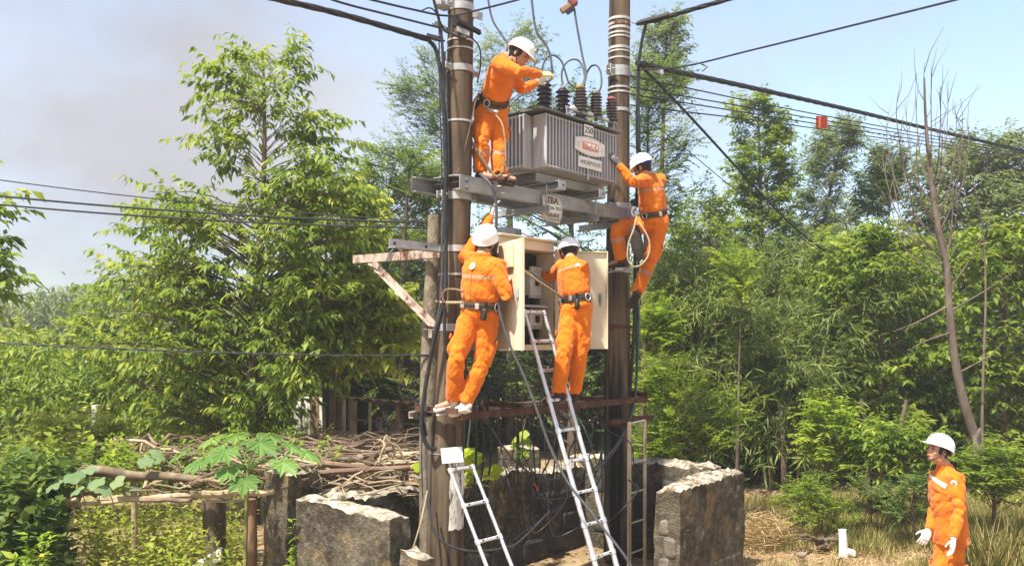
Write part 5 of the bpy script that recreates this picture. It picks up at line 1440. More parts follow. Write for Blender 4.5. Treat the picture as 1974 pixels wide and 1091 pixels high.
# tangle of wires inside the yard
rr = random.Random(5)
tl = ['loose wire loop hanging in the dark yard behind the tall ladder']
for i in range(26):
    u0, v0 = rr.uniform(905, 1180), 795+rr.uniform(-8, 12)
    u1 = u0 + rr.uniform(-60, 90); v1 = rr.uniform(880, 1030)
    d0 = 9.3 + rr.uniform(-.1, .5); d1 = d0 + rr.uniform(-.3, .2)
    um = (u0+u1)/2 + rr.uniform(-40, 40); vm = max(v0, v1) + rr.uniform(-90, 60)
    cable(tl[0], [P(u0, v0, d0), P(u0+(um-u0)*.4, v0+(vm-v0)*.6, d0), P(um, vm, d1), P(u1, v1, d1), P(u1+rr.uniform(-30,30), v1+rr.uniform(-60,40), d1)], rr.choice([.0045,.005,.006,.008,.010]), rr.choice(['cable','cable','cable','cable_grey','cable_brown']), 'loose_wire', 7, 'wire')
for o in list(COL.objects):
    if o.name.startswith('loose_wire'): o['group'] = 'loose wires in the yard'
for i, (u, d) in enumerate(((918, 8.9), (928, 9.0), (942, 9.1), (1000, 9.4), (1012, 9.6), (1046, 9.8))):
    cable(tl[0], [P(u, 700, d), P(u-4, 770, d), P(u+6*math.sin(i), 860, d), P(u-3, 960, d), P(u+8, 1040, d)], .012 if i < 3 else .006, 'cable' if i != 4 else 'cable_brown', 'loose_wire', 7, 'wire')['group'] = 'loose wires in the yard'
cable('red-ended cut cable hanging in the yard', [P(1030, 925, 9.4), P(1034, 945, 9.4), P(1042, 968, 9.4), P(1062, 990, 9.4)], .022, 'cable')
cable('short red cable end in the yard tangle', [P(1028, 930, 9.38), P(1034, 938, 9.36), P(1037, 945, 9.37)], .012, 'tag_red')
cable('pale stick leaning beside the left pole foot', [P(824, 945, 8.25), P(810, 1010, 8.1), P(786, 1090, 8.0)], .008, 'stick_pale', 'stick', 6, 'stick')
# step iron under climber's boot
mb = MB(); a = J2['la']; mb.bbox(V((a.x-.02, (a.y+10.55)/2, a.z-.115)), .10, 10.62-a.y, .04, b=.006); mb.tube([V((a.x-.12, a.y+.05, a.z-.115)), V((a.x+.14, a.y+.02, a.z-.115))], .014, 8)
tag(mb.build('climbing_step', M['galv'], None, angle=30), 'steel step bracket on the right pole under climber\'s shoe', 'step')
# ---------------------------------------------------------------- foliage
LEAF_BIG = (np.array([(0,0,0),(.42,-1,.05),(.42,1,.05),(.5,0,-.03),(1,0,-.16)]), [(0,3,1),(0,2,3),(3,4,1),(3,2,4)])
LEAF_SMALL = (np.array([(0,0,0),(.42,-1,.05),(1,0,-.08),(.42,1,.05)]), [(0,2,1),(0,3,2)])
LEAF_ROUND = (np.array([(0,0,0),(.12,-.75,.04),(.55,-1,.05),(.9,-.45,-.02),(1,0,-.08),(.9,.45,-.02),(.55,1,.05),(.12,.75,.04),(.5,0,-.02)]),
              [(8,1,0),(8,2,1),(8,3,2),(8,4,3),(8,5,4),(8,6,5),(8,7,6),(8,0,7)])

def nrmz(a):
    return a/np.maximum(1e-9, np.linalg.norm(a, axis=-1, keepdims=True))

def leaf_mesh(name, pos, dirv, nrm, L, W, tmpl, mat, parent=None, rnd=None):
    pos = np.asarray(pos, float); n = len(pos)
    d = nrmz(np.asarray(dirv, float)); nr = np.asarray(nrm, float)
    nr = nrmz(nr - d*np.sum(nr*d, axis=1, keepdims=True)); sd = np.cross(d, nr)
    tv, tf = tmpl; k = len(tv)
    L = np.broadcast_to(L, (n,)); W = np.broadcast_to(W, (n,))
    v = (pos[:, None, :] + tv[None, :, 0, None]*L[:, None, None]*d[:, None, :] + tv[None, :, 1, None]*(W/2)[:, None, None]*sd[:, None, :]
         + tv[None, :, 2, None]*L[:, None, None]*nr[:, None, :]).reshape(-1, 3)
    tf = np.array(tf); nf = len(tf)
    f = (tf[None] + (np.arange(n)*k)[:, None, None]).reshape(-1)
    me = bpy.data.meshes.new(name)
    me.vertices.add(n*k); me.vertices.foreach_set('co', v.astype(np.float32).ravel())
    me.loops.add(len(f)); me.loops.foreach_set('vertex_index', f.astype(np.int32))
    me.polygons.add(n*nf)
    me.polygons.foreach_set('loop_start', (np.arange(n*nf)*3).astype(np.int32))
    try: me.polygons.foreach_set('loop_total', np.full(n*nf, 3, np.int32))
    except Exception: pass
    at = me.attributes.new('rnd', 'FLOAT', 'POINT')
    r = rng.random(n) if rnd is None else rnd
    at.data.foreach_set('value', np.repeat(r, k).astype(np.float32))
    me.update(calc_edges=True)
    me.materials.append(mat)
    return obj(name, me, parent)

M['lf_broad'] = mat_leaf('bright_broad_leaf', (.055,.10,.016), (.14,.215,.03), (.31,.38,.06), .45)
M['lf_yellow'] = mat_leaf('yellow_green_leaf', (.10,.15,.02), (.24,.30,.04), (.44,.47,.10), .45)
M['lf_dark'] = mat_leaf('dark_green_leaf', (.035,.07,.018), (.09,.15,.032), (.20,.27,.06), .40)
M['lf_feather'] = mat_leaf('feathery_leaflet', (.05,.09,.025), (.11,.175,.045), (.23,.30,.08), .42, .55)
M['lf_lime'] = mat_leaf('lime_green_leaflet', (.08,.15,.015), (.18,.28,.03), (.36,.44,.07), .45, .5)
M['lf_bamboo'] = mat_leaf('bamboo_leaf', (.055,.095,.024), (.13,.19,.048), (.29,.34,.10), .42, .5)
M['lf_euca'] = mat_leaf('grey_green_leaf', (.07,.105,.04), (.15,.20,.075), (.27,.32,.13), .42, .5)
M['lf_thicket'] = mat_leaf('shade_darkened_leaf', (.016,.034,.010), (.042,.078,.019), (.10,.145,.034), .3)  # leaf green darkened to put the canopy's shade into the colour
M['lf_papaya'] = mat_leaf('papaya_leaf', (.12,.23,.055), (.19,.34,.09), (.28,.44,.14), .4, .5)
M['lf_gourd'] = mat_leaf('blue_green_gourd_leaf', (.07,.13,.055), (.12,.20,.085), (.20,.28,.13), .3, .6)
M['lf_pumpkin'] = mat_leaf('yellow_green_pumpkin_leaf', (.22,.32,.01), (.38,.50,.02), (.55,.62,.05), .45, .5)  # bright yellow-green leaf colour
M['grass'] = mat_leaf('meadow_grass', (.12,.14,.035), (.27,.26,.08), (.48,.41,.18), .4, .6)
M['litter'] = mat_leaf('fallen_leaf', (.14,.075,.035), (.27,.15,.07), (.42,.29,.16), .15, .8)

def prof_interp(prof, v):
    vs = [p[0] for p in prof]
    return np.interp(v, vs, [p[1] for p in prof]), np.interp(v, vs, [p[2] for p in prof])

def sample_crown(prof, d, n, r, depth=.8, edge=.5, dmax=None):
    """points through the volume whose outline in the photo is prof [(row, left, right)] at distance d"""
    out = []
    vs = np.array([p[0] for p in prof], float)
    w = np.array([max(4, p[2]-p[1]) for p in prof], float)
    grid = np.linspace(vs[0], vs[-1], 60); gw = np.interp(grid, vs, w); gw /= gw.sum()
    for _ in range(n):
        v = r.choice(grid, p=gw) + r.uniform(-.5, .5)*(vs[-1]-vs[0])/60
        a, b = prof_interp(prof, v)
        hw = (b-a)/2; s = r.uniform(-1, 1)
        s = np.sign(s)*abs(s)**(1-edge*.5)
        u = (a+b)/2 + s*hw
        half = hw/FPX*d*depth*math.sqrt(max(0, 1-s*s*.85))
        if dmax: half = min(half, dmax)
        dd = d + r.uniform(-1, 1)*half
        out.append(np.array(P(u, v, dd)))
    return out

class Leaves:
    def __init__(self): self.p, self.d, self.n, self.L, self.W, self.r = [], [], [], [], [], []
    def add(self, p, d, n, L, W, r):
        self.p.append(p); self.d.append(d); self.n.append(n); self.L.append(np.broadcast_to(L, (len(p),))); self.W.append(np.broadcast_to(W, (len(p),))); self.r.append(r)
    def build(self, name, tmpl, mat, parent=None):
        c = np.concatenate
        return leaf_mesh(name, c(self.p), c(self.d), c(self.n), c(self.L), c(self.W), tmpl, mat, parent, c(self.r))

def twig_leaves(lv, base, d, length, n, L, W, droop, r, kind='alt', jit=.25):
    """leaves along a twig: alternate, feathery (pinnate rows) or star (bamboo)"""
    d = d/np.linalg.norm(d)
    side = np.cross(d, [0, 0, 1]); side = side/max(1e-6, np.linalg.norm(side))
    s = np.linspace(.12, 1, n)
    curve = -droop*.35*length*s**2
    p = base[None] + d[None]*(s*length)[:, None] + np.array([0, 0, 1])[None]*curve[:, None]
    sg = np.where(np.arange(n) % 2 == 0, 1., -1.)
    if kind == 'alt':
        dv = d[None]*.55 + side[None]*sg[:, None]*.75 + np.array([0, 0, -1])[None]*droop + r.normal(0, jit, (n, 3))
        nv = np.array([0, 0, 1])[None] + side[None]*sg[:, None]*.25 + r.normal(0, .3, (n, 3))
    elif kind == 'pinnate':
        dv = d[None]*.35 + side[None]*sg[:, None] + np.array([0, 0, -1])[None]*droop*.5 + r.normal(0, jit*.5, (n, 3))
        nv = np.array([0, 0, 1])[None] + r.normal(0, .2, (n, 3))
    else:
        dv = d[None]*.4 + r.normal(0, .6, (n, 3)) + np.array([0, 0, -1])[None]*droop
        nv = np.array([0, 0, 1])[None] + r.normal(0, .5, (n, 3))
    rv = np.clip(r.normal(r.uniform(.3, .7), .18, n), 0, 1)
    sz = r.uniform(.5, 1.2, n)
    lv.add(p, dv, nv, L*sz, W*sz, rv)

def tree(name, label, trunk_px, d, prof, nb, ntw, nlf, L, W, mat, seed, droop=.6, kind='alt', tw_len=.5, tmpl=LEAF_BIG, bark='bark', r0=.09, depth=.8, edge=.5,
         group=None, rise=.35, dmax=None, inner=.35, cat='tree', updir=.25):
    r = np.random.default_rng(seed)
    tp = [P(u, v, dd) for u, v, dd in trunk_px]
    base = V((tp[0].x, tp[0].y, 0)); tp[0] = V((tp[0].x, tp[0].y, -.05))
    t = thing(name, label, cat, base, group)
    tpts = catmull(tp, 6); n = len(tpts)
    mb = MB(); mb.tube(tpts, [r0*(1-.82*i/(n-1))*(1+.35*max(0, 1-i/4)) for i in range(n)], 9)
    zs = np.array([p.z for p in tpts]); arr = np.array([tuple(p) for p in tpts])
    lv = Leaves()
    tips = sample_crown(prof, d, nb, r, depth, edge, dmax)
    for tip in tips:
        zt = tip[2]
        hor = np.hypot(*(tip[:2]-np.array([np.interp(zt, zs, arr[:, 0]), np.interp(zt, zs, arr[:, 1])])))
        zst = np.clip(zt - rise*hor - r.uniform(0, .3), max(zs[0]+.3, .2), zs[-1])
        st = np.array([np.interp(zst, zs, arr[:, 0]), np.interp(zst, zs, arr[:, 1]), zst])
        bl = np.linalg.norm(tip-st)
        mid = (st+tip)/2 + np.array([0, 0, .10*bl]) + r.normal(0, .04*bl, 3)
        pts = [V(st), V(st*.56+mid*.44+np.array([0, 0, .02*bl])), V(mid), V(mid*.5+tip*.5+np.array([0, 0, .03*bl])), V(tip)]
        rb = max(.006, min(.035, .011*bl))
        mb.tube(pts, [rb, rb*.8, rb*.6, rb*.4, rb*.22], 5, caps=False)
        P0 = np.array([tuple(q) for q in pts])
        bd = nrmz((tip-st)[None])[0]
        for j in range(ntw):
            s = inner + (1-inner)*(j+r.uniform(.2, 1))/ntw
            x = s*4; i0 = min(3, int(x)); q = P0[i0]*(1-(x-i0)) + P0[i0+1]*(x-i0)
            dv = bd*.7 + r.normal(0, .5, 3) + np.array([0, 0, updir])
            twig_leaves(lv, q, dv, tw_len*r.uniform(.6, 1.2), nlf, L, W, droop, r, kind)
    mb.build('trunk', M[bark], t)
    lv.build('crown', tmpl, M[mat], t)
    return t

# --- left: tall tree with large drooping leaves
tree('tall_leafy_tree', 'tall conical tree with large drooping bright leaves at left', [(487, 850, 12.6), (489, 700, 12.6), (497, 560, 12.6), (507, 400, 12.6), (510, 250, 12.6), (507, 110, 12.6)], 12.6,
     [(74, 495, 522), (95, 440, 572), (125, 404, 590), (200, 392, 600), (250, 385, 648), (300, 355, 675), (345, 300, 690), (400, 262, 705), (450, 225, 705), (520, 190, 690), (600, 180, 700), (680, 170, 690), (740, 190, 640), (800, 240, 560), (835, 280, 540)],
     300, 5, 13, .155, .058, 'lf_broad', 21, droop=.75, tw_len=.55, r0=.085, depth=.75, edge=.45, rise=.28)
tree('leafy_tree', 'low spreading boughs with pale drooping leaves reaching toward left pole', [(655, 860, 13.8), (656, 760, 13.7), (662, 660, 13.4), (690, 560, 13.2)], 13.0,
     [(540, 660, 760), (580, 640, 800), (640, 610, 805), (690, 600, 790), (720, 620, 760)], 46, 5, 12, .20, .08, 'lf_yellow', 22, droop=.7, tw_len=.5, r0=.05, depth=.5, rise=.2)
tree('leafy_tree', 'bright sunlit boughs between tall left tree and bracket arm', [(640, 880, 14.2), (642, 700, 14.2), (646, 560, 14.2), (650, 420, 14.2)], 14.2,
     [(360, 600, 690), (390, 560, 712), (450, 545, 718), (520, 545, 705), (600, 560, 730), (680, 590, 740)], 105, 6, 12, .18, .075, 'lf_yellow', 220, droop=.7, tw_len=.5, r0=.06, depth=.6, rise=.2)
# edge of a tree that enters at the left border
tree('leafy_tree', 'few large-leaved boughs entering the picture at left edge', [(-190, 840, 11.5), (-180, 600, 11.5), (-170, 350, 11.5), (-160, 200, 11.5)], 11.5,
     [(330, -190, -20), (370, -200, 22), (430, -200, 10), (480, -200, 28), (540, -200, 30), (600, -200, -30)], 46, 5, 12, .19, .08, 'lf_broad', 23, droop=.6, tw_len=.5, r0=.08, depth=.5)
# bushes lower left
tree('bushy_tree', 'bright yellow-green bush at left edge below the long cable', [(40, 850, 17), (45, 740, 17), (50, 660, 17)], 17.0,
     [(640, 10, 70), (680, -40, 110), (740, -60, 140), (800, -60, 150), (860, -60, 150)], 80, 5, 12, .16, .06, 'lf_yellow', 24, droop=.5, tw_len=.4, r0=.06, depth=.7)
tree('bushy_tree', 'mid-green leafy tree behind the tall left tree, near left edge', [(250, 860, 16), (255, 700, 16), (258, 560, 16)], 16.0,
     [(520, 180, 330), (560, 140, 400), (620, 120, 430), (700, 110, 440), (780, 120, 430), (860, 120, 420)], 120, 5, 12, .15, .06, 'lf_broad', 25, droop=.5, tw_len=.45, r0=.08, depth=.8)
tree('bushy_tree', 'pale shrub with long light leaves behind the trellis at left', [(150, 905, 13), (155, 860, 13), (160, 820, 13)], 13.0,
     [(790, 100, 210), (830, 60, 260), (870, 40, 290), (905, 30, 290)], 50, 5, 10, .17, .055, 'lf_yellow', 26, droop=.35, tw_len=.4, r0=.03, depth=.6, cat='shrub')
tree('feathery_tree', 'dark dense feathery tree behind left pole bracket', [(770, 860, 18), (775, 650, 18), (780, 450, 18), (790, 320, 18)], 18.0,
     [(285, 700, 780), (320, 690, 870), (380, 690, 900), (480, 690, 900), (600, 700, 900), (700, 690, 900), (790, 690, 900)], 150, 7, 26, .10, .032, 'lf_dark', 27, droop=.5, kind='pinnate', tw_len=.62, tmpl=LEAF_SMALL, r0=.10, depth=.7)
tree('broadleaf_tree', 'rounded mid-green tree top between tall left tree and left pole', [(730, 870, 20), (735, 600, 20), (745, 400, 20)], 20.0,
     [(288, 715, 790), (310, 690, 840), (350, 680, 860), (420, 680, 870), (480, 690, 860)], 95, 6, 12, .15, .06, 'lf_broad', 28, droop=.5, tw_len=.5, r0=.10, depth=.6)
tree('feathery_tree', 'airy feathery tree rising left of left pole against the sky', [(880, 860, 21), (875, 600, 21), (865, 400, 21), (858, 250, 21), (855, 150, 21)], 21.0,
     [(122, 812, 862), (150, 806, 880), (178, 745, 880), (200, 748, 880), (240, 775, 880), (275, 765, 880), (300, 810, 890)], 46, 6, 30, .11, .034, 'lf_feather', 29, droop=.35, kind='pinnate', tw_len=.75, tmpl=LEAF_SMALL, r0=.10, depth=.5, inner=.5)
tree('willow_leaved_tree', 'thin-leaved tree top behind platform worker', [(985, 860, 20), (984, 500, 20), (980, 250, 20), (978, 80, 20)], 20.0,
     [(45, 985, 1005), (65, 940, 1040), (100, 920, 1050), (150, 915, 1050), (200, 912, 1060), (260, 912, 1060), (320, 920, 1060)], 105, 6, 16, .12, .026, 'lf_euca', 30, droop=.5, tw_len=.5, tmpl=LEAF_SMALL, r0=.10, depth=.7)
tree('feathery_tree', 'dark leafy tree filling the gap behind the transformer', [(1105, 860, 19), (1105, 600, 19), (1100, 400, 19), (1098, 230, 19)], 19.0,
     [(150, 1070, 1110), (170, 1050, 1150), (210, 1020, 1180), (300, 1000, 1190), (420, 900, 1190), (520, 900, 1190), (650, 900, 1190), (780, 900, 1190)], 150, 6, 20, .11, .04, 'lf_dark', 31, droop=.5, kind='alt', tw_len=.5, tmpl=LEAF_SMALL, r0=.11, depth=.5)
# --- right
tree('willow_leaved_tree', 'slender grey-green tree top right beside right pole', [(1268, 860, 18), (1272, 500, 18), (1278, 250, 18), (1285, 60, 18)], 18.0,
     [(35, 1278, 1302), (60, 1258, 1312), (100, 1243, 1318), (150, 1240, 1325), (190, 1236, 1310)], 70, 6, 14, .13, .028, 'lf_euca', 32, droop=.45, tw_len=.45, tmpl=LEAF_SMALL, r0=.09, depth=.7)
tree('feathery_tree', 'feathery layered tree right behind the climbing worker', [(1240, 860, 15.5), (1242, 600, 15.5), (1246, 400, 15.5), (1250, 200, 15.5)], 15.5,
     [(130, 1225, 1300), (160, 1222, 1325), (200, 1222, 1305), (240, 1222, 1320), (290, 1222, 1345), (330, 1222, 1330), (400, 1222, 1300), (470, 1222, 1320)], 85, 6, 26, .085, .028, 'lf_feather', 33, droop=.4, kind='pinnate', tw_len=.55, tmpl=LEAF_SMALL, r0=.07, depth=.8)
tree('lime_shrub', 'lime-green feathery bough right of right pole at beam height', [(1240, 880, 12.6), (1243, 760, 12.6), (1248, 640, 12.6)], 12.6,
     [(590, 1232, 1285), (620, 1228, 1302), (660, 1228, 1290), (690, 1228, 1270)], 34, 6, 26, .06, .026, 'lf_lime', 34, droop=.35, kind='pinnate', tw_len=.38, tmpl=LEAF_SMALL, r0=.03, depth=.7, cat='shrub')
tree('lime_shrub', 'large lime-green feathery shrub behind the right end wall', [(1300, 900, 12.4), (1310, 840, 12.4), (1320, 760, 12.4)], 12.4,
     [(700, 1225, 1300), (730, 1225, 1345), (770, 1225, 1440), (800, 1225, 1465), (840, 1225, 1430), (890, 1225, 1390)], 95, 6, 28, .065, .028, 'lf_lime', 35, droop=.35, kind='pinnate', tw_len=.42, tmpl=LEAF_SMALL, r0=.04, depth=.6, cat='shrub')
tree('lime_shrub', 'lime-green spray hanging in front of the bamboo', [(1420, 880, 14.5), (1425, 700, 14.5), (1430, 560, 14.5)], 14.5,
     [(480, 1400, 1440), (520, 1390, 1465), (560, 1400, 1470), (590, 1430, 1460)], 22, 6, 26, .07, .03, 'lf_lime', 36, droop=.4, kind='pinnate', tw_len=.42, tmpl=LEAF_SMALL, r0=.03, depth=.7, cat='shrub')
tree('columnar_tree', 'narrow columnar green tree rising behind the bamboo', [(1468, 860, 20), (1468, 600, 20), (1466, 400, 20), (1462, 220, 20)], 20.0,
     [(190, 1445, 1475), (210, 1400, 1490), (245, 1425, 1520), (300, 1405, 1535), (360, 1410, 1540), (430, 1415, 1545), (500, 1420, 1545), (580, 1420, 1540)], 230, 7, 14, .13, .046, 'lf_broad', 37, droop=.45, tw_len=.4, tmpl=LEAF_SMALL, r0=.10, depth=.8)
tree('broadleaf_tree', 'fresh green leafy tree behind the climber between feathery tree and bamboo', [(1365, 880, 18.5), (1366, 650, 18.5), (1368, 430, 18.5)], 18.5,
     [(355, 1345, 1390), (390, 1310, 1410), (440, 1290, 1420), (520, 1285, 1425), (600, 1290, 1420), (680, 1300, 1410)], 110, 6, 13, .14, .05, 'lf_broad', 137, droop=.5, tw_len=.45, tmpl=LEAF_SMALL, r0=.08, depth=.7)
tree('broadleaf_tree', 'mid-green leafy tree between columnar tree and bare tree', [(1590, 880, 17.5), (1592, 700, 17.5), (1594, 520, 17.5)], 17.5,
     [(450, 1570, 1630), (490, 1545, 1660), (560, 1530, 1670), (640, 1525, 1670), (720, 1530, 1660), (790, 1540, 1650)], 115, 6, 13, .15, .06, 'lf_broad', 138, droop=.6, tw_len=.45, r0=.08, depth=.7)
tree('willow_leaved_tree', 'leaning slender crown right of the red marker plate', [(1560, 860, 22), (1570, 600, 22), (1590, 420, 22), (1625, 260, 22)], 22.0,
     [(240, 1600, 1650), (265, 1575, 1650), (300, 1562, 1640), (350, 1550, 1625), (400, 1545, 1610), (460, 1540, 1610)], 110, 7, 14, .15, .034, 'lf_euca', 38, droop=.45, tw_len=.45, tmpl=LEAF_SMALL, r0=.08, depth=.8)
tree('broadleaf_tree', 'broad-leaved dark tree at right with hanging light leaf sprays', [(1690, 905, 16), (1695, 750, 16), (1700, 600, 16), (1705, 500, 16)], 16.0,
     [(440, 1680, 1760), (480, 1620, 1800), (540, 1600, 1830), (620, 1590, 1850), (700, 1590, 1860), (780, 1600, 1850), (840, 1620, 1830)], 150, 6, 12, .17, .075, 'lf_broad', 39, droop=.65, tw_len=.5, r0=.09, depth=.7)
tree('broadleaf_tree', 'broad-leaved tree at right edge behind the bare tree', [(1930, 905, 15.5), (1935, 700, 15.5), (1940, 500, 15.5)], 15.5,
     [(430, 1880, 2020), (480, 1850, 2060), (560, 1830, 2060), (660, 1830, 2060), (760, 1840, 2060), (860, 1850, 2060)], 125, 6, 12, .17, .075, 'lf_broad', 40, droop=.6, tw_len=.5, r0=.09, depth=.7)
tree('round_crowned_tree', 'hazy rounded tree crown at upper right behind bare tree', [(1860, 860, 24), (1862, 600, 24), (1865, 350, 24)], 24.0,
     [(240, 1880, 1930), (275, 1830, 1990), (320, 1760, 2040), (380, 1740, 2060), (450, 1740, 2060), (540, 1740, 2060)], 330, 7, 14, .18, .062, 'lf_euca', 41, droop=.5, tw_len=.6, tmpl=LEAF_SMALL, r0=.12, depth=.6)
tree('willow_leaved_tree', 'slender bough left of the bare tree reaching out over the bamboo', [(1700, 860, 23), (1700, 600, 23), (1715, 400, 23)], 23.0,
     [(280, 1690, 1760), (310, 1675, 1760), (350, 1650, 1740), (390, 1640, 1720), (420, 1650, 1700)], 75, 7, 14, .16, .036, 'lf_dark', 42, droop=.45, tw_len=.5, tmpl=LEAF_SMALL, r0=.08, depth=.7)
tree('pinnate_shrub', 'pale green shrub with layered drooping leaves before the dark thicket', [(1590, 950, 12.9), (1592, 890, 12.9), (1598, 810, 12.9)], 12.9,
     [(775, 1575, 1640), (800, 1545, 1670), (840, 1550, 1690), (880, 1560, 1710), (905, 1590, 1690)], 52, 6, 14, .13, .036, 'lf_lime', 43, droop=.6, kind='pinnate', tw_len=.4, tmpl=LEAF_SMALL, r0=.03, depth=.6, cat='shrub')
tree('pinnate_shrub', 'leafy shrub touching helmet of worker on the ground', [(1740, 950, 12.2), (1742, 890, 12.2), (1745, 850, 12.2)], 12.2,
     [(825, 1700, 1790), (850, 1690, 1800), (880, 1690, 1790), (900, 1700, 1770)], 30, 6, 12, .13, .045, 'lf_broad', 44, droop=.6, tw_len=.35, tmpl=LEAF_SMALL, r0=.025, depth=.6, cat='shrub')
tree('pinnate_shrub', 'low green shrub behind back of worker on the ground', [(1915, 975, 11.8), (1917, 930, 11.8), (1920, 890, 11.8)], 11.8,
     [(868, 1880, 1950), (890, 1850, 2000), (920, 1850, 2010), (960, 1850, 2010)], 44, 6, 14, .11, .034, 'lf_broad', 45, droop=.45, kind='pinnate', tw_len=.4, tmpl=LEAF_SMALL, r0=.025, depth=.6, cat='shrub')
for i, (u, v0, v1, a, b, dd, lab) in enumerate(((1585, 930, 1010, 1520, 1640, 11.6, 'weedy green bush on the verge left of white stump'), (1680, 925, 985, 1640, 1740, 11.9, 'feathery weed clump behind the white stump'), (1540, 945, 985, 1500, 1580, 12.4, 'low weed beside the dry litter'), (1760, 930, 1000, 1720, 1800, 11.2, 'dark green weed left of worker on the ground'))):
    tree('weed_bush', lab, [(u, v1+20, dd), (u, (v0+v1)/2, dd), (u+3, v0+10, dd)], dd, [(v0, a+20, b-20), ((v0+v1)/2, a, b), (v1, a, b)], 26, 6, 14, .07, .024, ('lf_broad','lf_feather','lf_broad','lf_feather')[i], 46+i, droop=.3, kind='pinnate', tw_len=.28, tmpl=LEAF_SMALL, r0=.012, depth=.6, cat='weed')

for i, (a, b_, v0, lab) in enumerate(((1270, 1430, 385, 'soft rounded far crown behind the climber'), (1520, 1760, 400, 'soft rounded far crown between columnar tree and bare tree'))):
    um = (a+b_)/2
    tree('round_crowned_tree', lab, [(um, 860, 26), (um, 650, 26), (um+2, v0+60, 26)], 26.0, [(v0, um-30, um+30), (v0+40, a+25, b_-25), (v0+100, a, b_), (v0+200, a, b_), (v0+280, a+10, b_-10)], 150, 6, 13, .19, .07, 'lf_euca', 141+i, droop=.5, tw_len=.6, tmpl=LEAF_SMALL, r0=.12, depth=.5)
# --- bare tree
def bare_tree():
    r = np.random.default_rng(77)
    d = 14.0
    t = thing('bare_tree', 'leafless tree with bent brown trunk and fan of upright twigs at right', 'tree', V((P(1893, 880, d).x, d, 0)))
    rows = [(1898, 940, 21), (1885, 860, 19), (1862, 790, 17), (1842, 700, 16), (1830, 600, 14), (1826, 520, 12), (1808, 440, 13), (1800, 380, 11), (1790, 300, 8), (1784, 220, 5), (1782, 150, 3)]
    pts = [P(u, v, d) for u, v, w in rows]; pp = catmull(pts, 5)
    rs = np.interp(np.linspace(0, len(rows)-1, len(pp)), range(len(rows)), [w/2/FPX*d for u, v, w in rows])
    mb = MB(); mb.tube(pp, list(rs), 10); mb.build('trunk', M['bark_pale'], t)
    mb2 = MB(); mb2.tube(catmull([P(1895, 900, d), P(1893, 820, d+.1), P(1896, 700, d+.2), P(1900, 560, d+.3), P(1893, 430, d+.3), P(1870, 330, d+.2)], 5), list(np.linspace(.028, .007, 26)), 8); mb2.build('second_stem', M['bark_pale'], t)
    mb3 = MB(); mb3.tube([P(1884, 880, d-.1), P(1880, 845, d-.1), P(1890, 825, d-.1)], [.06,.045,.02], 8); mb3.build('broken_stub', M['bark_pale'], t)
    # upright fan of twigs
    fans = [(1718, 195, 470), (1735, 160, 430), (1752, 185, 400), (1768, 140, 380), (1782, 122, 330), (1795, 125, 330), (1812, 165, 360), (1825, 160, 390), (1840, 195, 420), (1852, 190, 450), (1862, 230, 430), (1712, 250, 500), (1730, 290, 520), (1745, 240, 470), (1850, 280, 480), (1815, 230, 400), (1770, 260, 440), (1760, 320, 500), (1836, 330, 500), (1725, 340, 540)]
    for i, (u, v, vs) in enumerate(fans):
        us = np.interp(vs, [150, 380, 440, 520, 600], [1782, 1800, 1808, 1826, 1830])
        dd = d + r.uniform(-.9, .9)
        p0 = P(us, vs, d); p3 = P(u, v, dd)
        p1 = p0.lerp(p3, .35) + V(((u-us)/FPX*d*.42, 0, -.12)); p2 = p0.lerp(p3, .75) + V(((u-us)/FPX*d*.34, 0, 0))
        mb = MB(); br = catmull([p0, p1, p2, p3], 5)
        mb.tube(br, list(np.linspace(.013, .0025, len(br))), 6)
        for j in range(4):
            q = br[5+2*j+int(r.integers(0, 3))]; e = q + V((r.normal(0, .18), r.normal(0, .18), r.uniform(.25, .6)))
            mb.tube([q, q.lerp(e, .5) + V((r.normal(0,.05), 0, -.03)), e], [.007, .005, .002], 5)
        mb.build('branch', M['bark_pale'], t)
    for (a, b, c) in (((1832, 600), (1900, 560), (1960, 520)), ((1836, 640), (1790, 655), (1760, 670)), ((1845, 720), (1900, 690), (1935, 660)), ((1830, 560), (1870, 500), (1905, 440)), ((1828, 590), (1770, 620), (1720, 640))):
        mb = MB(); br = catmull([P(*a, d), P(*b, d-.2), P(*c, d-.3)], 5); mb.tube(br, list(np.linspace(.018, .004, len(br))), 6); mb.build('branch', M['bark_pale'], t)
bare_tree()
for i, (u, us, dd, lab) in enumerate(((1512, 1500, 15.0, 'thin dark trunk under the bamboo'), (1672, 1660, 15.0, 'thin trunk in shade under the broad-leaved tree'), (1742, 1748, 14.6, 'slim trunk left of the man\'s helmet'))):
    mb = MB(); pp = catmull([V((P(u, 900, dd).x, dd, -.05)), P(u-2, 880, dd), P(u-4, 820, dd), P(us, 770, dd)], 5); mb.tube(pp, list(np.linspace(.05, .03, len(pp))), 8)
    o = mb.build('slim_trunk', M['bark'], None); tag(o, lab, 'trunk')

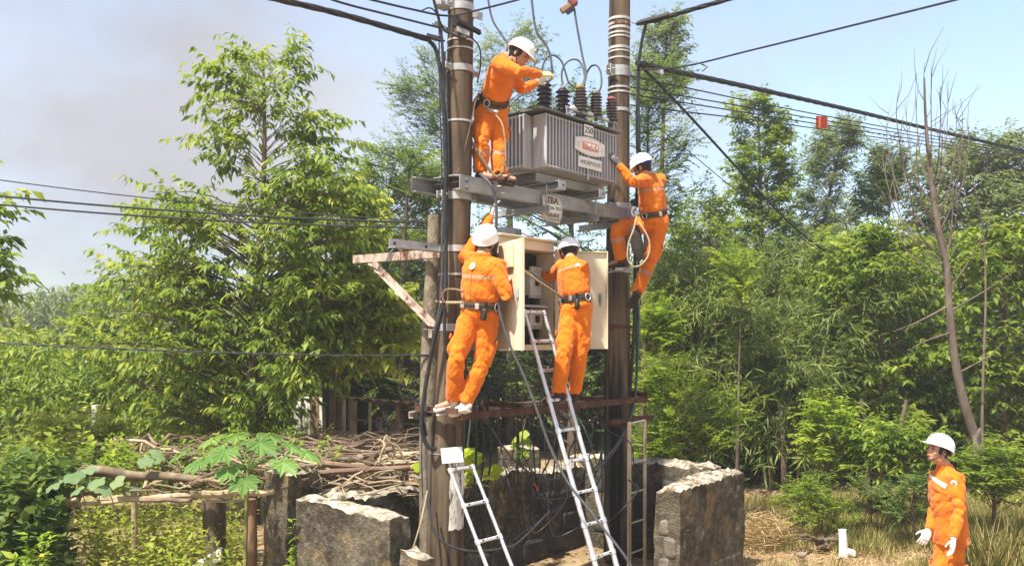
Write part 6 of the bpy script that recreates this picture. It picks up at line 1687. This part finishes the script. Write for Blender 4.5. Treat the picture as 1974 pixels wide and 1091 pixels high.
# --- bamboo
def bamboo(label, u0, u1, d, n, top, seed, nleaf, ll=.17, lw=.021):
    r = np.random.default_rng(seed)
    t = thing('bamboo_clump', label, 'bamboo', V((P((u0+u1)/2, 880, d).x, d, 0)), 'bamboo behind the yard')
    lv = Leaves()
    for i in range(n):
        u = r.uniform(u0, u1)*.6 + (u0+u1)/2*.4
        b = V((P(u, 880, d).x, d + r.uniform(-.8, .8), -.05))
        h = r.uniform(*top); lean = (u-(u0+u1)/2)/(u1-u0)*2.6 + r.normal(0, .5)
        pts = [b, b + V((lean*.10, r.normal(0, .1), h*.35)), b + V((lean*.40, r.normal(0, .2), h*.7)), b + V((lean*.95, r.normal(0, .4), h*.95)), b + V((lean*1.5, r.normal(0, .5), h*.92))]
        pp = catmull(pts, 6); mb = MB(); mb.tube(pp, list(np.linspace(.024, .004, len(pp))), 6); mb.build('culm', M['bamboo'], t)
        A = np.array([tuple(q) for q in pp])
        for j in range(nleaf):
            s = r.uniform(.14, 1)*(len(A)-1.01); i0 = int(s); q = A[i0]*(1-s+i0) + A[i0+1]*(s-i0)
            az = r.uniform(0, 2*math.pi); dv = np.array([math.cos(az), math.sin(az), r.uniform(-.1, .5)])
            le = r.uniform(.25, .9); q2 = q + dv*le*.6
            twig_leaves(lv, q2, dv, le*.6, 10, ll, lw, .45, r, 'star')
    lv.build('crown', LEAF_SMALL, M['lf_bamboo'], t)
bamboo('fine-leaved bamboo clump just right of climbing worker', 1290, 1430, 17.0, 30, (3.0, 4.9), 51, 85, .20, .023)
bamboo('fine-leaved bamboo clump in front of the columnar tree', 1420, 1590, 16.0, 22, (2.2, 3.7), 52, 95, .25, .028)
bamboo('tall sparse bamboo between columnar tree and bare tree', 1560, 1720, 20.5, 30, (3.2, 5.2), 53, 95)

# --- thicket behind everything and a far tree line
def mass(name, label, n, fn, L, W, mat, seed, cat):
    r = np.random.default_rng(seed)
    p = np.array([fn(r) for _ in range(n)])
    p = np.repeat(p, 7, axis=0) + r.normal(0, .22, (n*7, 3))
    d = r.normal(0, 1, (len(p), 3)) + np.array([0, -.3, -.5]); nr = r.normal(0, .5, (len(p), 3)) + np.array([0, -.4, 1])
    sz = r.uniform(.7, 1.3, len(p))
    o = leaf_mesh(name, p, d, nr, L*sz, W*sz, LEAF_SMALL, mat, None, np.clip(np.repeat(r.random(n), 7)*.6 + r.random(len(p))*.4, 0, 1))
    return tag(o, label, cat, kind='stuff')
def thick(r):
    x = r.uniform(-4.5, 16); y = r.uniform(20.5, 26)
    h = 4.3 + 1.5*noise.noise(V((x*.5, 3, 0)))
    return (x, y, h*r.random()**.8)
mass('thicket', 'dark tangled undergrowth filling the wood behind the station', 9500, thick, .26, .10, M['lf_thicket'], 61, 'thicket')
def under(r):
    u = r.uniform(1230, 2010); d = r.uniform(15.8, 21)
    p = P(u, 880, d); h = 1.5
    return (p.x, d, h*r.random()**1.3)
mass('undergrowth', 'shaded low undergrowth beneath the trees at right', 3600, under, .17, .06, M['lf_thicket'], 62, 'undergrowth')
def underl(r):
    u = r.uniform(-700, 900); d = r.uniform(14.5, 19) if u < 550 else r.uniform(19, 21)
    p = P(u, 880, d)
    return (p.x, d, 2.6*r.random()**1.1)
mass('undergrowth', 'green bushes massed behind the trellis at left', 6400, underl, .17, .065, M['lf_broad'], 63, 'undergrowth')
def farl(r):
    x = r.uniform(-62, -2); y = r.uniform(42, 50)
    h = 4.6 + 1.4*noise.noise(V((x*.16, 9, 0))) + .8*noise.noise(V((x*.6, 2, 0)))
    return (x, y, h*r.random()**.7)
mass('far_tree_line', 'pale far tree line low at left horizon', 9500, farl, .42, .16, M['lf_euca'], 64, 'trees')
# ---------------------------------------------------------------- trellis with dry branches, vines, shed
rs_ = random.Random(31)
trel = thing('pole_trellis', 'low trellis of rough wooden rails and posts at lower left', 'trellis', P(300, 1100, 9.4))
ZT = 1.06
def log(mb, a, b, r, wob=.03, seed=0, seg=8, k=9):
    pts = []
    for i in range(k+1):
        f = i/k; p = a.lerp(b, f)
        w = math.sin(f*math.pi)
        pts.append(p + V((noise.noise(V((f*3, seed, 1)))*wob, noise.noise(V((f*3, seed, 5)))*wob, noise.noise(V((f*3.3, seed, 9)))*wob))*w)
    mb.tube(pts, [r*(1-.25*i/k)*(1+.10*noise.noise(V((i*.9, seed, 3)))) for i in range(k+1)], seg)
for i, (u, v, vb, d, w, m) in enumerate(((484, 962, 1100, 8.95, 21, 'post_wood'), (412, 962, 1042, 9.6, 44, 'bark'), (258, 925, 1012, 9.4, 12, 'stick_pale'), (60, 965, 1100, 9.0, 14, 'post_wood'), (700, 900, 960, 12.5, 20, 'post_wood'))):
    a = P(u, v, d); mb = MB(); r = w/2/FPX*d; mb.tube([V((a.x, a.y, -.05)), V((a.x+.01, a.y, a.z*.5)), a], [r*1.05, r*.95, r], 10); mb.build('post', M[m], trel)
for i, (u0, v0, u1, v1, d, w, m) in enumerate(((390, 952, 540, 947, 8.8, 15, 'stick_pale'), (-30, 992, 150, 962, 8.75, 13, 'stick_pale'), (80, 975, 330, 957, 8.85, 9, 'stick_pale'), (190, 962, 400, 955, 8.9, 14, 'stick_pale'), (270, 963, 370, 964, 8.8, 12, 'stick'), (395, 966, 470, 964, 8.85, 5, 'stick_pale'), (-20, 1010, 40, 998, 8.7, 8, 'stick'), (85, 958, 200, 950, 9.0, 9, 'stick'))):
    mb = MB(); log(mb, P(u0, v0, d), P(u1, v1, d+.05), w/2/FPX*d, .03, i*3.1); mb.build('rail', M[m], trel)
mb = MB(); log(mb, P(148, 905, 9.3), P(400, 925, 9.3), .055, .06, 77, 10); log(mb, P(152, 912, 9.32), P(360, 922, 9.34), .038, .06, 79, 10)
tag(mb.build('split_log', M['stick'], None), 'thick split grey log on top of the trellis at left', 'log')
labs = 'dry branch heaped on the trellis between pillar and shed'
for i in range(170):
    d = rs_.uniform(8.9, 12.8)
    zz = 1.05 + rs_.uniform(0, .16) + .12*max(0, 1-abs(d-11)/2)
    uc = rs_.uniform(240, 790) if d > 9.6 else rs_.uniform(380, 820)
    v = HY - (zz-CAMH)/d*FPX
    c = P(uc, v, d)
    L = rs_.uniform(.6, 1.9); a = rs_.gauss(0, .55)
    dv = V((math.cos(a), math.sin(a), rs_.gauss(0, .10)))
    r = rs_.choice([.005, .006, .008, .010, .012, .016, .022])
    mb = MB(); log(mb, c - dv*L/2, c + dv*L/2, r, .26, i*1.7, 6, 7)
    if rs_.random() < .5:
        q = c + dv*L*.2; log(mb, q, q + dv*.4 + V((rs_.gauss(0,.2), rs_.gauss(0,.2), rs_.uniform(-.05,.15))), r*.55, .05, i*2.3, 5, 4)
    tag(mb.build('dry_branch', M[rs_.choice(['stick','stick','stick_red','stick_pale'])], None), labs, 'branch', 'dry branches on the trellis')
for i, (u0, v0, u1, v1, d, w, m, lab) in enumerate(((620, 893, 840, 912, 9.3, 12, 'stick_red', 'long brownish branch lying along the wall top'), (560, 900, 700, 882, 10, 16, 'stick', 'thick grey branch left of the shed post'), (600, 868, 710, 852, 11, 12, 'stick', 'dark forked branch below the white shed wall'), (640, 896, 760, 864, 10.4, 14, 'stick', 'pale slanting branch in middle of the heap'), (730, 893, 745, 838, 9.6, 6, 'stick_pale', 'thin upright stalk bent over the heap, left one'), (745, 838, 790, 893, 9.6, 6, 'stick_pale', 'thin upright stalk bent over the heap, right one'), (752, 842, 762, 900, 9.6, 4, 'stick_pale', 'thin stalk between the two bent stalks'), (540, 916, 790, 900, 9.2, 13, 'stick_red', 'stout brown log behind the wall top'), (700, 880, 850, 875, 11, 16, 'stick_pale', 'pale log below the shed opening'))):
    mb = MB(); log(mb, P(u0, v0, d), P(u1, v1, d+.1), w/2/FPX*d, .06, i*5.3+200); tag(mb.build('dry_branch', M[m], None), lab, 'branch', 'dry branches on the trellis')
# broken timber and pale plank lying at the bottom left
mb = MB(); log(mb, P(420, 1085, 9.6), P(475, 1078, 9.7), .055, .02, 301); tag(mb.build('fallen_log', M['stick_red'], None), 'short reddish log on the ground under the trellis', 'log')
mb = MB(); mb.bbox(P(400, 1083, 9.4), .35, .03, .14, V((.85,.1,.5)).normalized(), V((-.1,1,0)).normalized(), b=.01); tag(mb.build('broken_slab', M['limewash'], None, angle=40), 'pale broken slab tilted on the ground at lower left', 'slab')

# palmate papaya plant
def papaya():
    base = P(470, 1010, 8.75); base.z = 0
    t = thing('papaya_plant', 'papaya plant with big lobed bright leaves above the trellis', 'plant', base)
    top = P(478, 905, 8.75)
    mb = MB(); mb.tube(catmull([V((base.x, base.y, -.02)), V((base.x+.02, base.y, top.z*.5)), top], 5), list(np.linspace(.022, .016, 11)), 9); mb.build('stem', M['bamboo'], t)
    spots = [(432, 868, 8.4, 1.0), (500, 852, 8.7, 1.1), (560, 858, 8.9, 1.0), (385, 890, 8.5, .9), (470, 925, 8.3, .95), (545, 890, 8.5, .9), (410, 845, 9.1, .9), (455, 838, 9.3, .9), (520, 838, 9.3, .9), (350, 872, 8.8, .75), (590, 872, 8.8, .8), (440, 905, 8.35, .8)]
    r = random.Random(4)
    for i, (u, v, d, sc) in enumerate(spots):
        c = P(u, v, d); out = (c - top); az = math.atan2(out.y, out.x)
        D = V((math.cos(az), math.sin(az), -.55)).normalized(); N = V((math.cos(az)*.5, math.sin(az)*.5 - .25, 1)).normalized()
        N = (N - D*N.dot(D)).normalized(); Sd = D.cross(N)
        vs, fs = [c], []
        nl = 7; R = .25*sc
        ring = []
        for k in range(nl):
            a = math.radians(-128 + 256*k/(nl-1)); lr = R*(1.0 - .30*abs(k-3)/3)
            def pt(rad, ang, drop): return c + D*(rad*math.cos(ang)) + Sd*(rad*math.sin(ang)) - N*drop
            w = math.radians(21)
            ring += [pt(lr*.30, a-w*1.35, 0), pt(lr*.56, a-w*.80, .006), pt(lr*.66, a-w*.95, .012), pt(lr*.78, a-w*.35, .015), pt(lr, a, .045*sc), pt(lr*.78, a+w*.35, .015), pt(lr*.66, a+w*.95, .012), pt(lr*.56, a+w*.80, .006)]
            if k == nl-1: ring.append(pt(lr*.30, a+w*1.35, 0))
        b = len(vs); vs += ring
        for q in range(len(ring)-1): fs.append((0, b+q, b+q+1))
        me = bpy.data.meshes.new('leaf'); me.from_pydata([tuple(q) for q in vs], [], fs); me.materials.append(M['lf_papaya'])
        at = me.attributes.new('rnd', 'FLOAT', 'POINT'); at.data.foreach_set('value', [r.random()]*len(vs))
        lf = obj('leaf', me, t)
        mb = MB(); mb.tube(catmull([top, top.lerp(c, .5) + V((0,0,.05)), c], 5), .006, 6); mb.build('leaf_stalk', M['lf_papaya'], lf)
papaya()

def round_leaf_plant(name, label, base, spots, mat, R, cat='plant', seed=3):
    t = thing(name, label, cat, base); r = random.Random(seed)
    for i, (u, v, d) in enumerate(spots):
        c = P(u, v, d); az = r.uniform(0, 6.28)
        N = V((r.gauss(0, .35), -.55 + r.gauss(0, .25), .9)).normalized(); D = V((math.cos(az), math.sin(az), -.3)); D = (D - N*D.dot(N)).normalized(); Sd = D.cross(N)
        vs, fs = [c - D*R*.15], []
        n = 22; rr = R*r.uniform(.8, 1.2)
        for k in range(n):
            a = 2*math.pi*(k+.5)/n
            lob = 1 + .10*math.cos(5*a) - .45*math.exp(-((a-math.pi)/.28)**2)
            vs.append(c + D*(rr*lob*math.cos(a)) + Sd*(rr*lob*math.sin(a)) - N*(.10*rr*(1+.8*math.cos(5*a))))
        fs = [(0, 1+k, 1+(k+1) % n) for k in range(n)]
        me = bpy.data.meshes.new('leaf'); me.from_pydata([tuple(q) for q in vs], [], fs); me.materials.append(mat)
        me.polygons.foreach_set('use_smooth', [True]*len(me.polygons))
        at = me.attributes.new('rnd', 'FLOAT', 'POINT'); at.data.foreach_set('value', [r.random()]*len(vs))
        lf = obj('leaf', me, t)
        q = V((c.x + r.gauss(0,.05), c.y + .1, max(.02, c.z-.2))); mb = MB(); mb.tube(catmull([q, q.lerp(c, .5) + V((.02,0,.03)), c - D*R*.15], 4), .005, 5); mb.build('leaf_stalk', M['bamboo'], lf)
    return t
gp = round_leaf_plant('gourd_vine', 'gourd vine with round grey-green leaves on the trellis', P(150, 1000, 8.7),
    [(102, 935, 8.6), (142, 918, 8.7), (148, 945, 8.55), (185, 930, 8.65), (200, 945, 8.6), (225, 928, 8.8), (170, 905, 8.9), (280, 890, 9.2), (300, 878, 9.6), (90, 980, 8.6), (255, 940, 8.9)], M['lf_gourd'], .085)
round_leaf_plant('pumpkin_vine', 'yellow-green pumpkin leaves right of the white plate', P(930, 980, 9.3),
    [(915, 880, 9.0), (905, 896, 8.95), (912, 912, 9.0), (940, 912, 9.1), (950, 908, 9.15), (905, 925, 9.05), (900, 875, 9.1)], M['lf_pumpkin'], .10, seed=8)
round_leaf_plant('pumpkin_vine', 'yellow-green pumpkin leaf left of the pole behind wall', P(812, 960, 9.3), [(812, 896, 9.3), (806, 902, 9.4)], M['lf_pumpkin'], .09, seed=9)
round_leaf_plant('creeper', 'drooping lime creeper hanging over the rear wall stub', P(1005, 900, 10.4), [(998, 845, 10.3), (1008, 838, 10.35), (996, 862, 10.3), (1012, 870, 10.3), (1003, 878, 10.25), (1015, 850, 10.35)], M['lf_lime'], .085, seed=10)

def leaf_clump(name, label, n, fn, L, W, tmpl, mat, seed, cat, kind='stuff', stems=True):
    r = np.random.default_rng(seed); lv = Leaves()
    mb = MB()
    for i in range(n):
        b, h = fn(r); az = r.uniform(0, 6.28); ln = np.array([math.cos(az), math.sin(az), 0])*r.uniform(.05, .35)
        dv = np.array([ln[0], ln[1], 1.0]); dv /= np.linalg.norm(dv)
        twig_leaves(lv, np.array(b), dv, h, 12, L, W, .35, r, 'alt', .4)
        if stems: mb.tube([V(b), V(b) + V(dv)*h], [.005, .002], 4, caps=False)
    o = lv.build(name, tmpl, M[mat]); tag(o, label, cat, kind=kind)
    return o
def weeds(r):
    u = r.uniform(150, 470); d = r.uniform(8.6, 11.5); p = P(u, 1000, d); return (p.x, d, 0.0), r.uniform(.35, .85)
leaf_clump('weeds', 'knee-high weeds with small bright leaves under the trellis', 420, weeds, .085, .042, LEAF_SMALL, 'lf_yellow', 71, 'weeds')
def vine_a(r):
    u = r.uniform(-40, 130); d = r.uniform(8.4, 9.6); z = r.uniform(0, 1.1); p = P(u, 1000, d); return (p.x, d, z), r.uniform(.25, .5)
leaf_clump('climbing_vine', 'dark climbing vine smothering the trellis at left edge', 330, vine_a, .12, .085, LEAF_ROUND, 'lf_dark', 72, 'vine')
def vine_b(r):
    u = r.uniform(-30, 250); d = r.uniform(9.4, 10.6); z = r.uniform(.7, 1.25); p = P(u, 1000, d); return (p.x, d, z), r.uniform(.2, .4)
leaf_clump('climbing_vine', 'bright vine leaves spilling over the trellis top at left', 120, vine_b, .12, .075, LEAF_BIG, 'lf_broad', 75, 'vine')
def sapl(r): p = P(576 + r.normal(0, 6), 1000, 8.35); return (p.x, p.y + r.normal(0,.05), r.uniform(.1, .6)), r.uniform(.2, .4)
leaf_clump('sapling', 'small bright sapling growing against the low wall and pillar', 22, sapl, .08, .04, LEAF_SMALL, 'lf_lime', 73, 'plant', None)
def sap2(r): p = P(60 + r.normal(0, 14), 1000, 8.2); return (p.x, p.y + r.normal(0,.05), r.uniform(.1, .55)), r.uniform(.2, .4)
leaf_clump('sapling', 'pale leafy sapling at bottom left corner before the vine', 24, sap2, .12, .055, LEAF_BIG, 'lf_lime', 74, 'plant', None)

def creep(r):
    d = r.uniform(9.4, 13); u = r.uniform(200, 640); p = P(u, 1000, d); return (p.x, d, 1.12 + .1*r.random()), r.uniform(.12, .32)
leaf_clump('ground_creeper', 'light green creeper growing through the dry branches', 90, creep, .09, .045, LEAF_SMALL, 'lf_lime', 76, 'creeper')
# shed behind the trellis
def shed():
    d = 15.0
    t = thing('shed', 'open dark shed with wooden posts behind the dry branches', 'shed', P(720, 920, d))
    def post(u0, w, v0, v1, m, dd=d):
        a = P(u0, v0, dd); mb = MB(); mb.bbox(V((a.x, a.y, a.z/2)), w/FPX*dd, w/FPX*dd, a.z, b=.01); mb.build('post', M[m], t, angle=30)
    post(682, 12, 768, 900, 'stick_pale'); post(674, 5, 770, 900, 'post_wood'); post(713, 6, 775, 900, 'stick_pale', d-.3); post(766, 7, 780, 900, 'post_wood'); post(812, 6, 785, 900, 'post_wood'); post(575, 14, 775, 900, 'limewash')
    for v, w in ((808, 4), (770, 4)):
        mb = MB(); log(mb, P(682, v, d-.1), P(830, v+14, d-.1), w/2/FPX*d, .05, v); mb.build('cross_rail', M['stick'], t)
    mb = MB(); a, b = P(640, 764, d-.3), P(860, 782, d-.3)
    vs = []; n = 46
    for j, (oy, oz) in enumerate(((0, 0), (1.1, -.08))):
        for i in range(n+1):
            p = a.lerp(b, i/n); vs.append(p + V((0, oy, oz + .025*math.sin(i*1.4))))
    mb.add(vs, [(i, i+1, n+2+i, n+1+i) for i in range(n)]); mb.build('roof_sheet', M['post_wood'], t)
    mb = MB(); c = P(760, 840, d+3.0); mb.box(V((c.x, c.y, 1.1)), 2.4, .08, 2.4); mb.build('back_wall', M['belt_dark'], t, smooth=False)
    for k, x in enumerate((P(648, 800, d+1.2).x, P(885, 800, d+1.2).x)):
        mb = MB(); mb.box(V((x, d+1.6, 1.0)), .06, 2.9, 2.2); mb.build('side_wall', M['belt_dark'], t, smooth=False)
    r = random.Random(2)
    for i in range(11):
        u = 690 + i*9.4; a = P(u, 834 + r.uniform(-3, 4), d+.05); mb = MB(); mb.bbox(V((a.x, a.y, a.z/2)), .074, .02, a.z, b=.004); mb.build('plank', M[r.choice(['stick_pale','stick','post_wood','stick_pale'])], t, angle=30)
shed()
hs = thing('house_wall', 'whitewashed house wall glimpsed left of the shed', 'wall', P(620, 900, 16))
for i, u in enumerate((590, 607, 624, 641, 658)):
    mb = MB(); a = P(u, 765+i, 16.4); mb.bbox(V((a.x, a.y, a.z/2)), .155, .03, a.z, b=.004); mb.build('panel', M['limewash'] if i not in (1,) else M['post_wood'], hs, angle=30)
mb = MB(); a = P(185, 800, 15); mb.bbox(V((a.x, a.y, .75)), .11, .11, P(185, 783, 15).z*.5+.75, b=.01); tag(mb.build('white_post', M['limewash'], None, angle=30), 'white painted post among the bushes at left', 'post')

# ---------------------------------------------------------------- verge at the right
c = P(1626, 1062, 10.85); c.z = ground_z(c.x, c.y)
st = thing('painted_stump', 'short white-painted stump on the dry verge', 'stump', c)
mb = MB(); mb.tube([c - V((0,0,.05)), c + V((0,0,.05)), c + V((-.005,0,.2)), c + V((-.015,0,.33))], [.065,.055,.05,.048], 10); mb.build('shaft', M['limewash'], st)
mb = MB(); mb.bbox(c + V((.085,-.02,.05)), .11, .09, .09, V((.95,.1,-.2)).normalized(), V((-.1,.97,0)).normalized(), b=.02); mb.build('foot_block', M['limewash'], st, angle=40)
mb = MB(); c2 = P(1588, 1040, 11.1); c2.z = .05
for i in range(9): log(mb, c2 + V((rs_.gauss(0,.08), rs_.gauss(0,.08), .05)), c2 + V((rs_.uniform(-.42,.40), rs_.gauss(0,.22), rs_.uniform(-.05,.15))), .030, .08, i*9.1, 7, 5)
o = remeshed(mb, 'root_stump', [M['bark']], None, .015, 1, .03, 4); tag(o, 'dug-up dark root stump left of the white stump', 'stump')
c3 = P(1545, 1065, 10.6); c3.z = .02; mb = MB(); mb.ell(c3, V((.06,0,0)), V((0,.05,0)), V((0,0,.04))); tag(mb.build('pebble', M['stone'], None), 'grey stone on the sandy edge of verge', 'stone')

LEAF_GRASS = (np.array([(0,0,0),(.35,-1,0),(1,0,-.10),(.35,1,0)]), [(0,2,1),(0,3,2)])
def grass_patch(name, label, n, fn, L, W, mat, seed, lean=.35):
    r = np.random.default_rng(seed)
    p = np.array([fn(r) for _ in range(n)])
    m = len(p); az = r.uniform(0, 6.28, m)
    d = np.stack([np.cos(az)*lean*r.uniform(.2, 1.6, m), np.sin(az)*lean*r.uniform(.2, 1.6, m), np.ones(m)], 1)
    nr = np.stack([np.cos(az), np.sin(az), np.full(m, -.3)], 1)
    sz = r.uniform(.45, 1.25, m)
    o = leaf_mesh(name, p, d, -nr, L*sz, W, LEAF_GRASS, M[mat], None)
    return tag(o, label, 'grass', kind='stuff')
def gz(x, y): return ground_z(x, y) - .01
def g_right(r):
    while True:
        u = r.uniform(1400, 2020); d = r.uniform(9.9, 14.5); x = (u-CX)/FPX*d
        k = noise.noise(V((x*1.1, d*1.1, 4.0))) + .5*noise.noise(V((x*3, d*3, 1.0)))
        dens = (.04 if d < 11.0 else .42) + (.28 if u > 1600 else -.25)
        if r.random() < dens + k*.8: return (x, d, gz(x, d))
grass_patch('verge_grass', 'patchy green and straw-coloured grass on the verge at right', 20000, g_right, .19, .010, 'grass', 81)
def g_dry(r):
    u = r.uniform(1400, 2020); d = r.uniform(9.6, 15); x = (u-CX)/FPX*d; return (x, d, gz(x, d))
grass_patch('dry_grass', 'dry flattened straw scattered over the verge', 7500, g_dry, .16, .009, 'straw', 82, 2.6)
def g_tall(r):
    u = r.uniform(1850, 2010); d = r.uniform(8.3, 10.2); x = (u-CX)/FPX*d; return (x + r.normal(0,.03), d, gz(x, d))
grass_patch('tall_grass', 'tall yellow grass stalks in front of right edge', 420, g_tall, .70, .011, 'grass', 83, .4)
def g_heap(r):
    c = P(1455, 1010, 11.6); return (c.x + r.normal(0,.22), c.y + r.normal(0,.25), abs(r.normal(.0,.10)))
grass_patch('straw_heap', 'heap of dry brown straw beside the right wall end', 1100, g_heap, .38, .010, 'straw', 84, 3.5)
def litter(label, n, ur, dr, seed):
    r = np.random.default_rng(seed); u = r.uniform(*ur, n); d = r.uniform(*dr, n); x = (u-CX)/FPX*d
    z = np.array([gz(a, b) for a, b in zip(x, d)]) + .015
    dv = np.stack([r.normal(0,1,n), r.normal(0,1,n), r.normal(0,.25,n)], 1); nr = np.stack([r.normal(0,.3,n), r.normal(0,.3,n), np.ones(n)], 1)
    o = leaf_mesh('leaf_litter', np.stack([x, d, z], 1), dv, nr, r.uniform(.05,.11,n), r.uniform(.025,.05,n), LEAF_SMALL, M['litter'])
    tag(o, label, 'litter', kind='stuff')
litter('brown fallen leaves under the trees at right', 6000, (1330, 2020), (10.5, 19), 85)
litter('brown fallen leaves inside the roofless yard', 1500, (700, 1400), (8, 11.5), 86)

# ---------------------------------------------------------------- humid air
mb = MB(); mb.box(V((0, 60, 16)), 220, 160, 34.5)
hz = mb.build('haze', M['cable'], None, smooth=False); hz.data.materials.clear()
hm = bpy.data.materials.new('humid_air'); hm.use_nodes = True
hn, hl_ = hm.node_tree.nodes, hm.node_tree.links
hn.clear()
ho = hn.new('ShaderNodeOutputMaterial'); hv = hn.new('ShaderNodeVolumePrincipled')
hv.inputs['Color'].default_value = (.93, .96, 1.0, 1); hv.inputs['Density'].default_value = .0021; hv.inputs['Anisotropy'].default_value = .2
hl_.new(hv.outputs['Volume'], ho.inputs['Volume'])
hz.data.materials.append(hm)
tag(hz, 'thin humid haze in the air over the whole place', 'haze', kind='stuff')
